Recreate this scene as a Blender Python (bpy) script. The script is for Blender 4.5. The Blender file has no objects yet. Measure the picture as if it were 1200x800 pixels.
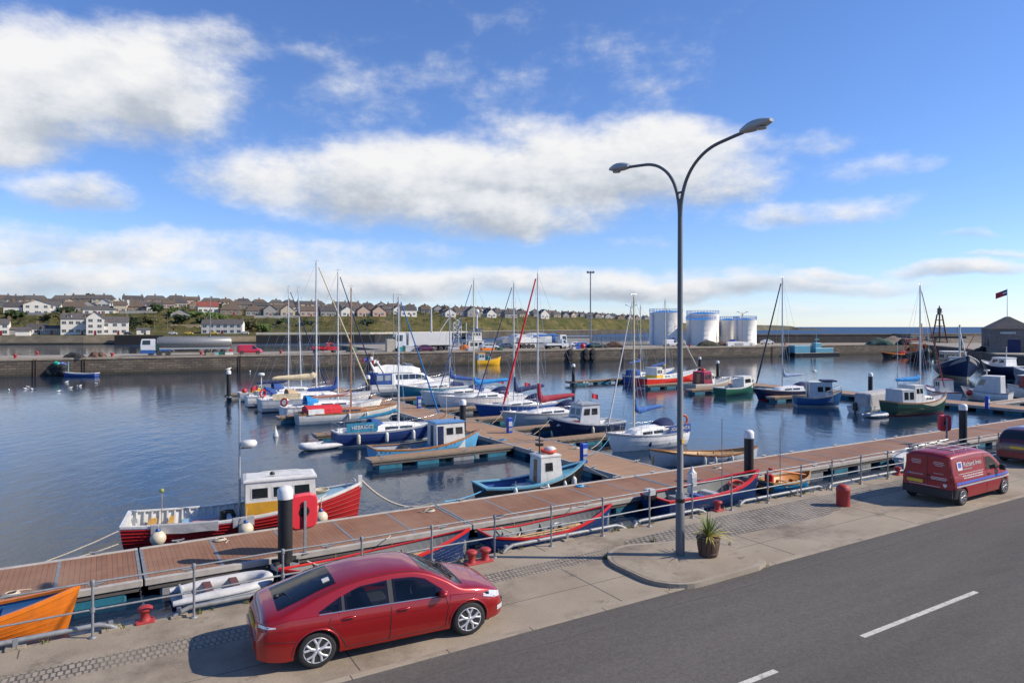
import bpy, bmesh, math, random
from mathutils import Vector, Matrix
R = math.radians
rnd = random.Random(11)
scene = bpy.context.scene
COL = scene.collection
# ------------------------------------------------------------------ survey of the place
HC = 8.15                      # eye height above the water
ANG = R(31.0)                  # direction of the quay
CA, SA = math.cos(ANG), math.sin(ANG)
ZQ, ZD, ZP = 2.25, 0.55, 3.0   # quay, pontoon deck, far pier levels
def UV(u, v, z=0.0): return Vector((u*CA - v*SA, u*SA + v*CA, z))
def G(px, py, z=0.0):          # ground point seen at a surveyed photo position on level z
    y = 800.0*(HC-z)/(py-383.0); return Vector(((px-600.0)/800.0*y, y, z))
def interp(x, pts):
    if x <= pts[0][0]: return pts[0][1]
    for (a, b), (c, d) in zip(pts, pts[1:]):
        if x <= c: return b + (d-b)*(x-a)/(c-a)
    return pts[-1][1]
# ------------------------------------------------------------------ materials
MATS = {}
def nodes(m):
    m.use_nodes = True; nt = m.node_tree
    return nt, nt.nodes, nt.links, nt.nodes.get('Principled BSDF')
def mat(name, col, rough=0.5, metal=0.0, var=0.18, scale=3.0, bump=0.0, bscale=30.0, coat=0.0, spec=0.5, dirt=None, dscale=1.2, damt=0.5):
    if name in MATS: return MATS[name]
    m = bpy.data.materials.new(name); nt, N, L, P = nodes(m)
    tc = N.new('ShaderNodeTexCoord')
    nz = N.new('ShaderNodeTexNoise'); nz.inputs['Scale'].default_value = scale; nz.inputs['Detail'].default_value = 6; nz.inputs['Roughness'].default_value = .65
    L.new(tc.outputs['Object'], nz.inputs['Vector'])
    rp = N.new('ShaderNodeValToRGB'); e = rp.color_ramp.elements
    e[0].position = .3; e[1].position = .7
    e[0].color = [c*(1-var) for c in col]+[1]; e[1].color = [min(1, c*(1+var*.7)) for c in col]+[1]
    L.new(nz.outputs['Fac'], rp.inputs['Fac'])
    out = rp.outputs['Color']
    if dirt:
        n2 = N.new('ShaderNodeTexNoise'); n2.inputs['Scale'].default_value = dscale; n2.inputs['Detail'].default_value = 8; n2.inputs['Roughness'].default_value = .7
        mpd = N.new('ShaderNodeMapping'); mpd.inputs['Scale'].default_value = (1, 1, .3); L.new(tc.outputs['Object'], mpd.inputs[0]); L.new(mpd.outputs[0], n2.inputs['Vector'])
        r2 = N.new('ShaderNodeValToRGB'); r2.color_ramp.elements[0].position = .5; r2.color_ramp.elements[1].position = .72
        r2.color_ramp.elements[0].color = (0, 0, 0, 1); r2.color_ramp.elements[1].color = (damt, damt, damt, 1)
        L.new(n2.outputs['Fac'], r2.inputs['Fac'])
        mx = N.new('ShaderNodeMix'); mx.data_type = 'RGBA'
        L.new(r2.outputs['Color'], mx.inputs['Factor']); L.new(out, mx.inputs['A']); mx.inputs['B'].default_value = list(dirt)+[1]
        out = mx.outputs['Result']
    L.new(out, P.inputs['Base Color'])
    P.inputs['Roughness'].default_value = rough; P.inputs['Metallic'].default_value = metal
    P.inputs['Coat Weight'].default_value = coat; P.inputs['Coat Roughness'].default_value = .05
    P.inputs['Specular IOR Level'].default_value = spec
    if bump:
        nb = N.new('ShaderNodeTexNoise'); nb.inputs['Scale'].default_value = bscale; nb.inputs['Detail'].default_value = 5
        L.new(tc.outputs['Object'], nb.inputs['Vector'])
        b = N.new('ShaderNodeBump'); b.inputs['Strength'].default_value = bump; b.inputs['Distance'].default_value = .03
        L.new(nb.outputs['Fac'], b.inputs['Height']); L.new(b.outputs['Normal'], P.inputs['Normal'])
    MATS[name] = m; return m
def paint(name, col, rough=.35, **k): return mat(name, col, rough, var=k.pop('var', .14), scale=k.pop('scale', 2.2), dirt=k.pop('dirt', (col[0]*.55+.03, col[1]*.55+.027, col[2]*.55+.02)), damt=k.pop('damt', .55), dscale=k.pop('dscale', 3.0), bump=k.pop('bump', .12), bscale=k.pop('bscale', 9), **k)
def brickmat(name, c1, c2, cm, bw, bh, mortar=.02, bump=.6, rough=.85, dirt=None, axes='XZ', offset=.5, dscale=.25, damt=.7, jit=.25, wetz=None):
    if name in MATS: return MATS[name]
    m = bpy.data.materials.new(name); nt, N, L, P = nodes(m)
    tc = N.new('ShaderNodeTexCoord'); sp = N.new('ShaderNodeSeparateXYZ'); cb = N.new('ShaderNodeCombineXYZ')
    L.new(tc.outputs['Object'], sp.inputs[0])
    L.new(sp.outputs[axes[0]], cb.inputs['X']); L.new(sp.outputs[axes[1]], cb.inputs['Y'])
    wn = N.new('ShaderNodeTexNoise'); wn.inputs['Scale'].default_value = 1.3/max(bw, bh); wn.inputs['Detail'].default_value = 3
    L.new(tc.outputs['Object'], wn.inputs['Vector'])
    va = N.new('ShaderNodeVectorMath'); va.operation = 'MULTIPLY_ADD'
    L.new(wn.outputs['Color'], va.inputs[0]); va.inputs[1].default_value = (jit*bh, jit*bh, 0); L.new(cb.outputs[0], va.inputs[2])
    br = N.new('ShaderNodeTexBrick'); br.offset = offset
    br.inputs['Scale'].default_value = 1; br.inputs['Brick Width'].default_value = bw; br.inputs['Row Height'].default_value = bh
    br.inputs['Mortar Size'].default_value = mortar; br.inputs['Mortar Smooth'].default_value = .3; br.inputs['Bias'].default_value = 0
    br.inputs['Color1'].default_value = list(c1)+[1]; br.inputs['Color2'].default_value = list(c2)+[1]; br.inputs['Mortar'].default_value = list(cm)+[1]
    L.new(va.outputs[0], br.inputs['Vector'])
    out = br.outputs['Color']
    n2 = N.new('ShaderNodeTexNoise'); n2.inputs['Scale'].default_value = dscale; n2.inputs['Detail'].default_value = 9; n2.inputs['Roughness'].default_value = .7
    L.new(tc.outputs['Object'], n2.inputs['Vector'])
    if dirt:
        r2 = N.new('ShaderNodeValToRGB'); r2.color_ramp.elements[0].position = .42; r2.color_ramp.elements[1].position = .66
        r2.color_ramp.elements[0].color = (0, 0, 0, 1); r2.color_ramp.elements[1].color = (damt,)*3+(1,)
        L.new(n2.outputs['Fac'], r2.inputs['Fac'])
        mx = N.new('ShaderNodeMix'); mx.data_type = 'RGBA'; L.new(r2.outputs['Color'], mx.inputs['Factor']); L.new(out, mx.inputs['A']); mx.inputs['B'].default_value = list(dirt)+[1]
        out = mx.outputs['Result']
    if wetz is not None:      # weed and tide mark below a level
        mr = N.new('ShaderNodeMapRange'); mr.inputs['From Min'].default_value = wetz[0]; mr.inputs['From Max'].default_value = wetz[1]
        ad = N.new('ShaderNodeMath'); ad.operation = 'MULTIPLY_ADD'; L.new(n2.outputs['Fac'], ad.inputs[0]); ad.inputs[1].default_value = 1.2; L.new(sp.outputs['Z'], ad.inputs[2])
        L.new(ad.outputs[0], mr.inputs['Value'])
        mx = N.new('ShaderNodeMix'); mx.data_type = 'RGBA'; L.new(mr.outputs[0], mx.inputs['Factor']); mx.inputs['A'].default_value = (.022, .024, .016, 1); L.new(out, mx.inputs['B'])
        out = mx.outputs['Result']
    L.new(out, P.inputs['Base Color']); P.inputs['Roughness'].default_value = rough
    b = N.new('ShaderNodeBump'); b.inputs['Strength'].default_value = bump; b.inputs['Distance'].default_value = min(.05, mortar); b.invert = True
    L.new(br.outputs['Fac'], b.inputs['Height']); L.new(b.outputs['Normal'], P.inputs['Normal'])
    MATS[name] = m; return m
def groundmat(name, c0, c1, c2, s1, s2, rough=.9, bump=.3, bscale=60, cracks=None, crackcol=(.08, .07, .06), speck=.25, stretch=None):
    if name in MATS: return MATS[name]
    m = bpy.data.materials.new(name); nt, N, L, P = nodes(m)
    tc = N.new('ShaderNodeTexCoord'); mpg = N.new('ShaderNodeMapping'); mpg.inputs['Scale'].default_value = (stretch or 1, 1, 1); L.new(tc.outputs['Object'], mpg.inputs[0])
    def noise(sc, det=8, ro=.65):
        n = N.new('ShaderNodeTexNoise'); n.inputs['Scale'].default_value = sc; n.inputs['Detail'].default_value = det; n.inputs['Roughness'].default_value = ro
        L.new(mpg.outputs[0] if sc < 1 else tc.outputs['Object'], n.inputs['Vector']); return n.outputs['Fac']
    def mixc(fac, a, b, p0, p1):
        r = N.new('ShaderNodeMapRange'); r.inputs['From Min'].default_value = p0; r.inputs['From Max'].default_value = p1; L.new(fac, r.inputs['Value'])
        mx = N.new('ShaderNodeMix'); mx.data_type = 'RGBA'; L.new(r.outputs[0], mx.inputs['Factor'])
        for k, c in (('A', a), ('B', b)):
            if isinstance(c, tuple): mx.inputs[k].default_value = list(c)+[1]
            else: L.new(c, mx.inputs[k])
        return mx.outputs['Result']
    c = mixc(noise(s1), c0, c1, .35, .65)
    c = mixc(noise(s2, 10, .74), c, c2, .50, .68); c = mixc(noise(s2*4.3, 8, .7), c, tuple(q*.8 for q in c2), .60, .72)
    fine = noise(s1*40, 4, .8)
    mm = N.new('ShaderNodeMix'); mm.data_type = 'RGBA'; mm.blend_type = 'OVERLAY'; mm.inputs['Factor'].default_value = speck
    L.new(c, mm.inputs['A']); L.new(fine, mm.inputs['B']); c = mm.outputs['Result']
    if cracks:
        vo = N.new('ShaderNodeTexVoronoi'); vo.feature = 'DISTANCE_TO_EDGE'; vo.inputs['Scale'].default_value = cracks
        wn = N.new('ShaderNodeTexNoise'); wn.inputs['Scale'].default_value = cracks*2; wn.inputs['Detail'].default_value = 5; L.new(tc.outputs['Object'], wn.inputs['Vector'])
        va = N.new('ShaderNodeVectorMath'); va.operation = 'MULTIPLY_ADD'; L.new(wn.outputs['Color'], va.inputs[0]); va.inputs[1].default_value = (.9/cracks,)*3; L.new(tc.outputs['Object'], va.inputs[2])
        L.new(va.outputs[0], vo.inputs['Vector'])
        c = mixc(vo.outputs['Distance'], crackcol, c, .0, .005)
    L.new(c, P.inputs['Base Color']); P.inputs['Roughness'].default_value = rough; P.inputs['Specular IOR Level'].default_value = .3
    nb = noise(bscale, 6, .7); b = N.new('ShaderNodeBump'); b.inputs['Strength'].default_value = bump; b.inputs['Distance'].default_value = .02
    L.new(nb, b.inputs['Height']); L.new(b.outputs['Normal'], P.inputs['Normal'])
    MATS[name] = m; return m
def glassmat(name, col=(.02, .026, .03), rough=.06): return mat(name, col, rough, var=.4, scale=1.5, spec=.8)

WHITE = paint('white_paint', (.66, .65, .61)); GEL = paint('white_gelcoat', (.78, .77, .74), .25, damt=.22, bump=.03)
CREAM = paint('cream_paint', (.66, .58, .42)); GREYP = paint('grey_paint', (.30, .32, .34)); LGREY = paint('light_grey_paint', (.50, .52, .54))
RED = paint('red_paint', (.38, .010, .012), .5); BRED = paint('bright_red_paint', (.62, .025, .02)); DRED = paint('dark_red_paint', (.24, .015, .02)); MAROON = paint('maroon_paint', (.22, .02, .04))
ORANGE = paint('orange_paint', (.75, .20, .015)); YEL = paint('yellow_paint', (.75, .45, .02)); OCHRE = paint('ochre_paint', (.58, .30, .03))
NAVY = paint('navy_paint', (.012, .025, .075)); BLUE = paint('blue_paint', (.02, .075, .28)); TURQ = paint('turquoise_paint', (.13, .36, .47)); SKYB = paint('sky_blue_paint', (.12, .38, .62)); TEAL = paint('teal_paint', (.03, .24, .33)); DECKB = paint('deck_blue_paint', (.26, .44, .55)); ROOFB = paint('roof_blue_paint', (.10, .24, .48))
GREEN = paint('green_paint', (.02, .12, .07)); DGREEN = paint('dark_green_paint', (.012, .06, .035)); BLACK = paint('black_paint', (.015, .015, .017)); 
RUBBER = mat('black_rubber', (.018, .018, .019), .8); GALV = mat('galvanised_steel', (.27, .28, .29), .55, .35, var=.25, scale=8, dirt=(.22, .2, .18), dscale=5); ALU = mat('aluminium', (.56, .57, .58), .4, .6, var=.12, dirt=(.35, .34, .32)); STEEL = mat('stainless_steel', (.6, .6, .61), .25, .9)
MASTW = mat('mast_white', (.62, .62, .60), .4, .1); MASTG = mat('mast_grey', (.45, .46, .47), .4, .5); MASTC = mat('mast_cream', (.66, .57, .38), .4)
WOOD = mat('varnished_wood', (.36, .15, .045), .3, var=.35, scale=6, coat=.5); PALEW = mat('pale_wood', (.50, .30, .12), .5, var=.3, scale=6); GREYW = mat('grey_weathered_wood', (.30, .28, .25), .8, var=.3, scale=8)
GLASS = glassmat('dark_window_glass'); 
F_BLUE = mat('blue_canvas', (.02, .07, .26), .8, bump=.4, bscale=7); F_NAVY = mat('navy_canvas', (.018, .03, .10), .85, bump=.4, bscale=7); F_BRIGHT = mat('bright_blue_canvas', (.01, .22, .55), .8, bump=.4, bscale=7); F_CREAM = mat('cream_canvas', (.60, .50, .33), .85, bump=.4, bscale=7); F_MAROON = mat('maroon_canvas', (.30, .02, .04), .8, bump=.4, bscale=7); F_RED = mat('red_canvas', (.60, .02, .03), .8, bump=.4, bscale=7); F_GREY = mat('grey_canvas', (.36, .36, .37), .85, bump=.4, bscale=7); F_PINK = mat('faded_pink_cloth', (.50, .30, .30), .85, bump=.4, bscale=7); F_TEAL = mat('teal_canvas', (.02, .20, .33), .8, bump=.4, bscale=7); F_WHITE = mat('white_cloth', (.66, .66, .64), .85, bump=.4, bscale=7); F_TAN = mat('tan_canvas', (.50, .36, .22), .85, bump=.4, bscale=7)
ROPE = mat('pale_rope', (.52, .46, .36), .9, var=.3, scale=20); ROPEB = mat('blue_rope', (.10, .38, .60), .9)
# ------------------------------------------------------------------ mesh builder
class MB:
    def __init__(s): s.v = []; s.f = []; s.m = []; s.sm = []; s.mats = []
    def mi(s, m):
        if m not in s.mats: s.mats.append(m)
        return s.mats.index(m)
    def add(s, vs, fs, m, smooth=False, xf=None):
        o = len(s.v); k = s.mi(m)
        s.v += [tuple(xf @ Vector(p)) if xf else tuple(p) for p in vs]
        for f in fs: s.f.append([i+o for i in f]); s.m.append(k); s.sm.append(smooth)
        return s
    def box(s, x0, x1, y0, y1, z0, z1, m, xf=None):
        vs = [(x0, y0, z0), (x1, y0, z0), (x1, y1, z0), (x0, y1, z0), (x0, y0, z1), (x1, y0, z1), (x1, y1, z1), (x0, y1, z1)]
        return s.add(vs, [(3, 2, 1, 0), (4, 5, 6, 7), (0, 1, 5, 4), (1, 2, 6, 5), (2, 3, 7, 6), (3, 0, 4, 7)], m, xf=xf)
    def bbox(s, x0, x1, y0, y1, z0, z1, m, b=.05, xf=None):     # box with bevelled vertical and top edges
        def ring(i, z): return [(x0+i+b, y0+i, z), (x1-i-b, y0+i, z), (x1-i, y0+i+b, z), (x1-i, y1-i-b, z), (x1-i-b, y1-i, z), (x0+i+b, y1-i, z), (x0+i, y1-i-b, z), (x0+i, y0+i+b, z)]
        return s.loft([ring(0, z0), ring(0, z1-b), ring(b*.3, z1-b*.3), ring(b, z1)], m, closed=True, cap=True, xf=xf)
    def loft(s, rings, m, closed=False, cap=False, smooth=False, xf=None, capm=None):
        n = len(rings[0]); vs = [p for r in rings for p in r]; fs = []
        for i in range(len(rings)-1):
            for j in range(n if closed else n-1):
                a = i*n+j; b = i*n+(j+1) % n; fs.append((a, b, b+n, a+n))
        s.add(vs, fs, m, smooth, xf)
        if cap:
            s.add(rings[0], [tuple(range(n))[::-1]], capm or m, False, xf); s.add(rings[-1], [tuple(range(n))], capm or m, False, xf)
        return s
    def tube(s, pts, r, m, n=8, cap=True, smooth=True, xf=None, flat=1.0):
        pts = [Vector(p) for p in pts]; rr = r if isinstance(r, (list, tuple)) else [r]*len(pts); rings = []; up = None
        for i, p in enumerate(pts):
            d = (pts[min(i+1, len(pts)-1)]-pts[max(i-1, 0)]).normalized()
            if up is None:
                up = Vector((0, 0, 1)) if abs(d.z) < .9 else Vector((1, 0, 0))
            a = d.cross(up); 
            if a.length < 1e-5: a = d.cross(Vector((0, 1, 0)))
            a.normalize(); b = a.cross(d).normalized(); up = b
            rings.append([tuple(p+(a*math.cos(t)*flat+b*math.sin(t))*rr[i]) for t in [2*math.pi*k/n for k in range(n)]])
        return s.loft(rings, m, closed=True, cap=cap, smooth=smooth, xf=xf)
    def lathe(s, prof, m, c=(0, 0, 0), n=16, smooth=True, xf=None, cap=True, axis='z'):
        rings = []
        for r, z in prof:
            rg = []
            for k in range(n):
                t = 2*math.pi*k/n; x, y = r*math.cos(t), r*math.sin(t)
                p = (x, y, z) if axis == 'z' else ((x, z, y) if axis == 'y' else (z, x, y))
                rg.append((c[0]+p[0], c[1]+p[1], c[2]+p[2]))
            rings.append(rg)
        return s.loft(rings, m, closed=True, cap=cap, smooth=smooth, xf=xf)
    def panel(s, A, B, C, D, u0, u1, v0, v1, t, m, xf=None):   # thin raised box on the quad A B C D (A-B bottom, D-C top)
        A, B, C, D = map(Vector, (A, B, C, D)); nrm = (B-A).cross(D-A).normalized()
        def q(u, v): return A*(1-u)*(1-v)+B*u*(1-v)+C*u*v+D*(1-u)*v
        a = [q(u0, v0), q(u1, v0), q(u1, v1), q(u0, v1)]; o = [p+nrm*t for p in a]; i = [p-nrm*.02 for p in a]
        return s.add(i+o, [(4, 5, 6, 7), (0, 1, 5, 4), (1, 2, 6, 5), (2, 3, 7, 6), (3, 0, 4, 7)], m, xf=xf)
    def prism(s, poly, z0, z1, m, xf=None, smooth=False):
        return s.loft([[(x, y, z0) for x, y in poly], [(x, y, z1) for x, y in poly]], m, closed=True, cap=True, xf=xf, smooth=smooth)
    def sphere(s, c, r, m, n=10, sz=1.0):
        return s.lathe([(max(.001, r*math.sin(math.pi*k/n)), -r*sz*math.cos(math.pi*k/n)) for k in range(n+1)], m, c=c, n=n+2, cap=False)
    def build(s, name, parent=None, loc=None, rotz=0.0, recalc=True):
        me = bpy.data.meshes.new(name); me.from_pydata(s.v, [], s.f)
        for m in s.mats: me.materials.append(m)
        me.polygons.foreach_set('material_index', s.m); me.polygons.foreach_set('use_smooth', s.sm)
        me.update()
        if recalc and len(s.f) < 30000:
            bm = bmesh.new(); bm.from_mesh(me); bmesh.ops.recalc_face_normals(bm, faces=bm.faces); bm.to_mesh(me); bm.free()
        o = bpy.data.objects.new(name, me); COL.objects.link(o)
        if parent: o.parent = parent
        if loc is not None: o.location = loc
        o.rotation_euler = (0, 0, rotz)
        return o
def tag(o, label=None, cat=None, group=None, kind=None):
    if label: o['label'] = label
    if cat: o['category'] = cat
    if group: o['group'] = group
    if kind: o['kind'] = kind
    return o
def thing(name, label, cat, loc=(0, 0, 0), rotz=0.0, group=None):
    o = bpy.data.objects.new(name, None); COL.objects.link(o); o.location = loc; o.rotation_euler = (0, 0, rotz); o.empty_display_size = .2
    return tag(o, label, cat, group)
def kids(o): return [c for c in bpy.data.objects if c.parent == o]
def dup(o, loc=None, rotz=None, label=None, group=None, parent=None):
    c = o.copy(); COL.objects.link(c)
    if parent: c.parent = parent
    if loc is not None: c.location = loc
    if rotz is not None: c.rotation_euler = (0, 0, rotz)
    if label: c['label'] = label
    if group: c['group'] = group
    for ch in kids(o): dup(ch, parent=c)
    return c
def lettering(body, size, m, parent, mtx, name='lettering', extrude=.004, sx=1.0, align='CENTER'):
    cu = bpy.data.curves.new(name, 'FONT'); cu.body = body; cu.size = size; cu.extrude = extrude; cu.align_x = align; cu.align_y = 'CENTER'; cu.resolution_u = 3
    t = bpy.data.objects.new('tmp', cu); COL.objects.link(t)
    bpy.context.view_layer.update()
    dg = bpy.context.evaluated_depsgraph_get()
    me = bpy.data.meshes.new_from_object(t.evaluated_get(dg), depsgraph=dg); bpy.data.objects.remove(t)
    me.name = name; me.materials.clear(); me.materials.append(m)
    me.transform(mtx @ Matrix.Scale(sx, 4, (1, 0, 0)))
    o = bpy.data.objects.new(name, me); COL.objects.link(o)
    if parent: o.parent = parent
    return o
def T(x, y, z): return Matrix.Translation((x, y, z))
def RX(d): return Matrix.Rotation(R(d), 4, 'X')
def RY(d): return Matrix.Rotation(R(d), 4, 'Y')
def RZ(d): return Matrix.Rotation(R(d), 4, 'Z')
# ------------------------------------------------------------------ camera, light, sky
cam = bpy.data.cameras.new('camera'); co = bpy.data.objects.new('camera', cam); COL.objects.link(co); scene.camera = co
co.location = (0, 0, HC); co.rotation_euler = (R(90), 0, 0); cam.sensor_width = 36; cam.lens = 24.0
cam.shift_y = -17/1200.0; cam.clip_end = 120000; cam.clip_start = .1
SUN_AZ, SUN_EL = R(-2.0), R(36.0)            # measured from +X towards +Y
sd = Vector((math.cos(SUN_AZ)*math.cos(SUN_EL), math.sin(SUN_AZ)*math.cos(SUN_EL), math.sin(SUN_EL)))
sl = bpy.data.lights.new('sun', 'SUN'); sl.energy = 5.0; sl.angle = R(.5); sl.color = (1.0, .895, .745)
so = bpy.data.objects.new('sun', sl); COL.objects.link(so); so.rotation_euler = (-sd).to_track_quat('-Z', 'Y').to_euler(); so.location = (0, 0, 60)
scene.view_settings.view_transform = 'Standard'; scene.view_settings.look = 'None'; scene.view_settings.gamma = 1; scene.view_settings.exposure = 0.2
scene.view_settings.use_curve_mapping = False
scene.cycles.use_denoising = True; scene.cycles.max_bounces = 6; scene.cycles.sample_clamp_indirect = 6
w = bpy.data.worlds.new('World'); scene.world = w; w.use_nodes = True
nt = w.node_tree; N = nt.nodes; L = nt.links; N.clear()
def val(x): return x
def M(op, a, b=None, c=None, clamp=False):
    n = N.new('ShaderNodeMath'); n.operation = op; n.use_clamp = clamp
    for i, x in enumerate((a, b, c)):
        if x is None: continue
        if isinstance(x, (int, float)): n.inputs[i].default_value = x
        else: L.new(x, n.inputs[i])
    return n.outputs[0]
def smooth(x, a, b):
    n = N.new('ShaderNodeMapRange'); n.interpolation_type = 'SMOOTHSTEP'; n.inputs['From Min'].default_value = a; n.inputs['From Max'].default_value = b
    L.new(x, n.inputs['Value']); return n.outputs[0]
sky = N.new('ShaderNodeTexSky'); sky.sky_type = 'NISHITA'; sky.sun_disc = False; sky.sun_elevation = SUN_EL; sky.sun_rotation = R(90)-SUN_AZ
sky.air_density = 1.0; sky.dust_density = .05; sky.ozone_density = 1.6; sky.altitude = 0
tc = N.new('ShaderNodeTexCoord'); sx = N.new('ShaderNodeSeparateXYZ'); L.new(tc.outputs['Generated'], sx.inputs[0])
az = M('ARCTAN2', sx.outputs['X'], sx.outputs['Y']); el = M('ARCSINE', sx.outputs['Z'])
# cloud field in compass bearing and height angle
def fbm(a, e, sc, det, seed, ro=.58):
    c = N.new('ShaderNodeCombineXYZ'); L.new(a, c.inputs[0]); L.new(e, c.inputs[1]); c.inputs[2].default_value = seed
    n = N.new('ShaderNodeTexNoise'); n.inputs['Scale'].default_value = sc; n.inputs['Detail'].default_value = det; n.inputs['Roughness'].default_value = ro
    L.new(c.outputs[0], n.inputs['Vector']); return n.outputs['Fac'], n.outputs['Color']
els = M('MULTIPLY', el, 1.7)
_, wc = fbm(az, els, 5.0, 6, 3.1)
ws = N.new('ShaderNodeSeparateColor'); L.new(wc, ws.inputs[0])
waz = M('MULTIPLY_ADD', M('SUBTRACT', ws.outputs[0], .5), .13, az); wel = M('MULTIPLY_ADD', M('SUBTRACT', ws.outputs[1], .5), .06, el)
CL = [(130,95,205,92,1.05),(10,125,160,80,1.0),(245,50,80,34,.6),(95,222,90,26,.75),(40,270,110,22,.5),
 (560,215,310,66,1.1),(400,212,180,48,.9),(730,190,190,58,1.0),(850,205,95,42,.7),(600,255,170,30,.8),(650,155,130,28,.5),(830,175,90,25,.55),
 (975,248,115,20,.6),(1030,197,80,15,.22),(940,172,70,16,.25),(190,302,370,34,.6),(520,330,460,22,.75),(800,338,290,17,.9),(60,335,220,26,.7),(250,337,250,18,.7),(420,290,130,16,.4),
 (1130,315,95,11,.7),(975,322,60,10,.65),(1150,273,38,7,.5),(740,285,45,10,.3),(700,80,65,28,.1),(735,102,45,14,.2),(600,110,90,40,.02),(455,100,60,40,.08),(375,64,38,13,.2),(1180,298,60,5,.4),(700,367,500,9,.35)]
E = None; SW = None; SV = None
for cx, cy, rx, ry, amp in CL:
    a0 = math.atan((cx-600)/800.0); d = math.hypot(800, cx-600); e0 = math.atan((383-cy)/d)
    ra = rx/800.0*math.cos(a0)**2; re = ry/d*math.cos(e0)**2
    dx = M('MULTIPLY_ADD', waz, 1/ra, -a0/ra); dy = M('MULTIPLY_ADD', wel, 1/re, -e0/re)
    r2 = M('MULTIPLY_ADD', dx, dx, M('MULTIPLY', dy, dy))
    e = M('MULTIPLY_ADD', r2, -amp, amp)
    wgt = M('MAXIMUM', e, 0.0); wv = M('MULTIPLY', wgt, dy)
    E = e if E is None else M('SMOOTH_MAX', E, e, .25)
    SW = wgt if SW is None else M('ADD', SW, wgt); SV = wv if SV is None else M('ADD', SV, wv)
E = M('MAXIMUM', E, -.6)
out_v = M('MULTIPLY', smooth(M('ABSOLUTE', az), .75, 1.1), .16)      # broken cloud all round the rest of the sky
E = M('ADD', E, out_v)
n1, _ = fbm(az, els, 6.5, 15, 0.0, .63); n2, _ = fbm(M('ADD', az, .022), M('ADD', els, .042), 6.0, 7, 0.0, .55)
D = M('MULTIPLY_ADD', M('SUBTRACT', n1, .5), 2.1, E)
alpha = M('POWER', smooth(D, -.12, .82), 1.12)
V = M('DIVIDE', SV, M('ADD', SW, .15))
lit = M('MULTIPLY_ADD', M('SUBTRACT', n1, n2), 2.0, M('MULTIPLY_ADD', V, .80, .66))
lit = M('ADD', lit, M('MULTIPLY', smooth(D, 1.5, .2), .10))
cr = N.new('ShaderNodeValToRGB'); ce = cr.color_ramp.elements; L.new(lit, cr.inputs['Fac'])
ce[0].position = .0; ce[0].color = (.42, .48, .59, 1); ce[1].position = 1.0; ce[1].color = (.95, .95, .96, 1)
x = ce.new(.35); x.color = (.54, .59, .67, 1); x = ce.new(.68); x.color = (.78, .81, .86, 1)
alpha = M('MULTIPLY', alpha, smooth(el, -.005, .03))
tint = N.new('ShaderNodeMix'); tint.data_type = 'RGBA'; tint.blend_type = 'MULTIPLY'; tint.inputs['Factor'].default_value = 1
L.new(sky.outputs[0], tint.inputs['A']); tm = N.new('ShaderNodeMix'); tm.data_type = 'RGBA'; tm.inputs['A'].default_value = (.76, .89, 1.30, 1); tm.inputs['B'].default_value = (.66, .85, 1.24, 1); L.new(smooth(el, 0.0, .22), tm.inputs['Factor']); L.new(tm.outputs['Result'], tint.inputs['B'])
b1 = N.new('ShaderNodeBackground'); b1.inputs['Strength'].default_value = .118; L.new(tint.outputs['Result'], b1.inputs['Color'])
b2 = N.new('ShaderNodeBackground'); b2.inputs['Strength'].default_value = .84; L.new(cr.outputs[0], b2.inputs['Color'])
ms = N.new('ShaderNodeMixShader'); L.new(alpha, ms.inputs[0]); L.new(b1.outputs[0], ms.inputs[1]); L.new(b2.outputs[0], ms.inputs[2])
wo = N.new('ShaderNodeOutputWorld'); L.new(ms.outputs[0], wo.inputs['Surface'])
w.cycles.sampling_method = 'MANUAL'; w.cycles.sample_map_resolution = 512
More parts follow.
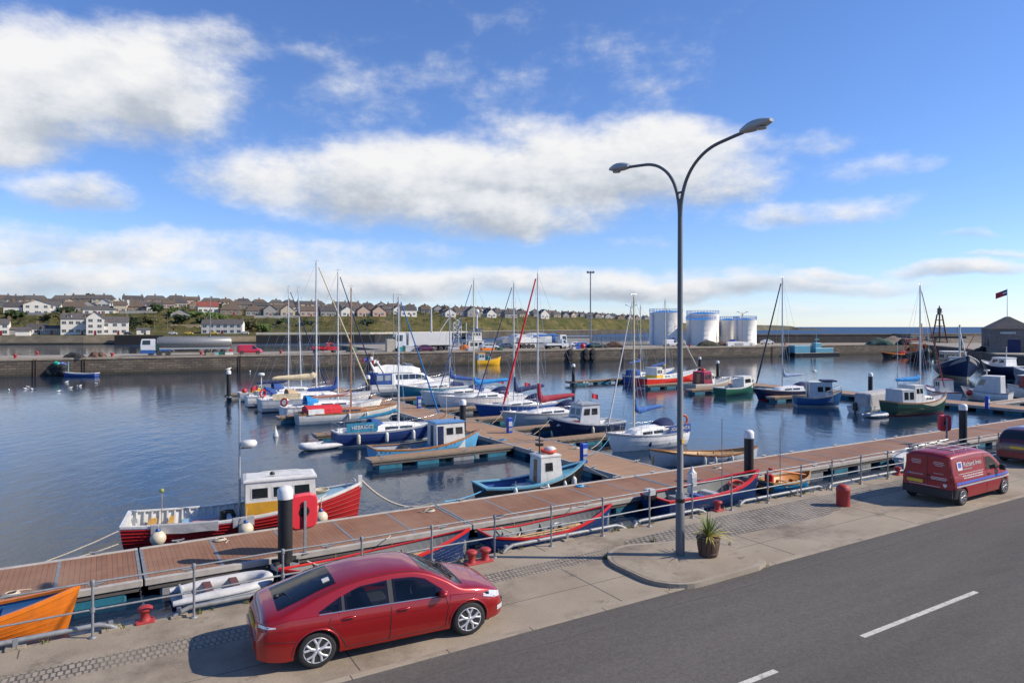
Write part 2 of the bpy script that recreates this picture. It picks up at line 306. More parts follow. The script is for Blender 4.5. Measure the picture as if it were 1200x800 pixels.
# ------------------------------------------------------------------ water
def watermat():
    m = bpy.data.materials.new('harbour_water'); nt, N, L, P = nodes(m)
    tc = N.new('ShaderNodeTexCoord'); mp = N.new('ShaderNodeMapping'); mp.inputs['Rotation'].default_value = (0, 0, R(20)); mp.inputs['Scale'].default_value = (1, .55, 1)
    L.new(tc.outputs['Object'], mp.inputs[0])
    def nz(s, d, r):
        n = N.new('ShaderNodeTexNoise'); n.inputs['Scale'].default_value = s; n.inputs['Detail'].default_value = d; n.inputs['Roughness'].default_value = r
        L.new(mp.outputs[0], n.inputs['Vector']); return n.outputs['Fac']
    def mth(op, a, b):
        n = N.new('ShaderNodeMath'); n.operation = op
        for i, x in enumerate((a, b)):
            if isinstance(x, (int, float)): n.inputs[i].default_value = x
            else: L.new(x, n.inputs[i])
        return n.outputs[0]
    h = mth('ADD', mth('MULTIPLY', nz(.9, 3, .5), .6), mth('MULTIPLY', nz(3.2, 4, .6), .22))
    patch = N.new('ShaderNodeMapRange'); patch.inputs['From Min'].default_value = .35; patch.inputs['From Max'].default_value = .65; patch.inputs['To Min'].default_value = .5; patch.inputs['To Max'].default_value = 1.25
    L.new(nz(.035, 4, .6), patch.inputs['Value'])
    # sheltered water between the pontoons lies calmer than the open basin
    sp = N.new('ShaderNodeSeparateXYZ'); L.new(tc.outputs['Object'], sp.inputs[0])
    h = mth('MULTIPLY', h, patch.outputs[0])
    # open sea beyond the breakwater is rougher than the sheltered basin
    osea = N.new('ShaderNodeMapRange'); osea.interpolation_type = 'SMOOTHSTEP'; osea.inputs['From Min'].default_value = 230; osea.inputs['From Max'].default_value = 480; L.new(sp.outputs['Y'], osea.inputs['Value'])
    bc = N.new('ShaderNodeMix'); bc.data_type = 'RGBA'; bc.inputs['A'].default_value = (.008, .024, .052, 1); bc.inputs['B'].default_value = (.012, .05, .12, 1); L.new(osea.outputs[0], bc.inputs['Factor']); L.new(bc.outputs['Result'], P.inputs['Base Color'])
    rr = N.new('ShaderNodeMapRange'); rr.inputs['To Min'].default_value = .06; rr.inputs['To Max'].default_value = .5; L.new(osea.outputs[0], rr.inputs['Value']); L.new(rr.outputs[0], P.inputs['Roughness'])
    P.inputs['IOR'].default_value = 1.333
    b = N.new('ShaderNodeBump'); b.inputs['Strength'].default_value = .38; b.inputs['Distance'].default_value = .16
    L.new(h, b.inputs['Height']); L.new(b.outputs['Normal'], P.inputs['Normal'])
    return m
WATER = watermat()
mb = MB(); mb.add([(-60000, -300, 0), (60000, -300, 0), (60000, 80000, 0), (-60000, 80000, 0)], [(0, 1, 2, 3)], WATER); tag(mb.build('water'), kind='structure', label='dark blue rippled harbour water and sea')
# ------------------------------------------------------------------ near quay, road, kerbs
CONC = groundmat('quay_concrete', (.27, .222, .165), (.345, .29, .222), (.165, .132, .10), .5, .35, bump=.35, bscale=25)
CONCD = groundmat('kerb_concrete', (.28, .232, .175), (.345, .295, .23), (.17, .14, .11), .9, .5, bump=.3, bscale=25)
ASPH = groundmat('asphalt', (.100, .090, .082), (.124, .112, .102), (.076, .068, .062), .35, .12, bump=.5, bscale=45, speck=.6, stretch=.12)
LINE = groundmat('road_paint', (.58, .56, .50), (.48, .45, .40), (.17, .155, .14), 3.0, 9.0, speck=.6)
SETT = brickmat('stone_setts', (.33, .28, .22), (.22, .19, .15), (.085, .072, .058), .105, .19, .018, bump=1, axes='XY', offset=.5, dirt=(.27, .225, .17), dscale=.9, damt=.75, jit=.32)
SETT2 = brickmat('worn_setts', (.31, .27, .22), (.21, .18, .15), (.07, .06, .05), .17, .15, .028, bump=1, axes='XY', offset=.5, dirt=(.30, .26, .21), dscale=.5, damt=.85, jit=.3)
MASON = brickmat('harbour_masonry', (.185, .148, .11), (.095, .078, .062), (.035, .03, .026), 1.15, .42, .035, bump=1, dirt=(.06, .05, .042), dscale=.3, damt=.85, wetz=(.5, 1.5), axes='XZ', jit=.7)
def quay(name, u0, u1, v0, v1, z0, z1, m, **k):
    mb = MB(); mb.box(u0, u1, v0, v1, z0, z1, m); return tag(mb.build(name, loc=(0, 0, 0), rotz=ANG), kind=k.pop('kind', 'structure'), **k)
KV, EV = 11.2, 15.5
quay('quay', -260, 400, -120, EV, -4, ZQ-.02, MASON)
quay('pavement', -260, 400, KV+.14, EV+.02, ZQ-.3, ZQ, CONC)
quay('road', -260, 400, .6, KV, ZQ-.3, ZQ-.012, ASPH)
mb = MB()
for i in range(-30, 60): mb.bbox(i*1.8+.006, i*1.8+1.794, KV-.0, KV+.139, ZQ-.2, ZQ+.006, CONCD, .006)
tag(mb.build('kerb', rotz=ANG), kind='structure')
quay('far_pavement', -260, 400, -6, .6, ZQ-.3, ZQ+.1, CONCD)
mb = MB()
for i in range(-20, 30): mb.box(12.45+i*6.8, 12.45+i*6.8+4.3, 7.68, 7.79, ZQ-.05, ZQ-.008, LINE)
tag(mb.build('road_marking', rotz=ANG), kind='structure')
mb = MB(); mb.box(-60, 12.3, 13.72, 14.28, ZQ-.05, ZQ+.004, SETT); tag(mb.build('sett_strip', rotz=ANG), kind='structure')
mb = MB(); mb.prism([(12.3, 13.7), (13.6, 13.4), (19.2, 13.2), (21.4, 13.7), (23.5, 13.9), (31, 14.0), (31, 14.8), (25, 14.9), (16.5, 14.9), (12.3, 14.5)], ZQ-.05, ZQ+.004, SETT2); tag(mb.build('sett_patch', rotz=ANG), kind='structure')
mb = MB(); TAR = groundmat('tar_repair', (.082, .076, .071), (.1, .093, .088), (.07, .066, .062), .8, .4, speck=.6)
def wob(u0, u1, v, wd, sd):
    r_ = random.Random(sd); A = []; B = []; n = max(4, int((u1-u0)/.35))
    for i in range(n+1):
        u = u0+(u1-u0)*i/n; y = v+.05*math.sin(u*1.3+sd)+r_.uniform(-.02, .02); A.append((u, y)); B.append((u, y+wd*r_.uniform(.6, 1.2)))
    return A+B[::-1]
mb.prism(wob(-8, 70, 10.62, .03, 1), ZQ-.05, ZQ-.009, TAR)
mb.prism([(19, 5.4), (24.5, 5.5), (24.4, 6.9), (19.1, 6.8)], ZQ-.05, ZQ-.0075, groundmat('asphalt_patch', (.092, .08, .07), (.11, .096, .085), (.078, .07, .062), .8, .4, speck=.6))
tag(mb.build('road_surface_repairs', rotz=ANG), kind='structure')
# island with kerb
isl = []
for k in range(9): t = R(180+k*90/8); isl.append((11.75+.95*math.cos(t)-.05, 12.25+.95*math.sin(t)-.2))
isl += [(13.7, 11.12), (14.1, 11.25), (14.3, 11.6), (14.3, 13.3)]
for k in range(9): t = R(60+k*120/8); isl.append((11.9+1.15*math.cos(t), 12.9+1.15*math.sin(t)))
mb = MB(); mb.prism(isl, ZQ-.1, ZQ+.10, CONCD)
cx = sum(p[0] for p in isl)/len(isl); cy = sum(p[1] for p in isl)/len(isl)
ins = [(cx+(x-cx)*.93, cy+(y-cy)*.92) for x, y in isl]
mb.prism(ins, ZQ, ZQ+.106, CONC)
tag(mb.build('traffic_island_kerb', rotz=ANG), kind='structure')
# joints and repairs in the concrete
mb = MB(); JO = mat('joint_tar', (.09, .08, .07), .9)
for u in (-13.2, -7.1, -1.7, 3.8, 9.6, 15.4, 21.0, 27.1, 33.2, 39.5, 46): mb.box(u, u+.02, 11.4, 13.68, ZQ-.05, ZQ+.003, JO); mb.box(u+.4, u+.42, 14.95, 15.5, ZQ-.05, ZQ+.003, JO)
mb.box(-60, 60, 12.5, 12.515, ZQ-.05, ZQ+.0025, JO)
tag(mb.build('joint_lines_pavement', rotz=ANG), kind='structure')
# ------------------------------------------------------------------ far pier
PIERA = math.atan2(197.6-110.4, 90+82.8); PO = Vector((-82.8, 110.4, 0))
def PV(s, d, z=0.0): return Vector((PO.x+s*math.cos(PIERA)-d*math.sin(PIERA), PO.y+s*math.sin(PIERA)+d*math.cos(PIERA), z))
def PX(px, d=0.0, z=ZP):      # point on the pier that lies in a given bearing, d metres behind its front edge
    t = (px-600)/800.0; o = PV(0, d); k = (t*o.y-o.x)/(math.cos(PIERA)-t*math.sin(PIERA)); return PV(k, d, z)
PTOP = groundmat('pier_concrete', (.27, .235, .19), (.33, .295, .245), (.18, .155, .13), .12, .2, bump=.2, bscale=8)
def pierblock(s0, s1, d0, d1, name):
    mb = MB(); mb.box(s0, s1, d0, d1, -3, ZP-.35, MASON); mb.box(s0-.08, s1+.08, d0-.1, d1+.1, ZP-.35, ZP-.02, CONCD)
    tag(mb.build(name, loc=PO, rotz=PIERA), kind='structure')
    mb = MB(); mb.box(s0, s1, d0+.5, d1-.5, ZP-.1, ZP, PTOP); tag(mb.build(name+'_pavement', loc=PO, rotz=PIERA), kind='structure')
pierblock(-120, 68, 0, 15, 'pier'); pierblock(68, 236, 0, 62, 'pier_head')
# right-hand quay that carries the stone shed
mb = MB(); rq = [(127, 216), (110, 165), (93, 131), (97, 124), (330, 124), (330, 330), (127, 330)]
mb.prism(rq, -3, ZP-.3, MASON); mb.prism([(x+(.1 if x < 200 else 0), y) for x, y in rq], ZP-.3, ZP-.04, CONCD); tag(mb.build('east_quay'), kind='structure')
mb = MB(); mb.prism([(128, 216), (111, 165), (94, 131.5), (97.5, 125), (329, 125), (329, 329), (128, 329)], ZP-.2, ZP-.02, PTOP); tag(mb.build('east_quay_pavement'), kind='structure')
# north shore wall and hill
def shoreY(px): return interp(px, [(-900, 262), (-150, 300), (0, 312), (100, 318), (170, 326), (300, 345), (440, 366), (560, 480), (650, 640), (740, 860), (790, 1020), (815, 1250)])
def tz(px, d):
    y0 = shoreY(px)
    yt = interp(px, [(-900, 362), (0, 368.5), (100, 369), (200, 366.5), (300, 371), (450, 371), (560, 372), (700, 374.5), (760, 377.5), (815, 381)])
    ym = interp(px, [(-900, 355), (0, 362), (200, 362), (300, 366), (450, 367.5), (560, 369.5), (700, 373), (760, 376), (815, 380.8)])
    ysk = interp(px, [(-900, 350), (0, 356), (100, 355), (200, 356), (300, 359), (400, 362), (500, 364.5), (600, 368), (700, 371), (780, 375), (815, 380.5)])
    P = [(0, 3.7), (30, 4.8), (42, 6.0)]
    for d_, y_ in ((88, yt), (150, ym), (235, ysk)): P.append((d_, HC-(y_-383)/800.0*(y0+d_)))
    P.append((600, P[-1][1]+1)); P.append((2500, P[-1][1]-6))
    if px > 560: P[1] = (30, 3.9); P[2] = (42, 4.5)
    return interp(d, P)
def HP(px, d, dz=0.0): y = shoreY(px)+d; return Vector(((px-600)/800.0*y, y, tz(px, d)+dz))
def hillmat():
    m = bpy.data.materials.new('hillside_grass'); nt, N, L, P = nodes(m); tc = N.new('ShaderNodeTexCoord')
    def nz(s, d=8, r=.65, v=None):
        n = N.new('ShaderNodeTexNoise'); n.inputs['Scale'].default_value = s; n.inputs['Detail'].default_value = d; n.inputs['Roughness'].default_value = r
        L.new(tc.outputs['Object'], n.inputs['Vector']); return n.outputs['Fac']
    r1 = N.new('ShaderNodeValToRGB'); e = r1.color_ramp.elements; L.new(nz(.045, 9, .72), r1.inputs['Fac'])
    e[0].position = .33; e[0].color = (.035, .042, .015, 1); e[1].position = .66; e[1].color = (.19, .145, .065, 1)
    a = e.new(.45); a.color = (.078, .085, .028, 1); a = e.new(.55); a.color = (.13, .115, .042, 1)
    r2 = N.new('ShaderNodeValToRGB'); r2.color_ramp.elements[0].position = .52; r2.color_ramp.elements[1].position = .62; L.new(nz(.22, 9, .78), r2.inputs['Fac'])
    mx = N.new('ShaderNodeMix'); mx.data_type = 'RGBA'; L.new(r2.outputs[0], mx.inputs['Factor']); L.new(r1.outputs[0], mx.inputs['A']); mx.inputs['B'].default_value = (.10, .08, .05, 1)
    L.new(mx.outputs['Result'], P.inputs['Base Color']); P.inputs['Roughness'].default_value = 1; P.inputs['Specular IOR Level'].default_value = .1
    b = N.new('ShaderNodeBump'); b.inputs['Strength'].default_value = 1; b.inputs['Distance'].default_value = 3; L.new(nz(.16, 8, .7), b.inputs['Height']); L.new(b.outputs['Normal'], P.inputs['Normal'])
    return m
HILL = hillmat()
pxs = list(range(-900, -40, 40))+list(range(-40, 816, 4)); ds = [0, 15, 30, 42, 52, 62, 74, 88, 105, 125, 150, 190, 235, 400, 600, 2500]
mb = MB(); rg = []
for px in pxs:
    col = []
    for d in ds:
        p = HP(px, d); k = 0
        if 42 <= d <= 74: k = 2.4*math.sin(px*.31+d)*math.sin(px*.083)+1.0*math.sin(px*.9+d*2)
        col.append((p.x, p.y, p.z+k*(.55 if d != 42 else .2)))
    rg.append(col)
mb.loft(rg, HILL, smooth=True); tag(mb.build('hillside_terrain'), kind='structure', label='grassy bank and hill behind the harbour')
TAN = brickmat('tan_masonry', (.50, .39, .24), (.38, .29, .18), (.16, .12, .09), 2.2, .8, .06, bump=.5, dirt=(.20, .15, .10), dscale=.07, wetz=(.9, 1.9))
DARKW = mat('dark_dock_wall', (.012, .012, .013), .8)  # near-black carries the shadow on the dock behind the tanker cab
PALE = groundmat('pale_wall_top', (.42, .39, .34), (.5, .47, .42), (.3, .27, .23), .2, .3)
def shorewall(px0, px1, z1, m, name, label, thick=3.0, off=0.0, z0=-2.0):
    mb = MB(); A = []; B = []; n = max(2, int((px1-px0)/12))
    for i in range(n+1):
        px = px0+(px1-px0)*i/n; y = shoreY(px)-1.0+off
        A.append(((px-600)/800*y, y)); y2 = y+thick; B.append(((px-600)/800*y2, y2))
    mb.prism(A+B[::-1], z0, z1, m); return tag(mb.build(name), label, 'wall')
shorewall(-700, 134, 4.1, TAN, 'stone_shore_wall', 'long tan stone wall along the far shore below the white terrace')
shorewall(134, 192, 4.2, DARKW, 'dock_wall', 'dock front coloured shadow-black on the far shore behind the tanker cab', off=-4)
shorewall(192, 300, 3.6, TAN, 'stone_shore_wall', 'brown stone shore wall behind the tanker trailer')
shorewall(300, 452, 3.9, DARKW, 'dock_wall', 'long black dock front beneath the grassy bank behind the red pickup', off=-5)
shorewall(300, 700, 5.2, PALE, 'coast_wall', 'pale concrete wall at the foot of the grassy bank', off=14, thick=1.2, z0=1)
shorewall(560, 815, 5.0, mat('dark_shore_rock', (.07, .06, .045), .95, var=.5, scale=.1, bump=1, bscale=.4), 'shore_rock', 'dark rocky foot of the grassy headland cliff', off=-3, thick=22)
# headland beyond the tanks
mb = MB(); ROCK = mat('headland_turf', (.09, .085, .05), .95, var=.5, scale=.03)
rg = []
for i in range(26):
    t = i/25; px = 878+t*100; Y = 1500+300*math.sin(t*3); h = interp(t, [(0, 9.5), (.15, 13), (.45, 12), (.58, 9), (.62, 4.5), (.8, 4.6), (1, .3)])+rnd.uniform(-.5, .5); X = (px-600)/800*Y
    rg.append([(X, Y, -1), (X, Y+8, h*.6), (X, Y+25, h), (X, Y+160, h), (X, Y+240, -1)])
mb.loft(rg, ROCK, cap=True); tag(mb.build('headland_hill'), kind='structure')
# ------------------------------------------------------------------ pontoons
DECK1 = brickmat('red_brown_decking', (.25, .118, .062), (.21, .098, .052), (.10, .05, .032), .145, 40, .009, bump=.5, rough=.75, axes='XY', offset=0, dirt=(.33, .20, .125), dscale=.45, damt=.5, jit=0)
DECK2 = brickmat('tan_decking', (.42, .25, .14), (.36, .21, .115), (.12, .07, .045), 40, .145, .012, bump=.5, rough=.75, axes='XY', offset=0, dirt=(.26, .17, .11), dscale=.4, damt=.5, jit=0)
DECK3 = brickmat('tan_finger_decking', (.36, .23, .14), (.30, .185, .11), (.12, .07, .045), .145, 40, .012, bump=.5, rough=.75, axes='XY', offset=0, dirt=(.26, .17, .11), dscale=.4, damt=.5, jit=0)
FLOATM = mat('blue_float', (.02, .17, .25), .6, var=.3, dirt=(.02, .03, .025), dscale=1.5, damt=.9); FLOATG = mat('grey_float', (.25, .26, .27), .7, dirt=(.05, .05, .04), damt=.8)
FRAME = mat('pale_pontoon_edge', (.42, .39, .35), .6, dirt=(.25, .22, .18)); DFRAME = mat('dark_pontoon_beam', (.10, .09, .08), .8)
def pontoon(label, u0, u1, v0, v1, deckm, along='u', strips=None, floats=6, cleats=(), group=None, rounded=None, edge=FRAME, rails=True, thin=False):
    t = thing('pontoon_section', label, 'pontoon', UV((u0+u1)/2, (v0+v1)/2, 0), ANG, group)
    du, dv = (u1-u0)/2, (v1-v0)/2; e = .16
    mb = MB(); mb.box(-du+.03, du-.03, -dv+.04, dv-.04, ZD-.10, ZD, deckm); mb.build('deck', t)
    mb = MB()
    if along == 'u':
        for s in (-1, 1): y0, y1 = (dv-e, dv) if s > 0 else (-dv, -dv+e); mb.bbox(-du, du, y0, y1, ZD-(.12 if thin else .15), ZD+(.012 if thin else .035), edge, .02)
        for s in (-1, 1): x0, x1 = (du-.09, du) if s > 0 else (-du, -du+.09); mb.box(x0, x1, -dv+e, dv-e, ZD-.2, ZD+.012, GALV)
    else:
        for s in (-1, 1): x0, x1 = (du-e, du) if s > 0 else (-du, -du+e); mb.bbox(x0, x1, -dv, dv, ZD-.24, ZD+.02, edge, .02)
        for s in (-1, 1): y0, y1 = (dv-.09, dv) if s > 0 else (-dv, -dv+.09); mb.box(-du+e, du-e, y0, y1, ZD-.2, ZD+.012, GALV)
    mb.build('frame', t)
    if strips:
        mb = MB()
        n = int((u1-u0)/strips)
        for i in range(1, n):
            x = -du+(u1-u0)*i/n; mb.box(x-.045, x+.045, -dv+e, dv-e, ZD-.05, ZD+.006, GALV)
        mb.build('deck_strips', t)
    mb = MB()
    if along == 'u': mb.box(-du+.1, du-.1, -dv+.05, dv-.05, ZD-.3, ZD-.11, DFRAME)
    else: mb.box(-du+.05, du-.05, -dv+.1, dv-.1, ZD-.3, ZD-.11, DFRAME)
    mb.build('beam', t)
    n = floats; Lg = (u1-u0) if along == 'u' else (v1-v0)
    for i in range(n):
        c = -Lg/2+Lg*(i+.5)/n; h = Lg/n*.31; mb = MB(); m = FLOATG if (i*7+int(abs(u0)+abs(v0))) % 5 == 4 else FLOATM
        if along == 'u': mb.bbox(c-h, c+h, -dv+.08, dv-.08, -.35, ZD-.29, m, .06)
        else: mb.bbox(-du+.08, du-.08, c-h, c+h, -.35, ZD-.29, m, .06)
        mb.build('float', t)
    for cu, cv in cleats:
        mb = MB(); lx, ly = cu-(u0+u1)/2, cv-(v0+v1)/2
        mb.box(lx-.05, lx+.05, ly-.04, ly+.04, ZD, ZD+.10, GALV); mb.tube([(lx-.2, ly, ZD+.13), (lx-.1, ly, ZD+.115), (lx+.1, ly, ZD+.115), (lx+.2, ly, ZD+.13)], .03, GALV, 6)
        mb.build('cleat', t)
    return t
FEDGE = mat('finger_edge', (.22, .17, .12), .7, dirt=(.12, .1, .08))
secs = [(-32.3, -21.2, 'beyond the orange boat, partly out of the frame'), (-21.15, -10.1, 'furthest towards the frame edge'), (-10.05, 1.05, 'beside the orange rowing boat'), (1.1, 12.15, 'beside the red fishing boat'), (12.2, 23.25, 'beside the black and turquoise boat'),
        (23.3, 34.35, 'where the wide walkway branches off'), (34.4, 45.45, 'behind the red van'), (45.5, 56.55, 'behind the maroon car'), (56.6, 67.65, 'past the maroon car')]
VN, VF = 23.2, 26.7
for u0, u1, wh in secs[1:]:
    cl = [(u, v) for v in (VN+.09, VF-.09) for u in (u0+1.2, (u0+u1)/2, u1-1.2)]
    pontoon('red brown pontoon section along the quay, '+wh, u0, u1, VN, VF, DECK1, 'u', 2.2, 5, cl, 'pontoon sections along the quay')
def fender_pipe(u0, u1):
    pass
for k, (v0, v1) in enumerate(((26.75, 38.0), (38.05, 50.2), (50.25, 62.4), (62.45, 74.6), (74.65, 88.5))):
    wh = ('joined to the long quay pontoon', 'carrying the blue power post and black pile', 'behind the blue hulled yacht', 'beside the teal hull', 'at its far end beyond the motor cruiser')[k]
    pontoon('wide tan walkway section from the quay, '+wh, 22.6, 25.9, v0, v1, DECK2, 'v', None, 5, [(u, v) for u in (22.72, 25.78) for v in (v0+2.5, v1-2.5)], 'walkway sections of the near pontoon')
for v, u0, wh in ((37.3, 13.1, 'in front of the light blue fishing boat'), (48.2, 12.9, 'behind the navy hulled yacht with teal banner'), (59.3, 12.7, 'beside the red covered wooden yacht'), (70.6, 13.0, 'beside the yacht with cream sail cover'), (82.2, 12.0, 'furthest out, ending at a black pile')):
    pontoon('narrow tan finger pontoon '+wh, u0, 22.55, v, v+1.25, DECK3, 'u', None, 4, [(u0+.7, v+.1), (u0+6, v+.1)], 'finger pontoons', edge=FEDGE, thin=True)
for v, wh in ((37.6, 'behind the white yacht with blue sail cover'), (43.2, 'behind the navy and white fishing boat'), (49.6, 'behind the yacht with maroon sail cover'), (57.0, 'between the navy and bright blue covers'), (68.3, 'beside the teal hulled boat'), (80.5, 'behind the motor cruiser')):
    pontoon('narrow tan finger pontoon '+wh, 25.95, 35.0, v, v+1.25, DECK3, 'u', None, 4, [(34, v+.1)], 'finger pontoons', edge=FEDGE, thin=True)
for k, (v0, v1) in enumerate(((26.75, 38.9), (38.95, 51.1), (51.15, 63.3), (63.35, 75.5), (75.55, 86))):
    wh = ('nearest the quay, beside the white cabin cruiser', 'beside the green motor sailer', 'behind the blue hulled boat', 'behind the green open boat', 'far end, behind the red hulled yacht')[k]
    pontoon('tan walkway section of the far marina arm, '+wh, 72.5, 75.8, v0, v1, DECK2, 'v', None, 5, [], 'walkway sections of the far pontoon')
for v, u0, wh in ((38.2, 64, 'beside the green motor sailer'), (48.6, 62.3, 'in front of the navy yacht'), (59.4, 61, 'behind the maroon cabin boat'), (67.2, 61, 'in front of the red hulled yacht'), (77.5, 56, 'with a black pile at its outer end')):
    pontoon('narrow finger pontoon of the far marina arm, '+wh, u0, 72.45, v, v+1.25, DECK3, 'u', None, 4, [], 'finger pontoons', edge=FEDGE, thin=True)
pontoon('short finger pontoon at the edge of the picture behind the white cabin cruiser', 75.85, 90, 33.2, 34.4, DECK3, 'u', None, 5, [], 'finger pontoons')
# ------------------------------------------------------------------ piles
PILEM = mat('black_pile_steel', (.018, .018, .02), .55, var=.3, scale=1.2, dirt=(.075, .07, .06), dscale=1.1, damt=.7, bump=.2, bscale=6); CAPW = paint('white_cap', (.72, .71, .68))
def pile(loc, label, top=3.05, r=.23, collar=True):
    t = thing('mooring_pile', label, 'pile', (loc[0], loc[1], 0), ANG, 'black mooring piles with white caps')
    mb = MB(); mb.lathe([(r, -3), (r, top-.35)], PILEM, n=18); mb.build('shaft', t)
    mb = MB(); mb.lathe([(r+.02, top-.36), (r+.02, top-.08), (r*.75, top+.02), (.02, top+.06)], CAPW, n=18); mb.build('cap', t)
    if collar:
        mb = MB(); mb.lathe([(r+.05, ZD-.15), (r+.22, ZD-.13), (r+.22, ZD+.0), (r+.05, ZD+.03)], GALV, n=8, smooth=False)
        for k in range(6):
            a = k*math.pi/3; mb.box(-.05, .05, r+.03, r+.2, ZD, ZD+.10, RUBBER, xf=Matrix.Rotation(a, 4, 'Z'))
        mb.build('collar', t)
    return t
pile(G(333, 660, ZD)+Vector((0, .1, 0)), 'thick black pile with white cap beside the red fishing boat cabin', 2.98)
pile(UV(27.3, 22.8), 'black pile with white cap between the red rowing boat and small blue boat')
pile(UV(47.7, 22.8), 'black pile with white cap behind the red van', 3.15)
pile(UV(22.3, 44.0), 'black pile with white cap on the wide walkway behind the light blue boat', 2.9)
pile(G(268, 470), 'black pile with white cap at the outermost finger, a gull on top', 3.35)
pile(G(431, 473), 'black pile with white cap in front of the white motor cruiser', 3.0)
pile(G(672, 452), 'black pile with white cap at the tip of the bare finger pontoon', 3.0)
pile(G(820, 440), 'distant black pile behind the maroon cabin boat, further from it', 3.1)
pile(G(841, 446), 'distant black pile directly behind the roof of the maroon cabin boat', 3.0)
pile(UV(72.2, 43.9), 'black pile with white cap beside the grey tented dinghy', 3.1)
# ------------------------------------------------------------------ quay railing
t = thing('quay_railing', 'long galvanised two-rail safety railing along the quay edge', 'railing', UV(0, EV-.28, ZQ), ANG)
for i in range(-7, 40):
    u = -.15+i*1.755; mb = MB(); mb.tube([(u, 0, 0), (u, 0, 1.06)], .024, GALV, 8); mb.lathe([(.07, 0), (.07, .02), (.03, .03)], GALV, c=(u, 0, 0), n=8); mb.lathe([(.04, 1.0), (.045, 1.06), (.03, 1.1)], GALV, c=(u, 0, 0), n=8); mb.lathe([(.042, .49), (.042, .57)], GALV, c=(u, 0, 0), n=8)
    mb.build('post', t)
for z in (1.05, .53):
    mb = MB(); mb.tube([(-12.6+i*1.0, 0, z+.006*math.sin(i*1.7)) for i in range(0, 82)], .02, GALV, 8); mb.build('rail', t)
def kerb_pipe(u0, u1, label):
    t = thing('edge_pipe', label, 'pipe', UV(u0, EV-.05, ZQ), ANG, 'low kerb pipes along the quay edge'); d = u1-u0
    mb = MB(); mb.tube([(0, -.05, .02), (.12, -.02, .09), (.3, 0, .14), (d-.3, 0, .14), (d-.12, -.02, .09), (d, -.05, .02)], .05, GALV, 10); mb.build('pipe', t)
    n = max(2, int(d/1.5)+1)
    for i in range(n):
        x = .1+(d-.2)*i/(n-1); mb = MB(); mb.bbox(x-.16, x+.16, -.12, .12, 0, .045, CONCD, .01); mb.box(x-.04, x+.04, -.05, .05, .03, .18, GALV); mb.build('base_plate', t)
for u0, u1, wh in ((-9, .25, 'in front of the orange rowing boat'), (1.25, 7.1, 'in front of the grey inflatable'), (9.0, 13.1, 'right of the double bollard'), (13.45, 16.4, 'in front of the barrel planter'), (18.0, 22.5, 'in front of the red and navy boat'), (22.75, 28.6, 'in front of the small bright blue boat'), (30.2, 36, 'in front of the white covered dinghy'), (36.3, 43, 'behind the red van'), (43.3, 52, 'behind the maroon car')):
    kerb_pipe(u0, u1, 'low grey kerb pipe on feet '+wh)
# bollards
BOL = paint('bollard_red', (.36, .03, .03), .6)
def mooring(loc, label, double=False, s=1.0):
    t = thing('mooring_bollard', label, 'bollard', loc, ANG)
    mb = MB(); w = .52 if double else .26; mb.bbox(-w*s, w*s, -.2*s, .2*s, 0, .06*s, BOL, .02); mb.build('base', t)
    for x in ((-.27, .27) if double else (0,)):
        mb = MB(); mb.lathe([(.17*s, .05*s), (.13*s, .12*s), (.12*s, .3*s), (.20*s, .35*s), (.21*s, .41*s), (.15*s, .46*s), (.02, .47*s)], BOL, c=(x*s, 0, 0), n=16); mb.build('post', t)
mooring(G(170, 728, ZQ), 'single red mushroom bollard beside the grey inflatable', s=.68)
mooring(UV(8.1, 15.12, ZQ), 'red double bollard behind the bonnet of the red car', True, .72)
mooring(G(841, 598, ZQ), 'small red bollard at the quay edge behind the planter', s=.7)
mooring(G(1052, 556, ZQ), 'small red bollard at the quay edge beside the red van', s=.7)
t = thing('cylinder_bollard', 'dark red domed cylinder standing on the quay near the worn setts', 'bin', G(988, 592, ZQ))  # red cylinder bollard with a domed top
mb = MB(); mb.lathe([(.21, 0), (.215, .03), (.215, .5), (.225, .51), (.225, .54)], BOL, n=20); mb.build('body', t)
mb = MB(); mb.lathe([(.222, .54), (.2, .63), (.13, .69), (.02, .71)], BOL, n=20); mb.build('dome', t)
# street lamp
def catm(P, t):
    P = [Vector(p) for p in P]; i = min(int(t), len(P)-2); f = t-i; a, b, c, d = P[max(0, i-1)], P[i], P[i+1], P[min(len(P)-1, i+2)]
    return .5*((2*b)+(c-a)*f+(2*a-5*b+4*c-d)*f*f+(3*b-a-3*c+d)*f**3)
LAMPM = mat('lamp_grey', (.105, .112, .118), .55, .0, var=.08, scale=.8); LHEAD = mat('lamp_head_grey', (.34, .38, .40), .5, .0, var=.06, scale=.8)
t = thing('street_lamp', 'tall grey double-arm street lamp on the kerbed island', 'street lamp', G(797, 650, ZQ+.1), ANG)
z0 = ZQ+.1
mb = MB(); mb.tube([(0, 0, 0), (0, 0, 1.6), (0, 0, 1.62), (0, 0, 9.05)], [.115, .112, .085, .058], LAMPM, 14); mb.build('pole', t)
mb = MB(); mb.lathe([(.118, 1.35), (.122, 1.37), (.122, 1.43), (.118, 1.45)], BLACK, n=14); mb.build('band', t)
mb = MB(); mb.box(-.03, .03, -.094, -.084, 2.85, 2.97, YEL); mb.build('number_plate', t)
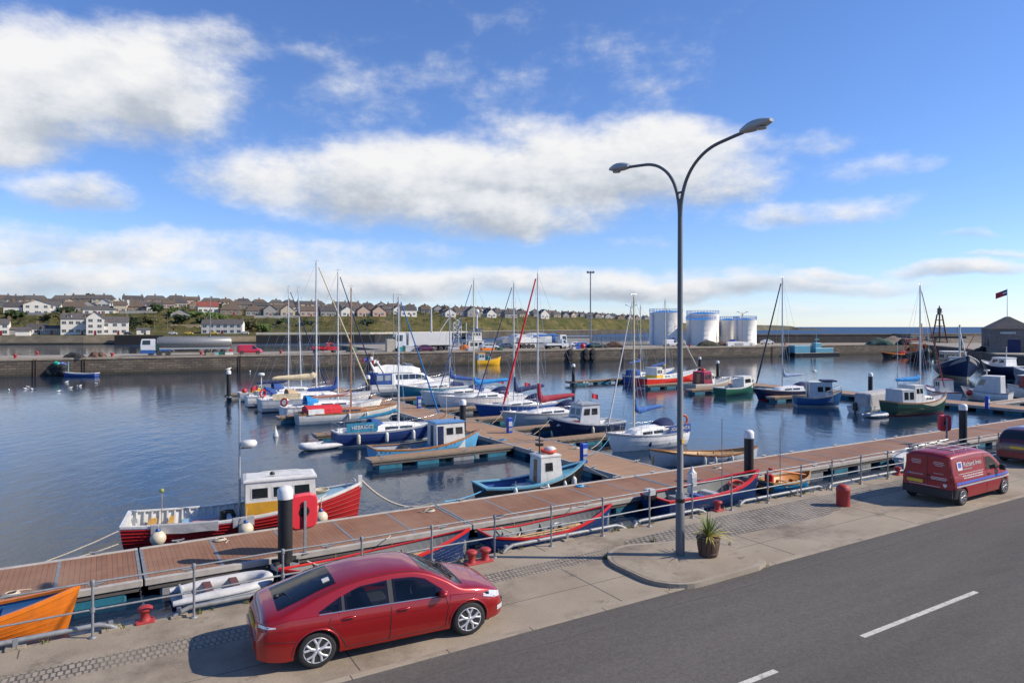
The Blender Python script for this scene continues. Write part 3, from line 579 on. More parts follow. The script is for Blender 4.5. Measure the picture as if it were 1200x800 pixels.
for s in (1, -1):
    arc = [(0, s*.01, 8.6), (0, s*.05, 9.0), (0, s*.18, 9.42), (0, s*.4, 9.75), (0, s*.72, 10.0), (0, s*1.1, 10.15), (0, s*1.6, 10.22), (0, s*2.0, 10.26)]
    arc = [tuple(catm(arc, i/6)) for i in range(6*7+1)]; mb = MB(); mb.tube(arc, [.052-.012*min(1, i/20) for i in range(len(arc))], LAMPM, 12); a = mb.build('arm', t)
    mb = MB(); rings = []
    for i in range(17):
        q = i/16; y = s*(1.95+.82*q); ww = .19*math.sin(math.pi*(.10+.82*q))**.7; hh = .15*math.sin(math.pi*(.12+.8*q))**.8; zc = 10.28+.06*q
        rings.append([(ww*math.cos(k*math.pi/6), y, zc+hh*(math.sin(k*math.pi/6) if k <= 6 else .55*math.sin(k*math.pi/6))) for k in range(12)])
    mb.loft(rings, LHEAD, closed=True, cap=True, smooth=True); h = mb.build('lamp_head', t)
    mb = MB(); mb.lathe([(.12, -.02), (.11, -.05), (.02, -.06)], mat('lamp_lens', (.35, .36, .36), .2), c=(0, s*2.5, 10.26), n=12); mb.build('lens', h)
mb = MB(); mb.tube([(0, -.1, 9.22), (0, .1, 9.22)], .03, LAMPM, 8); mb.build('brace', t)
# planter and its plant
t = thing('barrel_planter', 'half barrel planter standing on the kerbed island', 'planter', G(830, 651, ZQ+.1)); BARW = brickmat('barrel_staves', (.13, .07, .04), (.09, .05, .03), (.02, .015, .01), 40, .11, .01, axes='ZX', jit=0, dirt=(.06, .04, .03))
mb = MB(); mb.lathe([(.215, 0), (.255, .15), (.28, .32), (.285, .50), (.258, .50), (.245, .46)], BARW, n=22); mb.build('staves', t)
for z, r in ((.07, .238), (.42, .29)):
    mb = MB(); mb.lathe([(r, z), (r+.006, z), (r+.01, z+.05), (r, z+.05)], mat('rusty_hoop', (.09, .055, .04), .8), n=22); mb.build('hoop', t)
mb = MB(); mb.lathe([(.25, .44), (.01, .48)], mat('soil', (.05, .035, .025), .95), n=20, cap=False); mb.build('soil', t)
p = thing('yucca_plant', 'spiky green yucca with yellowing lower leaves growing in the barrel', 'plant', G(830, 651, ZQ+.1)+Vector((0, 0, .46))); LEAF = mat('yucca_leaf', (.20, .26, .06), .5, var=.4, scale=4); LEAFY = mat('yellow_leaf', (.46, .38, .09), .6, var=.35, scale=4)
mb = MB(); mb2 = MB()
for i in range(75):
    a = rnd.uniform(0, 6.283); el_ = R(rnd.uniform(15, 86)); l = rnd.uniform(.45, .78); droop = (.95-el_/1.5)*rnd.uniform(.5, 1.1)*l*.75
    pts = []
    for k in range(5):
        q = k/4; pts.append(Vector((math.cos(a)*math.cos(el_)*l*q, math.sin(a)*math.cos(el_)*l*q, math.sin(el_)*l*q-droop*q*q+.02)))
    sd_ = Vector((-math.sin(a), math.cos(a), 0)); wd = [.014, .02, .018, .011, .001]
    vs = []
    for q, wk in zip(pts, wd): vs += [q-sd_*wk, q+sd_*wk+Vector((0, 0, .004))]
    (mb2 if (el_ < R(38) or rnd.random() < .18) else mb).add(vs, [(2*k, 2*k+1, 2*k+3, 2*k+2) for k in range(4)], LEAFY if (el_ < R(38)) else LEAF, True)
for i in range(60):
    a = rnd.uniform(0, 6.283); r0 = rnd.uniform(.1, .26); l = rnd.uniform(.12, .3); pts = [Vector((math.cos(a)*(r0+.5*l*q), math.sin(a)*(r0+.5*l*q), -.08+l*q*(1.1-q*.9))) for q in (0, .35, .7, 1)]
    sd_ = Vector((-math.sin(a), math.cos(a), 0)); vs = []
    for q, wk in zip(pts, (.006, .01, .008, .001)): vs += [q-sd_*wk, q+sd_*wk]
    mb2.add(vs, [(2*k, 2*k+1, 2*k+3, 2*k+2) for k in range(3)], LEAFY if i % 2 else LEAF, True)
mb.build('green_leaves', p, recalc=False); mb2.build('yellow_leaves', p, recalc=False)
# lifebuoy cabinets
def lifebox(loc, label, rot, sz=1.0, post=1.75):
    t = thing('lifebuoy_cabinet', label, 'lifebuoy cabinet', loc, rot)
    mb = MB(); mb.box(-.045, .045, -.03, .03, 0, post, GALV); mb.box(-.1, .1, -.08, .08, 0, .02, GALV); mb.build('post', t)
    HO = mat('lifebuoy_housing_red', (.62, .035, .05), .35, var=.08); prof = []
    def rr(s, y):
        o = []
        for k in range(32):
            a = 2*math.pi*k/32; c, s_ = math.cos(a), math.sin(a); x = abs(c)**.45*(1 if c > 0 else -1)*.44*s; z = abs(s_)**.45*(1 if s_ > 0 else -1)*.53*s; o.append((x*sz, y, 2.0-.62+z*sz))
        return o
    mb = MB(); mb.loft([rr(.9, .07), rr(1, .12), rr(1, .26), rr(.88, .33), rr(.42, .345), rr(.33, .30)], HO, closed=True, cap=True); mb.build('housing', t)
    mb = MB(); mb.add([(.145*sz*math.cos(2*math.pi*k/20), .302, 1.38+.17*sz*math.sin(2*math.pi*k/20)) for k in range(20)], [tuple(range(20))], BLACK); mb.lathe([(.16*sz, .055), (.16*sz, .069)], BLACK, c=(0, 0, 1.38), axis='y', n=20); mb.build('recess', t)
    return t
lifebox(G(357.5, 648, ZD), 'red lifebuoy cabinet on a steel post beside the red fishing boat', R(31)+.15, 1.13)
lifebox(UV(46.8, 23.35, ZD), 'red lifebuoy cabinet on a post behind the red van', R(31-25), 1.0)
# power posts
def pedestal(loc, label, m, h=1.1, capm=None, lens=False):
    t = thing('power_pedestal', label, 'power pedestal', loc, ANG)
    mb = MB(); mb.bbox(-.2, .2, -.15, .15, 0, h, m, .05); mb.build('body', t)
    mb = MB(); mb.panel((-.2, -.15, 0), (.2, -.15, 0), (.2, -.15, h), (-.2, -.15, h), .15, .85, .45, .75, .012, LGREY); mb.panel((-.2, -.15, 0), (.2, -.15, 0), (.2, -.15, h), (-.2, -.15, h), .15, .85, .15, .35, .012, GREYP); mb.build('socket_panel', t)
    if capm:
        mb = MB(); mb.lathe([(.17, h), (.13, h+.05), (.10, h+.08), (.05, h+.2), (.01, h+.27)], capm, n=14); mb.build('cap', t)
PEDB = paint('pedestal_blue', (.015, .07, .42), .3)
pedestal(G(597, 507, ZD), 'blue power pedestal on the walkway left of the maroon covered yacht', PEDB)
pedestal(G(684, 542, ZD), 'blue power pedestal on the walkway nearest the quay pontoon', PEDB)
pedestal(G(491, 478, ZD), 'blue power pedestal far along the wide walkway', PEDB)
pedestal(G(1157, 479, ZD), 'blue power pedestal on the far marina arm', PEDB, 1.2)
pedestal(G(811, 577, ZD), 'white power pedestal with grey pointed cap beside the street lamp', WHITE, .95, LGREY)
# ropes
def rope(a, b, sag, m, label, r=.022, n=14):
    a, b = Vector(a), Vector(b); pts = [a.lerp(b, i/n)-Vector((0, 0, 4*sag*(i/n)*(1-i/n))) for i in range(n+1)]
    mb = MB(); mb.tube([p-a for p in pts], r, m, 6); return tag(mb.build('mooring_rope', loc=a), label, 'rope')
# ------------------------------------------------------------------ boats: common parts
def hull(root, Lh, B, F, bow=.45, stern=.12, tr=.78, rake=.7, mats=None, boot=.10, bul=.12, floor=None, well=(), deckm=None, innerm=None, gun=None, gw=.07, gh=.06, pw=2.3, draft=.4, n=26, rub=.0, trake=.15, dbl=False, tm=None, camber=0.0, full=1.0):
    top, strp, btm, sub = mats
    def b(t):
        if dbl and t < .5: return B/2*max(.012, 1-((.5-t)/.5)**2.1)
        if t < .42: return B/2*(tr+(1-tr)*math.sin(math.pi/2*t/.42))
        return max(.012, B/2*(1-((t-.42)/.58)**pw))
    def sh(t):
        return F+bow*max(0, (t-.3)/.7)**2+stern*max(0, (.4-t)/.4)**2
    def wf(s, t): return max(0.0, 1-max(0, s)**(2.8-1.5*t*full))**.75 if s < 1 else 0.0
    def pt(t, z, side, inset=0.0):
        s = (sh(t)-z)/(sh(t)+draft); x = t*Lh-rake*min(1.2, max(0, s))*t**5
        if not dbl: x += trake*s*(1-t)**7
        else: x += rake*.6*min(1.2, max(0, s))*(1-t)**7
        y = b(t)*wf(s, t)-inset; return (x, side*max(.003, y), z)
    ts = [1-(1-i/n)**1.15 for i in range(n+1)]
    mb = MB()
    for side in (1, -1):
        rows = []
        for t in ts:
            h = sh(t); zz = [h, h-.09, h-.1-(h-.1-boot)*.33, h-.1-(h-.1-boot)*.66, boot, .0, -draft*.45, -draft]
            rows.append([pt(t, z, side) for z in zz])
        for j, m in enumerate((strp, top, top, top, btm, sub, sub)):
            mb.loft([[r[j], r[j+1]] for r in rows], m, smooth=True)
    if not dbl:
        h = sh(0); zz = [h, h-.09, h*.5, boot, 0, -draft*.45, -draft*.98]
        tp = [pt(0, z, 1) for z in zz]; ts_ = [pt(0, z, -1) for z in zz]
        for j in range(6): mb.add([tp[j], tp[j+1], ts_[j+1], ts_[j]], [(0, 1, 2, 3)], (tm or top) if j < 3 else (btm if j == 3 else sub))
    mb.build('hull', root)
    # inside
    def zd(t):
        for t0, t1, f in well:
            if t0 <= t <= t1: return f if not callable(f) else f(t)
        return sh(t)-bul
    mb = MB(); ti = [max(.012 if not dbl else .03, t) for t in ts if t < .985]
    ex = []
    for t0, t1, f in well: ex += [t0-.0005, t0+.0005, t1-.0005, t1+.0005]
    ti = sorted(set([t for t in ti+ex if .01 <= t <= .985])); IM = innerm or deckm; C = []
    for t in ti:
        z = zd(t); h = sh(t); w1 = pt(t, h, 1)[1]-.02; w0 = min(w1, max(.01, pt(t, z, 1)[1]-.045)); x = pt(t, h, 1)[0]
        C.append((x, w1, w0, h-.004, z))
    for s in (1, -1): mb.loft([[(x, s*w1, h), (x, s*w0, z+.0)] for x, w1, w0, h, z in C], IM)
    mb.loft([[(x, -w0, z), (x, 0, z+camber), (x, w0, z)] for x, w1, w0, h, z in C], deckm, smooth=False)
    for q in (C[0], C[-1]):
        x, w1, w0, h, z = q; mb.add([(x, -w1, h), (x, w1, h), (x, w0, z), (x, -w0, z)], [(0, 1, 2, 3)], IM)
    mb.build('deck', root)
    if gun:
        mb = MB()
        for s in (1, -1):
            rg = []
            for t in ts:
                p = pt(t, sh(t), s); o = p[1]+s*.02; i = p[1]-s*min(gw, abs(p[1])*.9); rg.append([(p[0], o, p[2]-.05), (p[0], o, p[2]+gh), (p[0], i, p[2]+gh), (p[0], i, p[2]-.01)])
            mb.loft(rg, gun, closed=True, cap=True)
        if not dbl:
            p = pt(0, sh(0), 1); mb.box(p[0]-.02, p[0]+gw, -p[1], p[1], p[2]-.05, p[2]+gh-.004, gun)
        mb.build('gunwale', root)
    return sh, b, pt
def cabin(root, x0, x1, w0, w1, z0, h, fr, rr, wallm, roofm, wins_side=2, wins_front=2, over=.08, lower=None, lowerh=.4, door=None, winz=(.5, .86), name='wheelhouse', roofh=.06, side_fr=(.08, .92), front='+', tumble=.06, wrear=0, fw=None):
    # w0/w1: half width at rear/front; fr, rr: how far the front/rear wall leans back over its height
    A = [(x0, -w0), (x1, -w1), (x1, w1), (x0, w0)]
    tx0, tx1 = x0+rr, x1-fr
    Tp = [(tx0, -(w0-tumble)), (tx1, -(w1-tumble)), (tx1, w1-tumble), (tx0, w0-tumble)]
    bot = [(x, y, z0) for x, y in A]; top = [(x, y, z0+h) for x, y in Tp]
    mb = MB(); mb.loft([bot, top], wallm, closed=True, cap=True); wh = mb.build(name, root)
    if lower:
        mb = MB(); f = lowerh/h; mid = [tuple(Vector(b)*(1-f)+Vector(t_)*f) for b, t_ in zip(bot, top)]
        def grow(ps, g): return [(p[0]+(g if p[0] > (x0+x1)/2 else -g), p[1]+(g if p[1] > 0 else -g), p[2]) for p in ps]
        mb.loft([grow(bot, .006), grow(mid, .006)], lower, closed=True, cap=True); mb.build('lower_panel', root)
    mb = MB(); o = over; mb.loft([[(tx0-o, -(w0-tumble+o*.6), z0+h), (tx1+o, -(w1-tumble+o*.6), z0+h), (tx1+o, w1-tumble+o*.6, z0+h), (tx0-o, w0-tumble+o*.6, z0+h)], [(tx0-o, -(w0-tumble+o*.6), z0+h+roofh), (tx1+o, -(w1-tumble+o*.6), z0+h+roofh), (tx1+o, w1-tumble+o*.6, z0+h+roofh), (tx0-o, w0-tumble+o*.6, z0+h+roofh)], [(tx0+.05, -(w0-tumble)*.75, z0+h+roofh+.05), (tx1-.05, -(w1-tumble)*.75, z0+h+roofh+.05), (tx1-.05, (w1-tumble)*.75, z0+h+roofh+.05), (tx0+.05, (w0-tumble)*.75, z0+h+roofh+.05)]], roofm, closed=True, cap=True); mb.build('roof', root)
    quads = [((bot[0], bot[1], top[1], top[0]), wins_side, side_fr), ((bot[2], bot[3], top[3], top[2]), wins_side, (1-side_fr[1], 1-side_fr[0])), ((bot[1], bot[2], top[2], top[1]), wins_front, (.06, .94)), ((bot[3], bot[0], top[0], top[3]), wrear, (.06, .94))]
    for q, nn, (f0, f1) in quads:
        for i in range(nn):
            a = f0+(f1-f0)*(i+.07)/nn; b_ = f0+(f1-f0)*(i+.93)/nn
            mb = MB(); mb.panel(*q, a, b_, winz[0], winz[1], .008, fw or wallm); mb.panel(*q, a+.02, b_-.02, winz[0]+.025, winz[1]-.025, .014, GLASS); mb.build('window', root)
    if door:
        mb = MB(); mb.panel(bot[3], bot[0], top[0], top[3], .35, .65, .02, .9, .012, door); mb.build('door', root)
    return wh
def trunk(root, x0, x1, w0, w1, z0, h, m, win=True, nose=.5, name='coachroof', winx=(.15, .75), wm=None, zf=None):
    def ring(x, w, hh, zz): return [(x, -w, zz), (x, -w*.93, zz+hh*.75), (x, -w*.8, zz+hh*.96), (x, 0, zz+hh*1.1), (x, w*.8, zz+hh*.96), (x, w*.93, zz+hh*.75), (x, w, zz)]
    rs = []; xs = [0, .02, .25, .5, .75, .86, .94, 1.0]; hs = [.97, 1, 1.0, .95, .82, .66, .36, .03]
    for q, k in zip(xs, hs): rs.append(ring(x0+(x1-x0)*q, w0+(w1-w0)*q, h*k, z0))
    mb = MB(); mb.loft(rs, m, cap=True, smooth=False); o = mb.build(name, root)
    if win:
        for s in (1, -1):
            def P(q, f): 
                x = x0+(x1-x0)*q; w_ = w0+(w1-w0)*q; hh = h*interp(q, list(zip(xs, hs)))*.75; return (x, s*w_*(1-.07*f), z0+hh*f)
            a, b_ = winx; A, B_, C_, D_ = P(a, 0), P(b_, 0), P(b_, 1), P(a, 1)
            if s > 0: A, B_, C_, D_ = B_, A, D_, C_
            k = 2
            for i in range(k):
                mb = MB(); mb.panel(A, B_, C_, D_, (i+.06)/k, (i+.94)/k, .3, .82, .01, wm or GLASS); mb.build('window', root)
    return o
def loop_rail(root, pts, posts, r=.013, m=None, name='rail'):
    mb = MB(); mb.tube(pts, r, m or STEEL, 6)
    for a, b_ in posts: mb.tube([a, b_], r, m or STEEL, 6)
    return mb.build(name, root)
def fender(loc, label, m=None, l=.5, r=.11):
    t = thing('boat_fender', label, 'fender', loc, 0, 'fenders hung on the boats')
    mb = MB(); mb.lathe([(.02, -l/2-.04), (r*.7, -l/2), (r, -l/2+.08), (r, l/2-.08), (r*.7, l/2), (.03, l/2+.06)], m or WHITE, n=12); mb.build('body', t)
    mb = MB(); mb.tube([(0, 0, l/2), (0, 0, l/2+.35)], .01, ROPE, 5); mb.build('lanyard', t)
def ballfender(loc, label, c1, c2):
    t = thing('ball_fender', label, 'fender', loc, 0, 'fenders hung on the boats')
    mb = MB(); mb.sphere((0, 0, 0), .27, c1, 12); mb.build('ball', t)
    mb = MB(); mb.lathe([(.1, .22), (.09, .3), (.05, .36)], c2, n=10); mb.tube([(0, 0, .34), (0, .1, .8)], .012, ROPE, 5); mb.build('collar', t)
def lifering(loc, label, m=None, rx=80, rz=0, r=.32):
    mb = MB(); M_ = RZ(rz) @ RX(rx); 
    for k in range(12):
        pts = []
        for i in range(5):
            a = 2*math.pi*(k+i/4)/12; pts.append(M_ @ Vector((r*math.cos(a), r*math.sin(a), 0)))
        mb.tube(pts, .075, (WHITE if k % 3 == 0 and m is None else (m or ORANGE)), 8, cap=False)
    return tag(mb.build('lifebuoy', loc=loc), label, 'lifebuoy', 'lifebuoys on the boats')
def mast(root, x, z0, z1, m, r=.065, spreaders=(.52,), B=2.2, cp=None, F=1.0, Lh=8, rig=True, y=0, lean=0.0, tophamper=True, bowx=None, sternx=0.1, sternz=None, bowz=None, r2=.7):
    mb = MB(); mb.tube([(x, y, z0), (x+lean*.5, y, (z0+z1)/2), (x+lean, y, z1)], [r, r, r*r2], m, 10); mb.build('mast', root)
    if tophamper:
        mb = MB(); mb.tube([(x+lean, y, z1), (x+lean, y, z1+.35)], .012, STEEL, 5); mb.tube([(x+lean-.25, y, z1+.12), (x+lean+.25, y, z1+.12)], .015, STEEL, 5); mb.build('masthead', root)
    for f in spreaders:
        z = z0+(z1-z0)*f; mb = MB(); mb.tube([(x+lean*f, y-B*.34, z), (x+lean*f, y, z+.04), (x+lean*f, y+B*.34, z)], .02, m, 6); mb.build('spreader', root)
    if rig:
        mb = MB(); rw = .009; cx = x-.1
        for s in (1, -1):
            f = spreaders[0] if spreaders else .5; zs = z0+(z1-z0)*f
            mb.tube([(cx, s*B*.46, F), (x+lean*f, s*B*.34, zs), (x+lean, 0, z1-.1)], rw, STEEL, 5)
            mb.tube([(cx-.35, s*B*.46, F), (x+lean*f, y, zs)], rw, STEEL, 5); mb.tube([(cx+.4, s*B*.44, F), (x+lean*f, y, zs)], rw, STEEL, 5)
        mb.tube([(sternx, 0, sternz or F), (x+lean, 0, z1)], rw, STEEL, 5)
        if bowx: mb.tube([(bowx, 0, bowz), (x+lean, 0, z1-.05)], rw, STEEL, 5)
        mb.build('rigging', root)
def boom(root, x, z, l, m, cover, drop=0.0, up=.85, fat=1.0):
    mb = MB(); mb.tube([(x-.05, 0, z), (x-l, 0, z+drop)], .05, m, 8); mb.build('boom', root)
    if cover:
        P = [(x-.02, 0, z+up), (x-.06, 0, z+.55*up), (x-.16, 0, z+.26), (x-.45, 0, z+.15), (x-l*.35, 0, z+.12+drop*.35), (x-l*.65, 0, z+.10+drop*.65), (x-l*.93, 0, z+.08+drop*.93), (x-l-.03, 0, z+.05+drop)]
        rr = [.11, .14, .21, .21, .18, .155, .13, .08]
        mb = MB(); P2 = []; r2 = []
        for i in range(len(P)-1):
            for k in range(3):
                q = k/3; P2.append(tuple(Vector(P[i]).lerp(Vector(P[i+1]), q)+Vector((0, rnd.uniform(-.012, .012), rnd.uniform(-.012, .012))))); r2.append((rr[i]*(1-q)+rr[i+1]*q)*fat*rnd.uniform(.93, 1.06))
        P2.append(P[-1]); r2.append(rr[-1]*fat); mb.tube(P2, r2, cover, 10, flat=.75); mb.build('sail_cover', root)
def genoa(root, a, b_, m, r=.075):
    a, b_ = Vector(a), Vector(b_); mb = MB(); n = 12; mb.tube([a.lerp(b_, .04+.93*i/n) for i in range(n+1)], [r*(.7 if i in (0, n) else 1.15-.5*i/n) for i in range(n+1)], m, 8); mb.build('furled_sail', root)
def sprayhood(root, x0, x1, w, z0, h, m, clear=True):
    rg = []
    for i in range(6):
        q = i/5; x = x0+(x1-x0)*q; hh = h*math.cos(q*1.45)**.55 if q < 1 else .04; rg.append([(x, w*math.cos(a)*(1-.1*q), z0+hh*math.sin(a)**.7) for a in [math.pi*k/10 for k in range(11)]])
    mb = MB(); mb.loft(rg, m, smooth=True); o = mb.build('sprayhood', root)
    return o
def cloth_panel(root, x0, x1, y, z0, z1, m, name='dodger', text=None, ts=.3, tm=None, face=-1, sxx=1.0):
    mb = MB(); rg = []
    for i in range(9):
        x = x0+(x1-x0)*i/8; rg.append([(x, y, z0), (x, y+.02*math.sin(i*2.1), (z0+z1)/2), (x, y, z1), (x, y+.02, z1), (x, y+.03, z0)])
    mb.loft(rg, m, closed=True, cap=True); o = mb.build(name, root)
    if text:
        if face < 0: mt = T((x0+x1)/2, y-.022, (z0+z1)/2) @ RX(90)
        else: mt = T((x0+x1)/2, y+.055, (z0+z1)/2) @ RZ(180) @ RX(90)
        lettering(text, ts, tm or WHITE, o, mt, sx=sxx)
    return o
def boat(name, label, cat, u, v, rev=False, da=0.0, group=None, z=0.0):
    return thing(name, label, cat, UV(u, v, z), ANG+(math.pi if rev else 0)+R(da), group)
def yacht(_k, label, us, v, Lh, B, F, rev, hullm, deckm, zm, xm, mm, cover, bl, ge=None, cab=True, strp=None, boot=None, hood=None, da=0.0, coverdrop=0.0, up=.85, wm=None, r=.065, gun=None, bow=.35, cabh=.42, gr=.075, boomz=1.15, lean=0.0, spreaders=(.52,), ch=(.28, .72), fat=1.0, rig=True):
    t = boat('sailing_yacht', label, 'yacht', us, v, rev, da, 'moored sailing yachts')
    sh, b, pt = hull(t, Lh, B, F, bow, .06, .72, .9, (hullm, strp or hullm, boot or hullm, DRED if boot is None else BLACK), bul=.05, well=((.05, .25, F-.42),), deckm=deckm, gun=gun or ALU, gw=.05, gh=.04, camber=.06, pw=2.1, draft=.5)
    c0, c1 = Lh*ch[0], Lh*ch[1]
    if cab: trunk(t, c0, c1, B*.33, B*.22, F-.05, cabh, deckm, wm=wm)
    for s in (1, -1):
        mb = MB(); mb.bbox(Lh*.05, Lh*.25, s*B*.36 if s < 0 else s*B*.22, s*B*.22 if s < 0 else s*B*.36, F-.42, F+.16, deckm, .03); mb.build('coaming', t)
    mast(t, xm, F+cabh*.9 if cab else F, zm, mm, r, spreaders, B, None, F, Lh, rig, bowx=None if ge else Lh-.2, bowz=F+bow, lean=lean)
    zb = F+cabh+boomz-.42 if cab else F+boomz
    if bl: boom(t, xm-.08, zb, bl, mm, cover, coverdrop, up, fat)
    if ge: genoa(t, (Lh-.15, 0, F+bow+.1), (xm+lean+.08, 0, zm-.15), ge, gr)
    # pulpit, stanchions, pushpit
    pts = [pt(.86, sh(.86), 1), pt(.995, sh(.995), 1), pt(.86, sh(.86), -1)]
    up_ = .55; P = [(pts[0][0], pts[0][1], pts[0][2]+up_), (Lh*.95, pts[0][1]*.6, F+bow+up_), (Lh+.05, 0, F+bow+up_+.03), (Lh*.95, -pts[0][1]*.6, F+bow+up_), (pts[2][0], pts[2][1], pts[2][2]+up_)]
    loop_rail(t, P, [((p[0]-.03, p[1], p[2]-up_), p) for p in (P[0], P[1], P[3], P[4])], .014, name='pulpit')
    xb = B/2*.7; P = [(Lh*.12, xb*1.05, F+up_), (.1, xb, F+up_+.05), (.1, -xb, F+up_+.05), (Lh*.12, -xb*1.05, F+up_)]
    loop_rail(t, P, [((p[0], p[1], F), p) for p in P], .014, name='pushpit')
    mb = MB()
    for s in (1, -1):
        q = [pt(f, sh(f), s) for f in (.12, .3, .5, .68, .86)]
        mb.tube([(x, y-s*.05, z+up_) for x, y, z in q], .008, STEEL, 5)
        for x, y, z in q[1:4]: mb.tube([(x, y-s*.05, z), (x, y-s*.05, z+up_)], .011, STEEL, 5)
    mb.build('guard_rail', t)
    if hood: sprayhood(t, c0-.55, c0+.75, B*.33, F+.1, .85, hood)
    return t, sh, b, pt
def place_px(px, v):           # u of the line v that lies in bearing px
    k = (px-600)/800.0; return (k*v*CA+v*SA)/(CA-k*SA)
# ------------------------------------------------------------------ the boats
def mt(px, py, v): u = place_px(px, v); y = u*SA+v*CA; return u, HC-(py-383)*y/800.0
# --- yachts on the inner side of the walkway (bows to the walkway)
u, z = mt(467, 347, 46.2)
HEB, sh, b, pt = yacht('h', 'navy hulled yacht with white cabin and teal name banner', 13.6, 46.2, 8.1, 2.5, .92, False, paint('hebrides_blue', (.018, .045, .17)), GEL, z, u-13.6, MASTW, None, 0, mat('azure_sail_strip', (.02, .17, .45), .8), strp=WHITE, boot=WHITE, boomz=.9, gr=.06, ch=(.34, .8), cabh=.5)
cloth_panel(HEB, .55, 2.75, -1.02, 1.0, 1.62, F_TEAL, 'name_banner', 'HEBRIDES', .36, WHITE)
sprayhood(HEB, 2.5, 3.6, .8, .95, .8, F_BLUE); boom(HEB, u-13.7, 1.95, 2.9, MASTW, F_TEAL, -.25, .3, .8)
mb = MB(); mb.tube([(7.9, 0, 1.35), (8.35, 0, 1.55), (8.6, 0, 1.9)], .05, WOOD, 8); mb.build('bowsprit', HEB)
for k, (x, wh, m) in enumerate(((1.3, 'near the stern', CREAM), (3.3, 'below the teal banner end', WHITE), (5.3, 'amidships', WHITE), (6.7, 'near the bow', CREAM))):
    p = UV(13.6+x, 46.2-1.25+max(0, x-5)*.14, .52); fender(p, ('cream' if m is CREAM else 'white')+' fender hanging on the navy yacht '+wh, m, .62, .13)
u, z = mt(411, 337, 58.2)
BT, sh, b, pt = yacht('r', 'white wooden yacht with varnished trim and red cover', 13.9, 58.1, 9.0, 2.5, .85, False, WHITE, PALEW, z, u-13.9, WOOD, F_PINK, 3.3, None, strp=WOOD, boot=WHITE, gun=WOOD, cab=False, bow=.4, up=.55, fat=.45, boomz=1.35, coverdrop=-.02, r=.075)
trunk(BT, 2.9, 6.2, .85, .6, .82, .42, WOOD, wm=GLASS)
mb = MB(); rg = [[(x, 1.05*math.cos(a), .9+(.62)*math.sin(a)**.6) for a in [math.pi*k/8 for k in range(9)]] for x in (.7, 1.4, 2.2, 3.0, 3.6)]; mb.loft(rg, F_RED, smooth=True, cap=True); mb.build('cockpit_cover', BT)
mb = MB(); mb.panel((.75, -1.08, .86), (2.05, -1.08, .86), (2.05, -1.0, 1.3), (.75, -1.0, 1.3), 0, 1, 0, 1, .02, F_WHITE); mb.build('white_cover_panel', BT)
u, z = mt(396, 318, 62.3)
yacht('b', 'white yacht with navy sail cover behind the red covered yacht', 13.6, 62.3, 9.4, 2.9, 1.0, False, GEL, GEL, z, u-13.6, MASTW, F_BLUE, 2.7, F_NAVY, strp=GEL, boot=NAVY, hood=F_BRIGHT, gr=.06, cabh=.5, up=1.2, fat=1.15, boomz=1.3)
lifering(UV(13.7, 61.6, 1.55), 'orange red lifebuoy on the stern rail of the white yacht with navy sail cover', BRED, 80, -20)
u, z = mt(370, 307, 68.8)
YC, sh, b, pt = yacht('c', 'large pale yacht with cream sail cover and tan sprayhood', 12.9, 68.6, 11.2, 3.4, 1.15, False, LGREY, GEL, z, u-12.9, MASTW, F_CREAM, 4.1, F_CREAM, strp=GEL, boot=NAVY, hood=F_TAN, cabh=.6, up=.5, fat=1.6, boomz=1.75, r=.09, spreaders=(.36, .66))
cloth_panel(YC, 1.0, 3.6, -1.42, 1.15, 1.75, F_CREAM, 'dodger')
mb = MB(); mb.tube([(.4, .9, 1.1), (.4, .9, 3.4)], .05, WHITE, 8); mb.lathe([(.02, 3.4), (.3, 3.42), (.32, 3.6), (.2, 3.68), (.01, 3.7)], WHITE, c=(.4, .9, 0), n=14); mb.build('radar', YC)
mb = MB(); mb.tube([(2.4, 0, 9.6), (2.4, 0, 9.6001)], .01, STEEL, 4)
lifering(UV(13.0, 67.2, 1.9), 'red lifebuoy on the stern of the large pale yacht', BRED, 90, 60)
u, z = mt(338, 337, 73.8)
yacht('d', 'white yacht with navy boom cover, leftmost mast of the marina', 12.6, 73.8, 8.6, 2.8, 1.0, False, GEL, GEL, z, u-12.6, MASTW, F_NAVY, 3.2, F_NAVY, strp=GEL, boot=NAVY, hood=F_BLUE, gr=.06, up=.5, boomz=1.3)
u, z = mt(353, 338, 79.2)
yacht('e', 'white yacht with slightly leaning mast behind the cream covered boom', 14.5, 79.2, 8.6, 2.8, 1.0, False, GEL, GEL, z, u-14.5, MASTW, F_NAVY, 3.0, None, strp=BLUE, boot=NAVY, hood=F_BLUE, lean=-.35, up=.5, boomz=1.2)
t = boat('motor_boat', 'small pale motor boat with yellow gear beside the outermost pile', 'motor boat', 12.9, 79.8); hull(t, 5.2, 2.0, .85, .3, .05, .85, .5, (LGREY, LGREY, TEAL, TEAL), bul=.3, deckm=GEL, gun=WHITE)
mb = MB(); mb.bbox(1.2, 2.4, -.5, .5, .7, 1.35, YEL, .1); mb.build('yellow_box', t); mb = MB(); mb.sphere((.5, -.6, 1.15), .28, BRED); mb.build('red_buoy', t); mb = MB(); mb.bbox(3, 4.4, -.6, .6, .6, 1.2, GEL, .15); mb.build('cuddy', t)
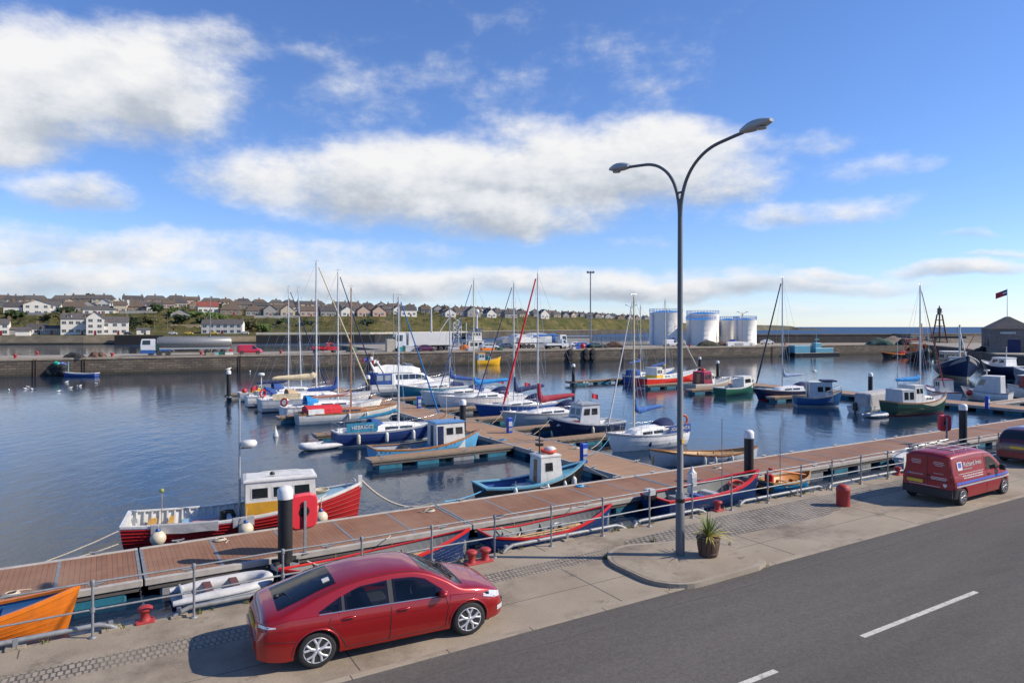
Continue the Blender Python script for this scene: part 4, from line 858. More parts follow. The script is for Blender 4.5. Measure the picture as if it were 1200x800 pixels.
# inflatable tender behind the navy yacht
def inflatable(loc, rot, label, Lh, B, r, tube_m, floor_m, seats, seat_m, out=False):
    t = thing('inflatable_dinghy', label, 'inflatable', loc, rot)
    P = [(0, -B/2+r, r*1.1), (Lh*.55, -B/2+r, r*1.1), (Lh*.8, -B/2+r*1.15, r*1.2), (Lh*.95, -B*.22, r*1.4), (Lh, 0, r*1.5)]
    P += [(x, -y, z) for x, y, z in P[-2::-1]]
    PP = []
    for i in range(len(P)-1):
        for k in range(4): PP.append(tuple(Vector(P[i]).lerp(Vector(P[i+1]), k/4)))
    PP.append(P[-1])
    sm = [Vector(p) for p in PP]
    for _ in range(2): sm = [sm[0]]+[(sm[i-1]+sm[i]*2+sm[i+1])/4 for i in range(1, len(sm)-1)]+[sm[-1]]
    n = len(sm); mb = MB(); mb.tube(sm, [r*(.45+.55*min(1, min(i, n-1-i)/2.5)) for i in range(n)], tube_m, 12); mb.build('tube', t)
    mb = MB(); mb.tube([q+Vector((0, -r*.98 if i < n/2 else r*.98, .02)) for i, q in enumerate(sm) if i < n*.36 or i > n*.64][:int(n*.36)], .025, GREYP, 6); mb.build('rubbing_strake', t)
    mb = MB(); mb.add([(0, -B/2+r, .1), (Lh*.7, -B/2+r, .1), (Lh*.9, 0, .14), (Lh*.7, B/2-r, .1), (0, B/2-r, .1)], [(0, 1, 2, 3, 4)], floor_m); mb.build('floor', t)
    mb = MB(); mb.box(.25, .3, -B/2+r, B/2-r, .05, r*2, floor_m); mb.build('transom', t)
    for x in seats: mb = MB(); mb.bbox(x-.12, x+.12, -B/2+r*.7, B/2-r*.7, r*1.5, r*1.5+.06, seat_m, .02); mb.build('seat', t)
    return t
INFG = mat('grey_hypalon', (.56, .56, .56), .6, dirt=(.3, .3, .3))
inflatable(G(398, 523), ANG+math.pi+R(8), 'pale inflatable tender tied behind the navy yacht', 2.7, 1.4, .2, INFG, GREYP, (1.0,), GREYP)
SEATM = mat('brown_seat', (.13, .05, .045), .6)
DG = inflatable(UV(1.75, 22.38), ANG, 'light grey inflatable dinghy with brown seats below the railing', 2.75, 1.5, .18, INFG, mat('pale_floor', (.40, .41, .42), .6), (1.0, 1.75), SEATM)
# --- yachts on the outer side
u, z = mt(740, 347, 35.1)
W1, sh, b, pt = yacht('l', 'white yacht with light blue sail cover and lettered blue dodger', 34.9, 35.1, 7.0, 2.5, .95, True, GEL, GEL, z, 34.9-u, MASTC, mat('mid_blue_canvas', (.03, .12, .38), .8, bump=.4, bscale=7), 2.55, F_WHITE, strp=NAVY, boot=GEL, hood=F_NAVY, boomz=1.3, coverdrop=.28, up=1.0, gr=.045, cabh=.55, da=3)
cloth_panel(W1, .1, 2.2, 1.02, .98, 1.5, F_BLUE, 'dodger', 'ADAMANTA', .33, WHITE, face=1)
lifering(UV(34.4, 34.3, 1.75), 'orange lifebuoy on the stern rail of the white yacht beside the lamp post', mat('lifebuoy_orange', (.60, .10, .03), .6), 85, 20)
u, z = mt(630, 320, 46.9)
yacht('m', 'pale grey yacht with maroon sail cover and red furled headsail', 35.8, 46.9, 8.7, 2.8, 1.1, True, mat('grey_gelcoat', (.42, .47, .50), .3, dirt=(.25, .27, .27)), GEL, z, 35.8-u, MASTW, F_MAROON, 3.6, F_RED, strp=WOOD, boot=TURQ, hood=F_NAVY, up=1.5, fat=1.45, coverdrop=.3, boomz=.95, gr=.09, cabh=.4)
u, z = mt(602, 331, 53.4)
yacht('n', 'blue and white yacht with navy sail cover and dark furled headsail', 36.8, 53.4, 8.6, 2.8, 1.05, True, BLUE, GEL, z, 36.8-u, MASTW, F_NAVY, 3.2, F_NAVY, strp=GEL, boot=BLUE, hood=F_NAVY, up=1.4, fat=1.3, coverdrop=.4, gr=.05)
u, z = mt(555, 328, 59.6)
yacht('o', 'white yacht with bright blue sail cover and black waterline stripe', 37, 59.6, 9.6, 3.0, 1.25, True, GEL, GEL, z, 37-u, MASTC, F_BRIGHT, 3.9, mat('blue_sail_strip', (.04, .10, .27), .8), strp=GEL, boot=BLACK, hood=F_NAVY, up=.7, fat=1.25, coverdrop=.25, boomz=1.25, gr=.05)
u, z = mt(527, 360, 65)
yacht('p', 'white yacht with royal blue sail cover nearest the teal hull', 37, 65, 9.0, 2.9, 1.2, True, GEL, GEL, z, 37-u, MASTG, F_BLUE, 3.6, None, strp=GEL, boot=NAVY, hood=F_BLUE, up=1.2, fat=1.2, coverdrop=-.3, boomz=1.5)
# teal hulled boat (no mast) and the motor cruiser
t = boat('motor_boat', 'teal hulled motor boat with blue canvas moored below the white cruiser', 'motor boat', 36.2, 71.2, True); hull(t, 8.4, 2.9, 1.3, .5, .05, .85, .8, (TEAL, GEL, TEAL, BLACK), bul=.06, deckm=GEL, gun=GEL); trunk(t, 1.8, 6, 1.1, .7, 1.25, .5, GEL); mb = MB(); mb.bbox(.4, 2.4, -1.1, 1.1, 1.2, 1.75, F_NAVY, .2); mb.build('cockpit_cover', t)
t = boat('motor_cruiser', 'large white flybridge motor cruiser with blue canvas aft enclosure', 'motor cruiser', 26.6, 77.4); Lc = 11.6
sh, b, pt = hull(t, Lc, 3.8, 1.35, .75, .05, .92, 1.3, (GEL, NAVY, GEL, NAVY), bul=.06, deckm=GEL, gun=GEL, well=((.04, .2, .8),), boot=.2)
A0 = 2.6
rg = []
for q, w_, h in ((0, 1.6, 1.5), (.03, 1.62, 1.55), (.5, 1.5, 1.5), (.68, 1.38, 1.3), (.85, 1.15, .65), (1, .8, .12)):
    x = A0+6.0*q; rg.append([(x, -w_, 1.3), (x, -w_*.93, 1.3+h*.55), (x, -w_*.86, 1.3+h), (x, w_*.86, 1.3+h), (x, w_*.93, 1.3+h*.55), (x, w_, 1.3)])
mb = MB(); mb.loft(rg, GEL, cap=True); mb.build('saloon', t)
for s in (1, -1):
    for i in range(5):
        x0, x1 = A0+.5+i*.85, A0+1.25+i*.85; f = lambda x: s*(interp((x-A0)/6, [(0, 1.6), (.5, 1.5), (.68, 1.38), (.85, 1.15), (1, .8)])*.95+.02)
        hh = lambda x: interp((x-A0)/6, [(0, 1.5), (.5, 1.5), (.68, 1.3), (.85, .65)])
        mb = MB(); mb.prism([(0, 0)], 0, 0, GLASS) if False else None
        a, b_, c, d = (x0, f(x0), 1.3+.45*hh(x0)), (x1, f(x1), 1.3+.45*hh(x1)), (x1, f(x1)*.94, 1.3+.82*hh(x1)), (x0, f(x0)*.94, 1.3+.82*hh(x0))
        mb = MB(); mb.panel(*( (a, b_, c, d) if s < 0 else (b_, a, d, c)), 0, 1, 0, 1, .02, GLASS); mb.build('window', t)
mb = MB()   # flybridge
for s in (1, -1): mb.loft([[(x, s*w_, z0_), (x, s*w_*.95, z1_), (x, s*(w_*.95-.08), z1_), (x, s*(w_-.08), z0_)] for x, w_, z0_, z1_ in ((1.4, 1.5, 2.75, 3.35), (3, 1.5, 2.8, 3.6), (5.2, 1.4, 2.8, 3.5), (6.4, .9, 2.78, 3.15))], GEL, closed=True, cap=True)
mb.prism([(.9, -1.5), (5.2, -1.42), (6.5, -.9), (6.7, 0), (6.5, .9), (5.2, 1.42), (.9, 1.5)], 2.72, 2.84, GEL); mb.loft([[(6.3, -.95, 2.84), (6.3, .95, 2.84)], [(5.2, -1.3, 3.75), (5.2, 1.3, 3.75)], [(5.1, -1.3, 3.75), (5.1, 1.3, 3.75)], [(6.1, -.95, 2.84), (6.1, .95, 2.84)]], GEL, closed=False)
mb.build('flybridge', t)
mb = MB(); mb.tube([(1.6, -1.45, 2.8), (.9, -1.35, 3.9), (.8, -1.1, 4.1), (.8, 1.1, 4.1), (.9, 1.35, 3.9), (1.6, 1.45, 2.8)], .13, GEL, 8); mb.box(.5, 1.1, -1.1, 1.1, 4.05, 4.2, GEL); mb.tube([(.8, 0, 4.1), (.8, 0, 5.4)], .03, WHITE, 6); mb.sphere((.8, .6, 4.4), .22, WHITE); mb.build('radar_arch', t)
mb = MB(); mb.bbox(.5, 2.62, -1.55, 1.55, 1.35, 2.7, F_BLUE, .12); mb.build('aft_canvas', t)
for k in range(2): mb = MB(); mb.panel((.5, -1.56, 1.35), (2.62, -1.56, 1.35), (2.62, -1.56, 2.7), (.5, -1.56, 2.7), .1+.45*k, .45+.45*k, .4, .85, .012, mat('clear_panel', (.30, .34, .38), .15)); mb.build('canvas_window', t)
q = [pt(f, sh(f), s) for s, f in ((-1, .5), (-1, .7), (-1, .85), (-1, .97), (1, .97), (1, .85), (1, .7), (1, .5))]
loop_rail(t, [(x-.05, y*.95, z+.6) for x, y, z in q], [((x-.05, y*.95, z), (x-.05, y*.95, z+.6)) for x, y, z in q], .018, name='bow_rail')
# --- small fishing boats
t = RB = boat('fishing_boat', 'red and white open fishing boat with yellow wheelhouse moored at the quay pontoon', 'fishing boat', .72, 29.3, False, -8.5); Lr = 8.8
CLK = RED
sh, b, pt = hull(t, Lr, 2.75, .86, .75, .12, .86, .25, (RED, WHITE, WHITE, WHITE), boot=.06, bul=.16, floor=.35, well=((.0, .52, .30), (.52, .70, .62), (.70, .99, lambda t: .86+.75*max(0, (t-.3)/.7)**2-.03)), deckm=DECKB, innerm=WHITE, gun=WHITE, gw=.13, gh=.03, pw=2.6)
mb = MB()    # clinker lands
for s in (1, -1):
    for k in range(1, 7):
        P = []
        for i in range(25):
            f = i/24; h = sh(f); z = .1+(h-.1)*k/7.0; p = pt(f, z, s); P.append((p[0], p[1]+s*.012, p[2]))
        mb.tube(P, .017, RED, 5)
mb.build('planking_lands', t)
mb = MB()    # ribs inside the well
for s in (1, -1):
    for i in range(17):
        f = .03+.485*i/16; h = sh(f); p = pt(f, h, s); q = pt(f, .32, s); mb.add([(p[0], p[1]-s*.05, h-.02), (p[0]+.06, p[1]-s*.05, h-.02), (p[0]+.06, q[1]-s*.09, .32), (p[0], q[1]-s*.09, .32), (p[0], p[1]-s*.11, h-.02), (p[0]+.06, p[1]-s*.11, h-.02), (p[0]+.06, q[1]-s*.15, .32), (p[0], q[1]-s*.15, .32)], [(0, 1, 2, 3), (4, 5, 6, 7), (0, 3, 7, 4), (1, 2, 6, 5), (0, 1, 5, 4)], WHITE)
mb.build('ribs', t)
cabin(t, 4.2, 6.9, .84, .76, .62, 1.5, .1, .0, WHITE, WHITE, 3, 3, .08, OCHRE, .72, WHITE, (.56, .86), side_fr=(.05, .95))
mb = MB(); mb.panel((4.2, .84, .62), (4.2, -.84, .62), (4.2, -.78, 2.12), (4.2, .78, 2.12), .1, .9, 0, 1, .012, OCHRE); mb.panel((4.2, .84, .62), (4.2, -.84, .62), (4.2, -.78, 2.12), (4.2, .78, 2.12), .35, .7, .05, .9, .02, WHITE); mb.build('rear_panel', t)
mb = MB(); mb.tube([(4.0, .3, .5), (4.0, .3, 5.3)], [.05, .03], MASTG, 8); m_ = mb.build('mast', t)
mb = MB(); mb.box(4.0, 4.45, .1, .5, 3.3, 3.35, STEEL); mb.lathe([(.02, 3.36), (.29, 3.37), (.31, 3.46), (.31, 3.52), (.25, 3.6), (.01, 3.62)], WHITE, c=(4.35, .3, 0), n=18); mb.build('radar_dome', m_)
mb = MB(); mb.bbox(1.9, 3.75, -.75, .7, .3, .62, DECKB, .04); mb.bbox(2.3, 3.5, -.4, .3, .62, .66, mat('faded_red_patch', (.42, .26, .26), .7), .02); mb.build('engine_hatch', t)
mb = MB(); mb.box(.75, 1.0, -1.05, 1.0, .5, .68, OCHRE); mb.box(1.45, 1.62, -1.12, 1.05, .55, .68, OCHRE); mb.box(.9, 1.5, -.9, -.7, .55, .7, OCHRE); mb.build('thwart', t)
mb = MB(); mb.tube([(1.2, .6, .4), (1.2, .6, 1.75)], .02, GREYW, 6); mb.sphere((1.2, .6, 1.8), .09, mat('moss_green', (.25, .3, .08)), 8); mb.build('stern_post', t)
mb = MB(); mb.lathe([(.12, .3), (.14, .7), (.12, .75)], BLACK, c=(3.4, -.3, .3), n=10); mb.tube([(3.8, -.2, .75), (3.7, -.35, 1.0), (3.4, -.4, 1.0)], .09, BLACK, 8); mb.build('hauler', t)
mb = MB()
for x0, x1 in ((1.0, 3.25), (3.75, 4.5)):
    rg = []
    for i in range(7):
        x = x0+(x1-x0)*i/6; p = pt(x/Lr, sh(x/Lr), -1); rg.append([(x, p[1]+.16, p[2]+.055), (x, p[1]-.045, p[2]+.05), (x, p[1]-.05-.01*math.sin(i*2), p[2]-.27+.02*math.sin(i*1.7)), (x, p[1]-.02, p[2]-.27), (x, p[1]-.005, p[2]+.02)])
    mb.loft(rg, F_GREY, closed=True, cap=True)
mb.build('side_cloth', t)
mb = MB(); p = pt(1, sh(1), 1); mb.box(p[0]-.16, p[0]+.0, -.07, .07, p[2]-.2, p[2]+.28, WHITE); mb.tube([(p[0]-.3, -.25, p[2]+.12), (p[0]-.3, .25, p[2]+.12)], .03, WHITE, 6); mb.build('stem_head', t)
mb = MB()
for k in range(5): mb.tube([(7.2+.16*math.cos(a)*(1+.2*k), .35+.2*math.sin(a)*(1+.15*k), 1.24+.03*k) for a in [6.283*i/14 for i in range(15)]], .02, ROPE, 5)
mb.tube([(7.3, -.2, 1.25), (7.0, -.62, 1.22), (6.9, -.9, 1.1), (6.85, -1.05, .8)], .03, ROPE, 6); mb.build('rope_coil', t)
mb = MB()
for y in (-.45, .45): mb.tube([(4.6, y, 2.2), (4.9, y, 2.27), (6.2, y, 2.27), (6.5, y, 2.2)], .018, WHITE, 6)
mb.build('roof_rail', t); mb = MB(); mb.lathe([(.09, 0), (.1, .12), (.05, .18)], BLACK, c=(5.2, -.35, 2.23), n=10); mb.build('horn', t)
for x, wh in ((1.25, 'near the stern'), (4.2, 'beside the wheelhouse'), (7.0, 'near the bow')): ballfender(RB.matrix_basis @ Vector((x, pt(x/8.8, .55, -1)[1]-.26, .55)), 'yellow and blue ball fender of the red fishing boat, '+wh, CREAM, BLUE)
# black / turquoise boat
t = boat('fishing_boat', 'small black hulled fishing boat with turquoise decks and white cabin', 'fishing boat', 15.2, 28.35, False, -5); 
sh, b, pt = hull(t, 5.9, 2.1, .62, .75, .1, .8, .6, (BLACK, WHITE, BLACK, BLACK), boot=.08, bul=.14, well=((.07, .5, .18),), deckm=TURQ, innerm=BLUE, gun=TURQ, gw=.22, gh=.03)
cabin(t, 3.0, 4.3, .62, .55, .4, 1.42, .14, .05, WHITE, WHITE, 1, 2, .05, None, 0, WOOD, (.5, .84), side_fr=(.15, .62))
mb = MB(); mb.bbox(1.9, 2.9, -.45, .45, .18, .5, GREYP, .05); mb.build('engine_box', t)
mb = MB(); mb.tube([(3.3, .1, 1.95), (3.3, .1, 3.2)], .03, BLACK, 6); mb.box(3.15, 3.45, -.05, .25, 2.3, 2.42, BLACK); mb.box(3.2, 3.4, -.15, .35, 2.55, 2.6, BLACK); mb.build('aerial_mast', t)
mb = MB(); mb.lathe([(.28, 1.96), (.3, 2.0), (.3, 2.14), (.2, 2.22), (.01, 2.24)], WHITE, c=(3.85, 0, 0), n=12); mb.build('life_raft', t)
p = UV(15.2, 28.35); lifering(t.matrix_basis @ Vector((3.7, -.1, 2.06)), 'orange lifebuoy lying on the cabin roof of the black hulled boat', mat('lifebuoy_red', (.62, .06, .03), .6), 5, 0)
for x, wh in ((1.4, 'near the stern'), (3.1, 'amidships'), (4.2, 'beside the cabin'), (4.95, 'near the bow')):
    q = pt(x/5.9, .6, -1); fender(t.matrix_basis @ Vector((q[0], q[1]-.1, .42)), 'white fender on the black hulled boat, '+wh, WHITE, .42 if x < 4.5 else .6, .1 if x < 4.5 else .14)
# light blue boat
t = boat('fishing_boat', 'light blue fishing boat with white cabin and blue roof', 'fishing boat', 14.0, 39.9, False, -1); LB = t
sh, b, pt = hull(t, 7.4, 2.35, .68, .7, .15, .75, .5, (SKYB, WOOD, SKYB, BLACK), boot=.06, bul=.14, well=((.04, .52, .2),), deckm=TURQ, innerm=GREYP, gun=WOOD, gw=.12, gh=.04)
cabin(t, 4.0, 6.0, .78, .72, .45, 1.62, .05, .0, WHITE, ROOFB, 2, 2, .1, None, 0, NAVY, (.52, .84), side_fr=(.3, .97))
mb = MB(); mb.panel((4.0, -.78, .45), (6, -.72, .45), (6, -.66, 2.07), (4.0, -.72, 2.07), .03, .24, .04, .9, .012, NAVY); mb.build('door', t)
mb = MB(); mb.tube([(5, 0, 2.1), (5, 0, 4.4)], .015, WHITE, 5); mb.lathe([(.06, 2.15), (.07, 2.32), (.02, 2.36)], BLACK, c=(5.7, .2, 0), n=8); mb.build('aerial', t)
mb = MB(); mb.bbox(1.5, 3.6, -.7, .7, .2, .36, NAVY, .03); mb.bbox(1.9, 2.5, -.3, .3, .36, .6, GREYP, .05); mb.build('deck_hatch', t)
mb = MB()
for k in range(6): q = pt(.02+.018*k, .5, -1); 
for k in range(7):
    f = .01+.035*k if k < 4 else .52+.09*(k-4); q0 = pt(f, sh(f)-.1, -1); q1 = pt(f-.02, .06, -1); mb.tube([(q0[0], q0[1]-.01, q0[2]), (q1[0], q1[1]-.01, q1[2])], .02, NAVY, 5)
mb.build('scuff_bars', t)
# navy white fishing boat on the outer side
t = boat('fishing_boat', 'navy and white cabin fishing boat, bow towards the walkway', 'fishing boat', 34.1, 41.0, True, 0)
sh, b, pt = hull(t, 6.5, 2.4, .95, .7, .05, .88, .8, (NAVY, LGREY, NAVY, NAVY), boot=.08, bul=.2, well=((.03, .36, .35),), deckm=GEL, innerm=GEL, gun=LGREY, gw=.1)
trunk(t, 3.9, 5.9, .8, .4, 1.0, .5, GREYP, win=False, name='foredeck_cabin'); cabin(t, 2.3, 4.2, .85, .8, .85, 1.55, .35, .05, LGREY, GREYP, 2, 2, .12, None, 0, None, (.5, .85))
mb = MB(); mb.tube([(3, 0, 2.45), (3, 0, 4.7)], .015, STEEL, 5); mb.tube([(2.75, 0, 4.0), (3.25, 0, 4.0)], .012, STEEL, 5); mb.build('aerial', t)
mb = MB(); mb.tube([(3.6, -.4, 2.45), (3.6, 0, 2.75), (3.6, .4, 2.45)], .05, WHITE, 6); mb.build('roof_bar', t)
mb = MB(); mb.panel((4.6, .68, .98), (4.2, .74, .98), (4.2, .72, 1.4), (4.6, .66, 1.4), 0, 1, .2, .8, .03, DRED); mb.build('red_porthole', t)
# pale clinker skiff with varnished gunwale beyond the quay pontoon
def skiff(label, loc, rot, Lh, B, F, hm, gunm, innerm, bow=.35, stern=.25, dbl=True, oars=0, thwarts=5, bowtext=None, thm=None, strp=None, floor=.12):
    t = thing('rowing_boat', label, 'rowing boat', loc, rot)
    sh, b, pt = hull(t, Lh, B, F, bow, stern, .6, .25, (hm, strp or gunm, hm, hm), boot=.06, bul=.1, well=((.0, 1, floor),), deckm=innerm, innerm=innerm, gun=gunm, gw=.055, gh=.03, dbl=dbl, draft=.2, pw=2.0)
    for i in range(thwarts):
        f = .2+.6*i/(thwarts-1); p = pt(f, F-.18, 1); mb = MB(); mb.box(p[0]-.11, p[0]+.11, -p[1]+.03, p[1]-.03, F-.20, F-.165, thm or innerm); mb.build('thwart', t)
        mb = MB()
        for s in (1, -1): mb.add([(p[0]-.02, s*(p[1]-.02), F-.02), (p[0]+.02, s*(p[1]-.02), F-.02), (p[0]+.02, s*(p[1]-.20), F-.17), (p[0]-.02, s*(p[1]-.20), F-.17), (p[0]-.02, s*(p[1]-.02), F-.17), (p[0]+.02, s*(p[1]-.02), F-.17)], [(0, 1, 2, 3), (0, 3, 4), (1, 5, 2), (3, 2, 5, 4)], thm or innerm)
        mb.build('knee', t)
    for i in range(oars):
        y = -.3+.22*i; mb = MB(); mb.tube([(.7, y, F-.08), (Lh*.62, y+.08, F-.1)], .028, PALEW, 6); mb.tube([(Lh*.62, y+.08, F-.1), (Lh*.64, y+.08, F-.1), (Lh*.73, y+.1, F-.1)], [.03, .075, .085], PALEW, 6, flat=1); mb.build('oar', t)
    for f in (.3, .45, .6, .72):
        for s in (1, -1): mb = MB(); p = pt(f, sh(f), s); mb.tube([(p[0], p[1]-s*.04, p[2]+.03), (p[0], p[1]-s*.04, p[2]+.16)], .012, PALEW, 5); mb.build('thole_pin', t)
    mb = MB()
    for s in (1, -1):
        for k in range(1, 6):
            P = []
            for i in range(21):
                f = .02+.96*i/20; h = sh(f)-.08; z = -.02+(h+.02)*k/6; p = pt(f, z, s); P.append((p[0], p[1]+s*.006, p[2]))
            mb.tube(P, .004, hm, 4)
    mb.build('planking_lands', t)
    return t, sh, b, pt
p0, p1 = G(888, 540, .0), G(770, 547, .0); d = p1-p0
SK, sh, b, pt = skiff('pale grey clinker skiff with varnished gunwale beyond the quay pontoon', p0, math.atan2(d.y, d.x), d.length+.5, 1.75, .62, LGREY, WOOD, PALEW, .45, .3, True, 2, 5, thm=PALEW)
for k, f in enumerate((.22, .43, .52, .68)):
    q = pt(1-f, .5, 1); fender(SK.matrix_basis @ Vector((q[0], q[1]+.09, .33)), 'white fender on the pale grey clinker skiff, '+('nearest its far end', 'left of the black pile', 'right of the lamp post', 'nearest its bow')[k], WHITE, .42, .09)
SKN = paint('skiff_navy', (.015, .04, .14), .3); SKG = mat('skiff_inner_grey', (.19, .20, .195), .7, dirt=(.18, .17, .15))
for label, us, ub in (('navy rowing boat with red gunwale behind the red car', 4.6, 11.15), ('navy rowing boat with red gunwale and yellow oars right of the double bollard', 11.7, 17.55)):
    t, sh, b, pt = skiff(label, UV(us, 21.45), ANG, ub-us, 1.7, .54, SKN, BRED, SKG, .5, .25, us < 10, 2, 5)
    pass
    mb = MB(); mb.tube([(1.0, .55, .7), (1.5, .35, .45), (1.6, .1, .5), (1.35, -.1, .4)], .025, ROPE, 6); mb.tube([((ub-us)*.6+.18*math.cos(a), .35+.15*math.sin(a), .5) for a in [i*.5 for i in range(14)]], .03, WHITE, 6); mb.build('rope', t)
# orange boat
ORB = paint('boat_orange', (.72, .19, .015), .35, bump=.0); BLI = paint('inner_blue', (.02, .10, .25))
t = thing('rowing_boat', 'orange clinker rowing boat with blue inside at the frame edge', 'rowing boat', UV(-7.2, 21.9), ANG)
sh, b, pt = hull(t, 6.7, 1.9, .62, .5, .2, .6, .35, (ORB, ORB, ORB, ORB), boot=.06, bul=.1, well=((0, .74, .12),), deckm=BLI, innerm=BLI, gun=ORB, gw=.08, draft=.2, pw=2.0)
mb = MB()
for s in (1, -1):
    for k in range(1, 7): mb.tube([(lambda p: (p[0], p[1]+s*.008, p[2]))(pt(f, -.02+(sh(f)-.06)*k/7, s)) for f in [.02+.96*i/20 for i in range(21)]], .005, ORB, 4)
mb.build('planking_lands', t)
for x in (1.4, 2.6, 3.8): mb = MB(); p = pt(x/6.7, .45, 1); mb.box(x-.12, x+.12, -p[1], p[1], .42, .46, BLI); mb.build('thwart', t)
for x, s in ((4.3, 1), (4.75, 1), (4.2, -1)): mb = MB(); p = pt(x/6.7, .7, s); mb.tube([(x, p[1]-s*.04, .65), (x, p[1]-s*.04, .98)], .03, YEL, 6); mb.build('thole_pin', t)
# red / navy open boat with outboard
t = boat('open_boat', 'navy open boat with red gunwale and grey outboard engine', 'open boat', 20.5, 22.15, False, 1); OB = t
sh, b, pt = hull(t, 6.9, 2.1, .72, .5, .05, .85, .4, (SKN, BRED, SKN, BLACK), boot=.06, bul=.14, well=((0, .88, .22),), deckm=SKG, innerm=SKG, gun=BRED, gw=.13, gh=.04)
mb = MB(); mb.bbox(1.6, 2.6, -.85, .85, .22, .5, GREYP, .04); mb.bbox(2.3, 2.7, -.8, .2, .5, .62, BLUE, .03); mb.bbox(3.6, 4.0, -.8, .8, .22, .5, LGREY, .04); mb.build('thwart_box', t)
mb = MB(); mb.bbox(-.5, .05, -.2, .2, .75, 1.15, BLACK, .1); mb.box(-.3, -.12, -.08, .08, -.3, .8, BLACK); mb.bbox(-.52, -.05, -.21, .21, .95, 1.2, LGREY, .08); mb.build('outboard', t)
mb = MB(); mb.tube([(4.1, -.15, .3), (4.1, -.15, 3.9)], .022, GALV, 6); mb.build('pole', t)
lifering(t.matrix_basis @ Vector((5.0, -.25, .8)), 'orange lifebuoy lying in the red and navy open boat', mat('lifebuoy_red', (.62, .06, .03), .6), 12, 0, .33)
mb = MB()
for k in range(5): mb.tube([(5.5+(.16+.02*k)*math.cos(a), .2+(.16+.02*k)*math.sin(a), .6+.05*k) for a in [6.283*i/12 for i in range(13)]], .025, ROPE, 5)
mb.build('rope_coil', t)
# small bright blue boat
BRB = paint('bright_blue_boat', (.02, .26, .48)); OI = paint('orange_inner', (.62, .25, .05))
p0, p1 = G(909, 572, .15), G(962, 566, .15); d = p1-p0
t = thing('rowing_boat', 'small bright blue rowing boat with orange inside and oars', 'rowing boat', UV(27.9, 22.35), ANG-R(2)); BB = t
sh, b, pt = hull(t, 3.4, 1.5, .5, .22, .05, .7, .2, (BRB, WOOD, BRB, BRB), boot=.04, bul=.1, well=((0, 1, .12),), deckm=OI, innerm=OI, gun=PALEW, gw=.05, draft=.15)
for x in (.8, 1.7, 2.5): mb = MB(); p = pt(x/3.4, .36, 1); mb.box(x-.1, x+.1, -p[1], p[1], .33, .365, PALEW); mb.build('thwart', t)
mb = MB(); mb.tube([(1.0, -.1, .3), (1.0, -.1, 3.15)], .022, GALV, 6); mb.build('mast', t)
for y in (.1, .22): mb = MB(); mb.tube([(.9, y, 1.0), (2.9, y-.2, .62)], .03, ORANGE, 6); mb.tube([(.6, y, 1.06), (.9, y, 1.0)], [.09, .07], BRED, 6); mb.build('oar', t)
mb = MB(); mb.bbox(.05, .3, -.35, .1, .4, .95, BRED, .06); mb.build('red_outboard', t)
# covered white dinghy behind the van
t = thing('sailing_dinghy', 'white covered sailing dinghy lying in the water behind the red van', 'dinghy', UV(43.6, 22.1), ANG+math.pi); CV = t
sh, b, pt = hull(t, 5.0, 1.9, .5, .2, .05, .8, .3, (GEL, GEL, GEL, GEL), boot=.04, bul=.05, deckm=GEL, gun=LGREY, draft=.2)
mb = MB(); mb.loft([[(x, -w_, .55), (x, -w_*.5, .55+h*.75), (x, 0, .55+h), (x, w_*.5, .55+h*.75), (x, w_, .55)] for x, w_, h in ((.3, .8, .15), (1.5, .95, .5), (3, .9, .5), (4.2, .55, .35), (4.8, .2, .15))], F_WHITE, cap=True, smooth=True); mb.build('cover', t)
mb = MB(); mb.tube([(-.6, .1, 1.3), (2.2, .05, 1.2), (5.2, 0, 1.05)], .05, ALU, 8); mb.build('spar', t)
mb = MB(); mb.tube([(-.2, .25, 1.15), (1, .22, 1.15), (2.6, .2, 1.1)], [.1, .17, .14], F_CREAM, 8); mb.build('rolled_sail', t); mb = MB(); mb.sphere((3.3, .1, 1.05), .28, GREYW, 10); mb.build('rope_bundle', t)
cloth_panel(t, 3.6, 5.3, .72, .25, .95, F_WHITE, 'banner')
# --- the far marina arm
P_ = lambda px, py: G(px, py)
def boat2(name, label, cat, a, b_, group=None):
    p0, p1 = G(*a), G(*b_); d = p1-p0; return thing(name, label, cat, p0, math.atan2(d.y, d.x), group), d.length
t, Lh = boat2('sailing_yacht', 'red hulled yacht with yellow sided wheelhouse and blue sail cover', 'yacht', (751, 455), (817, 448), 'moored sailing yachts')
sh, b, pt = hull(t, Lh, 2.9, 1.2, .75, .15, .7, .5, (BRED, WHITE, WHITE, DRED), boot=.12, bul=.08, deckm=WHITE, gun=WHITE)
cabin(t, 2.3, 4.0, .95, .9, 1.1, 1.5, .3, .1, WHITE, WHITE, 3, 3, .08, YEL, .55, None, (.5, .85)); trunk(t, 3.9, 6.8, .9, .55, 1.2, .45, WHITE)
mast(t, 5.7, 1.6, 11.9, MASTC, .08, (.55,), 2.9, None, 1.2, Lh, True, bowx=Lh-.2, bowz=1.9); boom(t, 5.6, 2.95, 3.2, MASTC, F_BLUE, -.15, 1.0)
genoa(t, (Lh+.3, 0, 2.0), (5.8, 0, 11), F_WHITE, .05); mb = MB(); mb.tube([(Lh-.4, 0, 1.9), (Lh+.9, 0, 2.2)], .05, WOOD, 6); mb.build('bowsprit', t)
t, Lh = boat2('sailing_yacht', 'blue hulled yacht with blue covers behind the red hulled yacht', 'yacht', (736, 450), (790, 441), 'moored sailing yachts')
sh, b, pt = hull(t, Lh, 2.6, 1.0, .4, .1, .7, .6, (BLUE, WHITE, NAVY, NAVY), bul=.06, deckm=WHITE, gun=WHITE); trunk(t, 2.5, 6, .9, .5, 1, .5, WHITE)
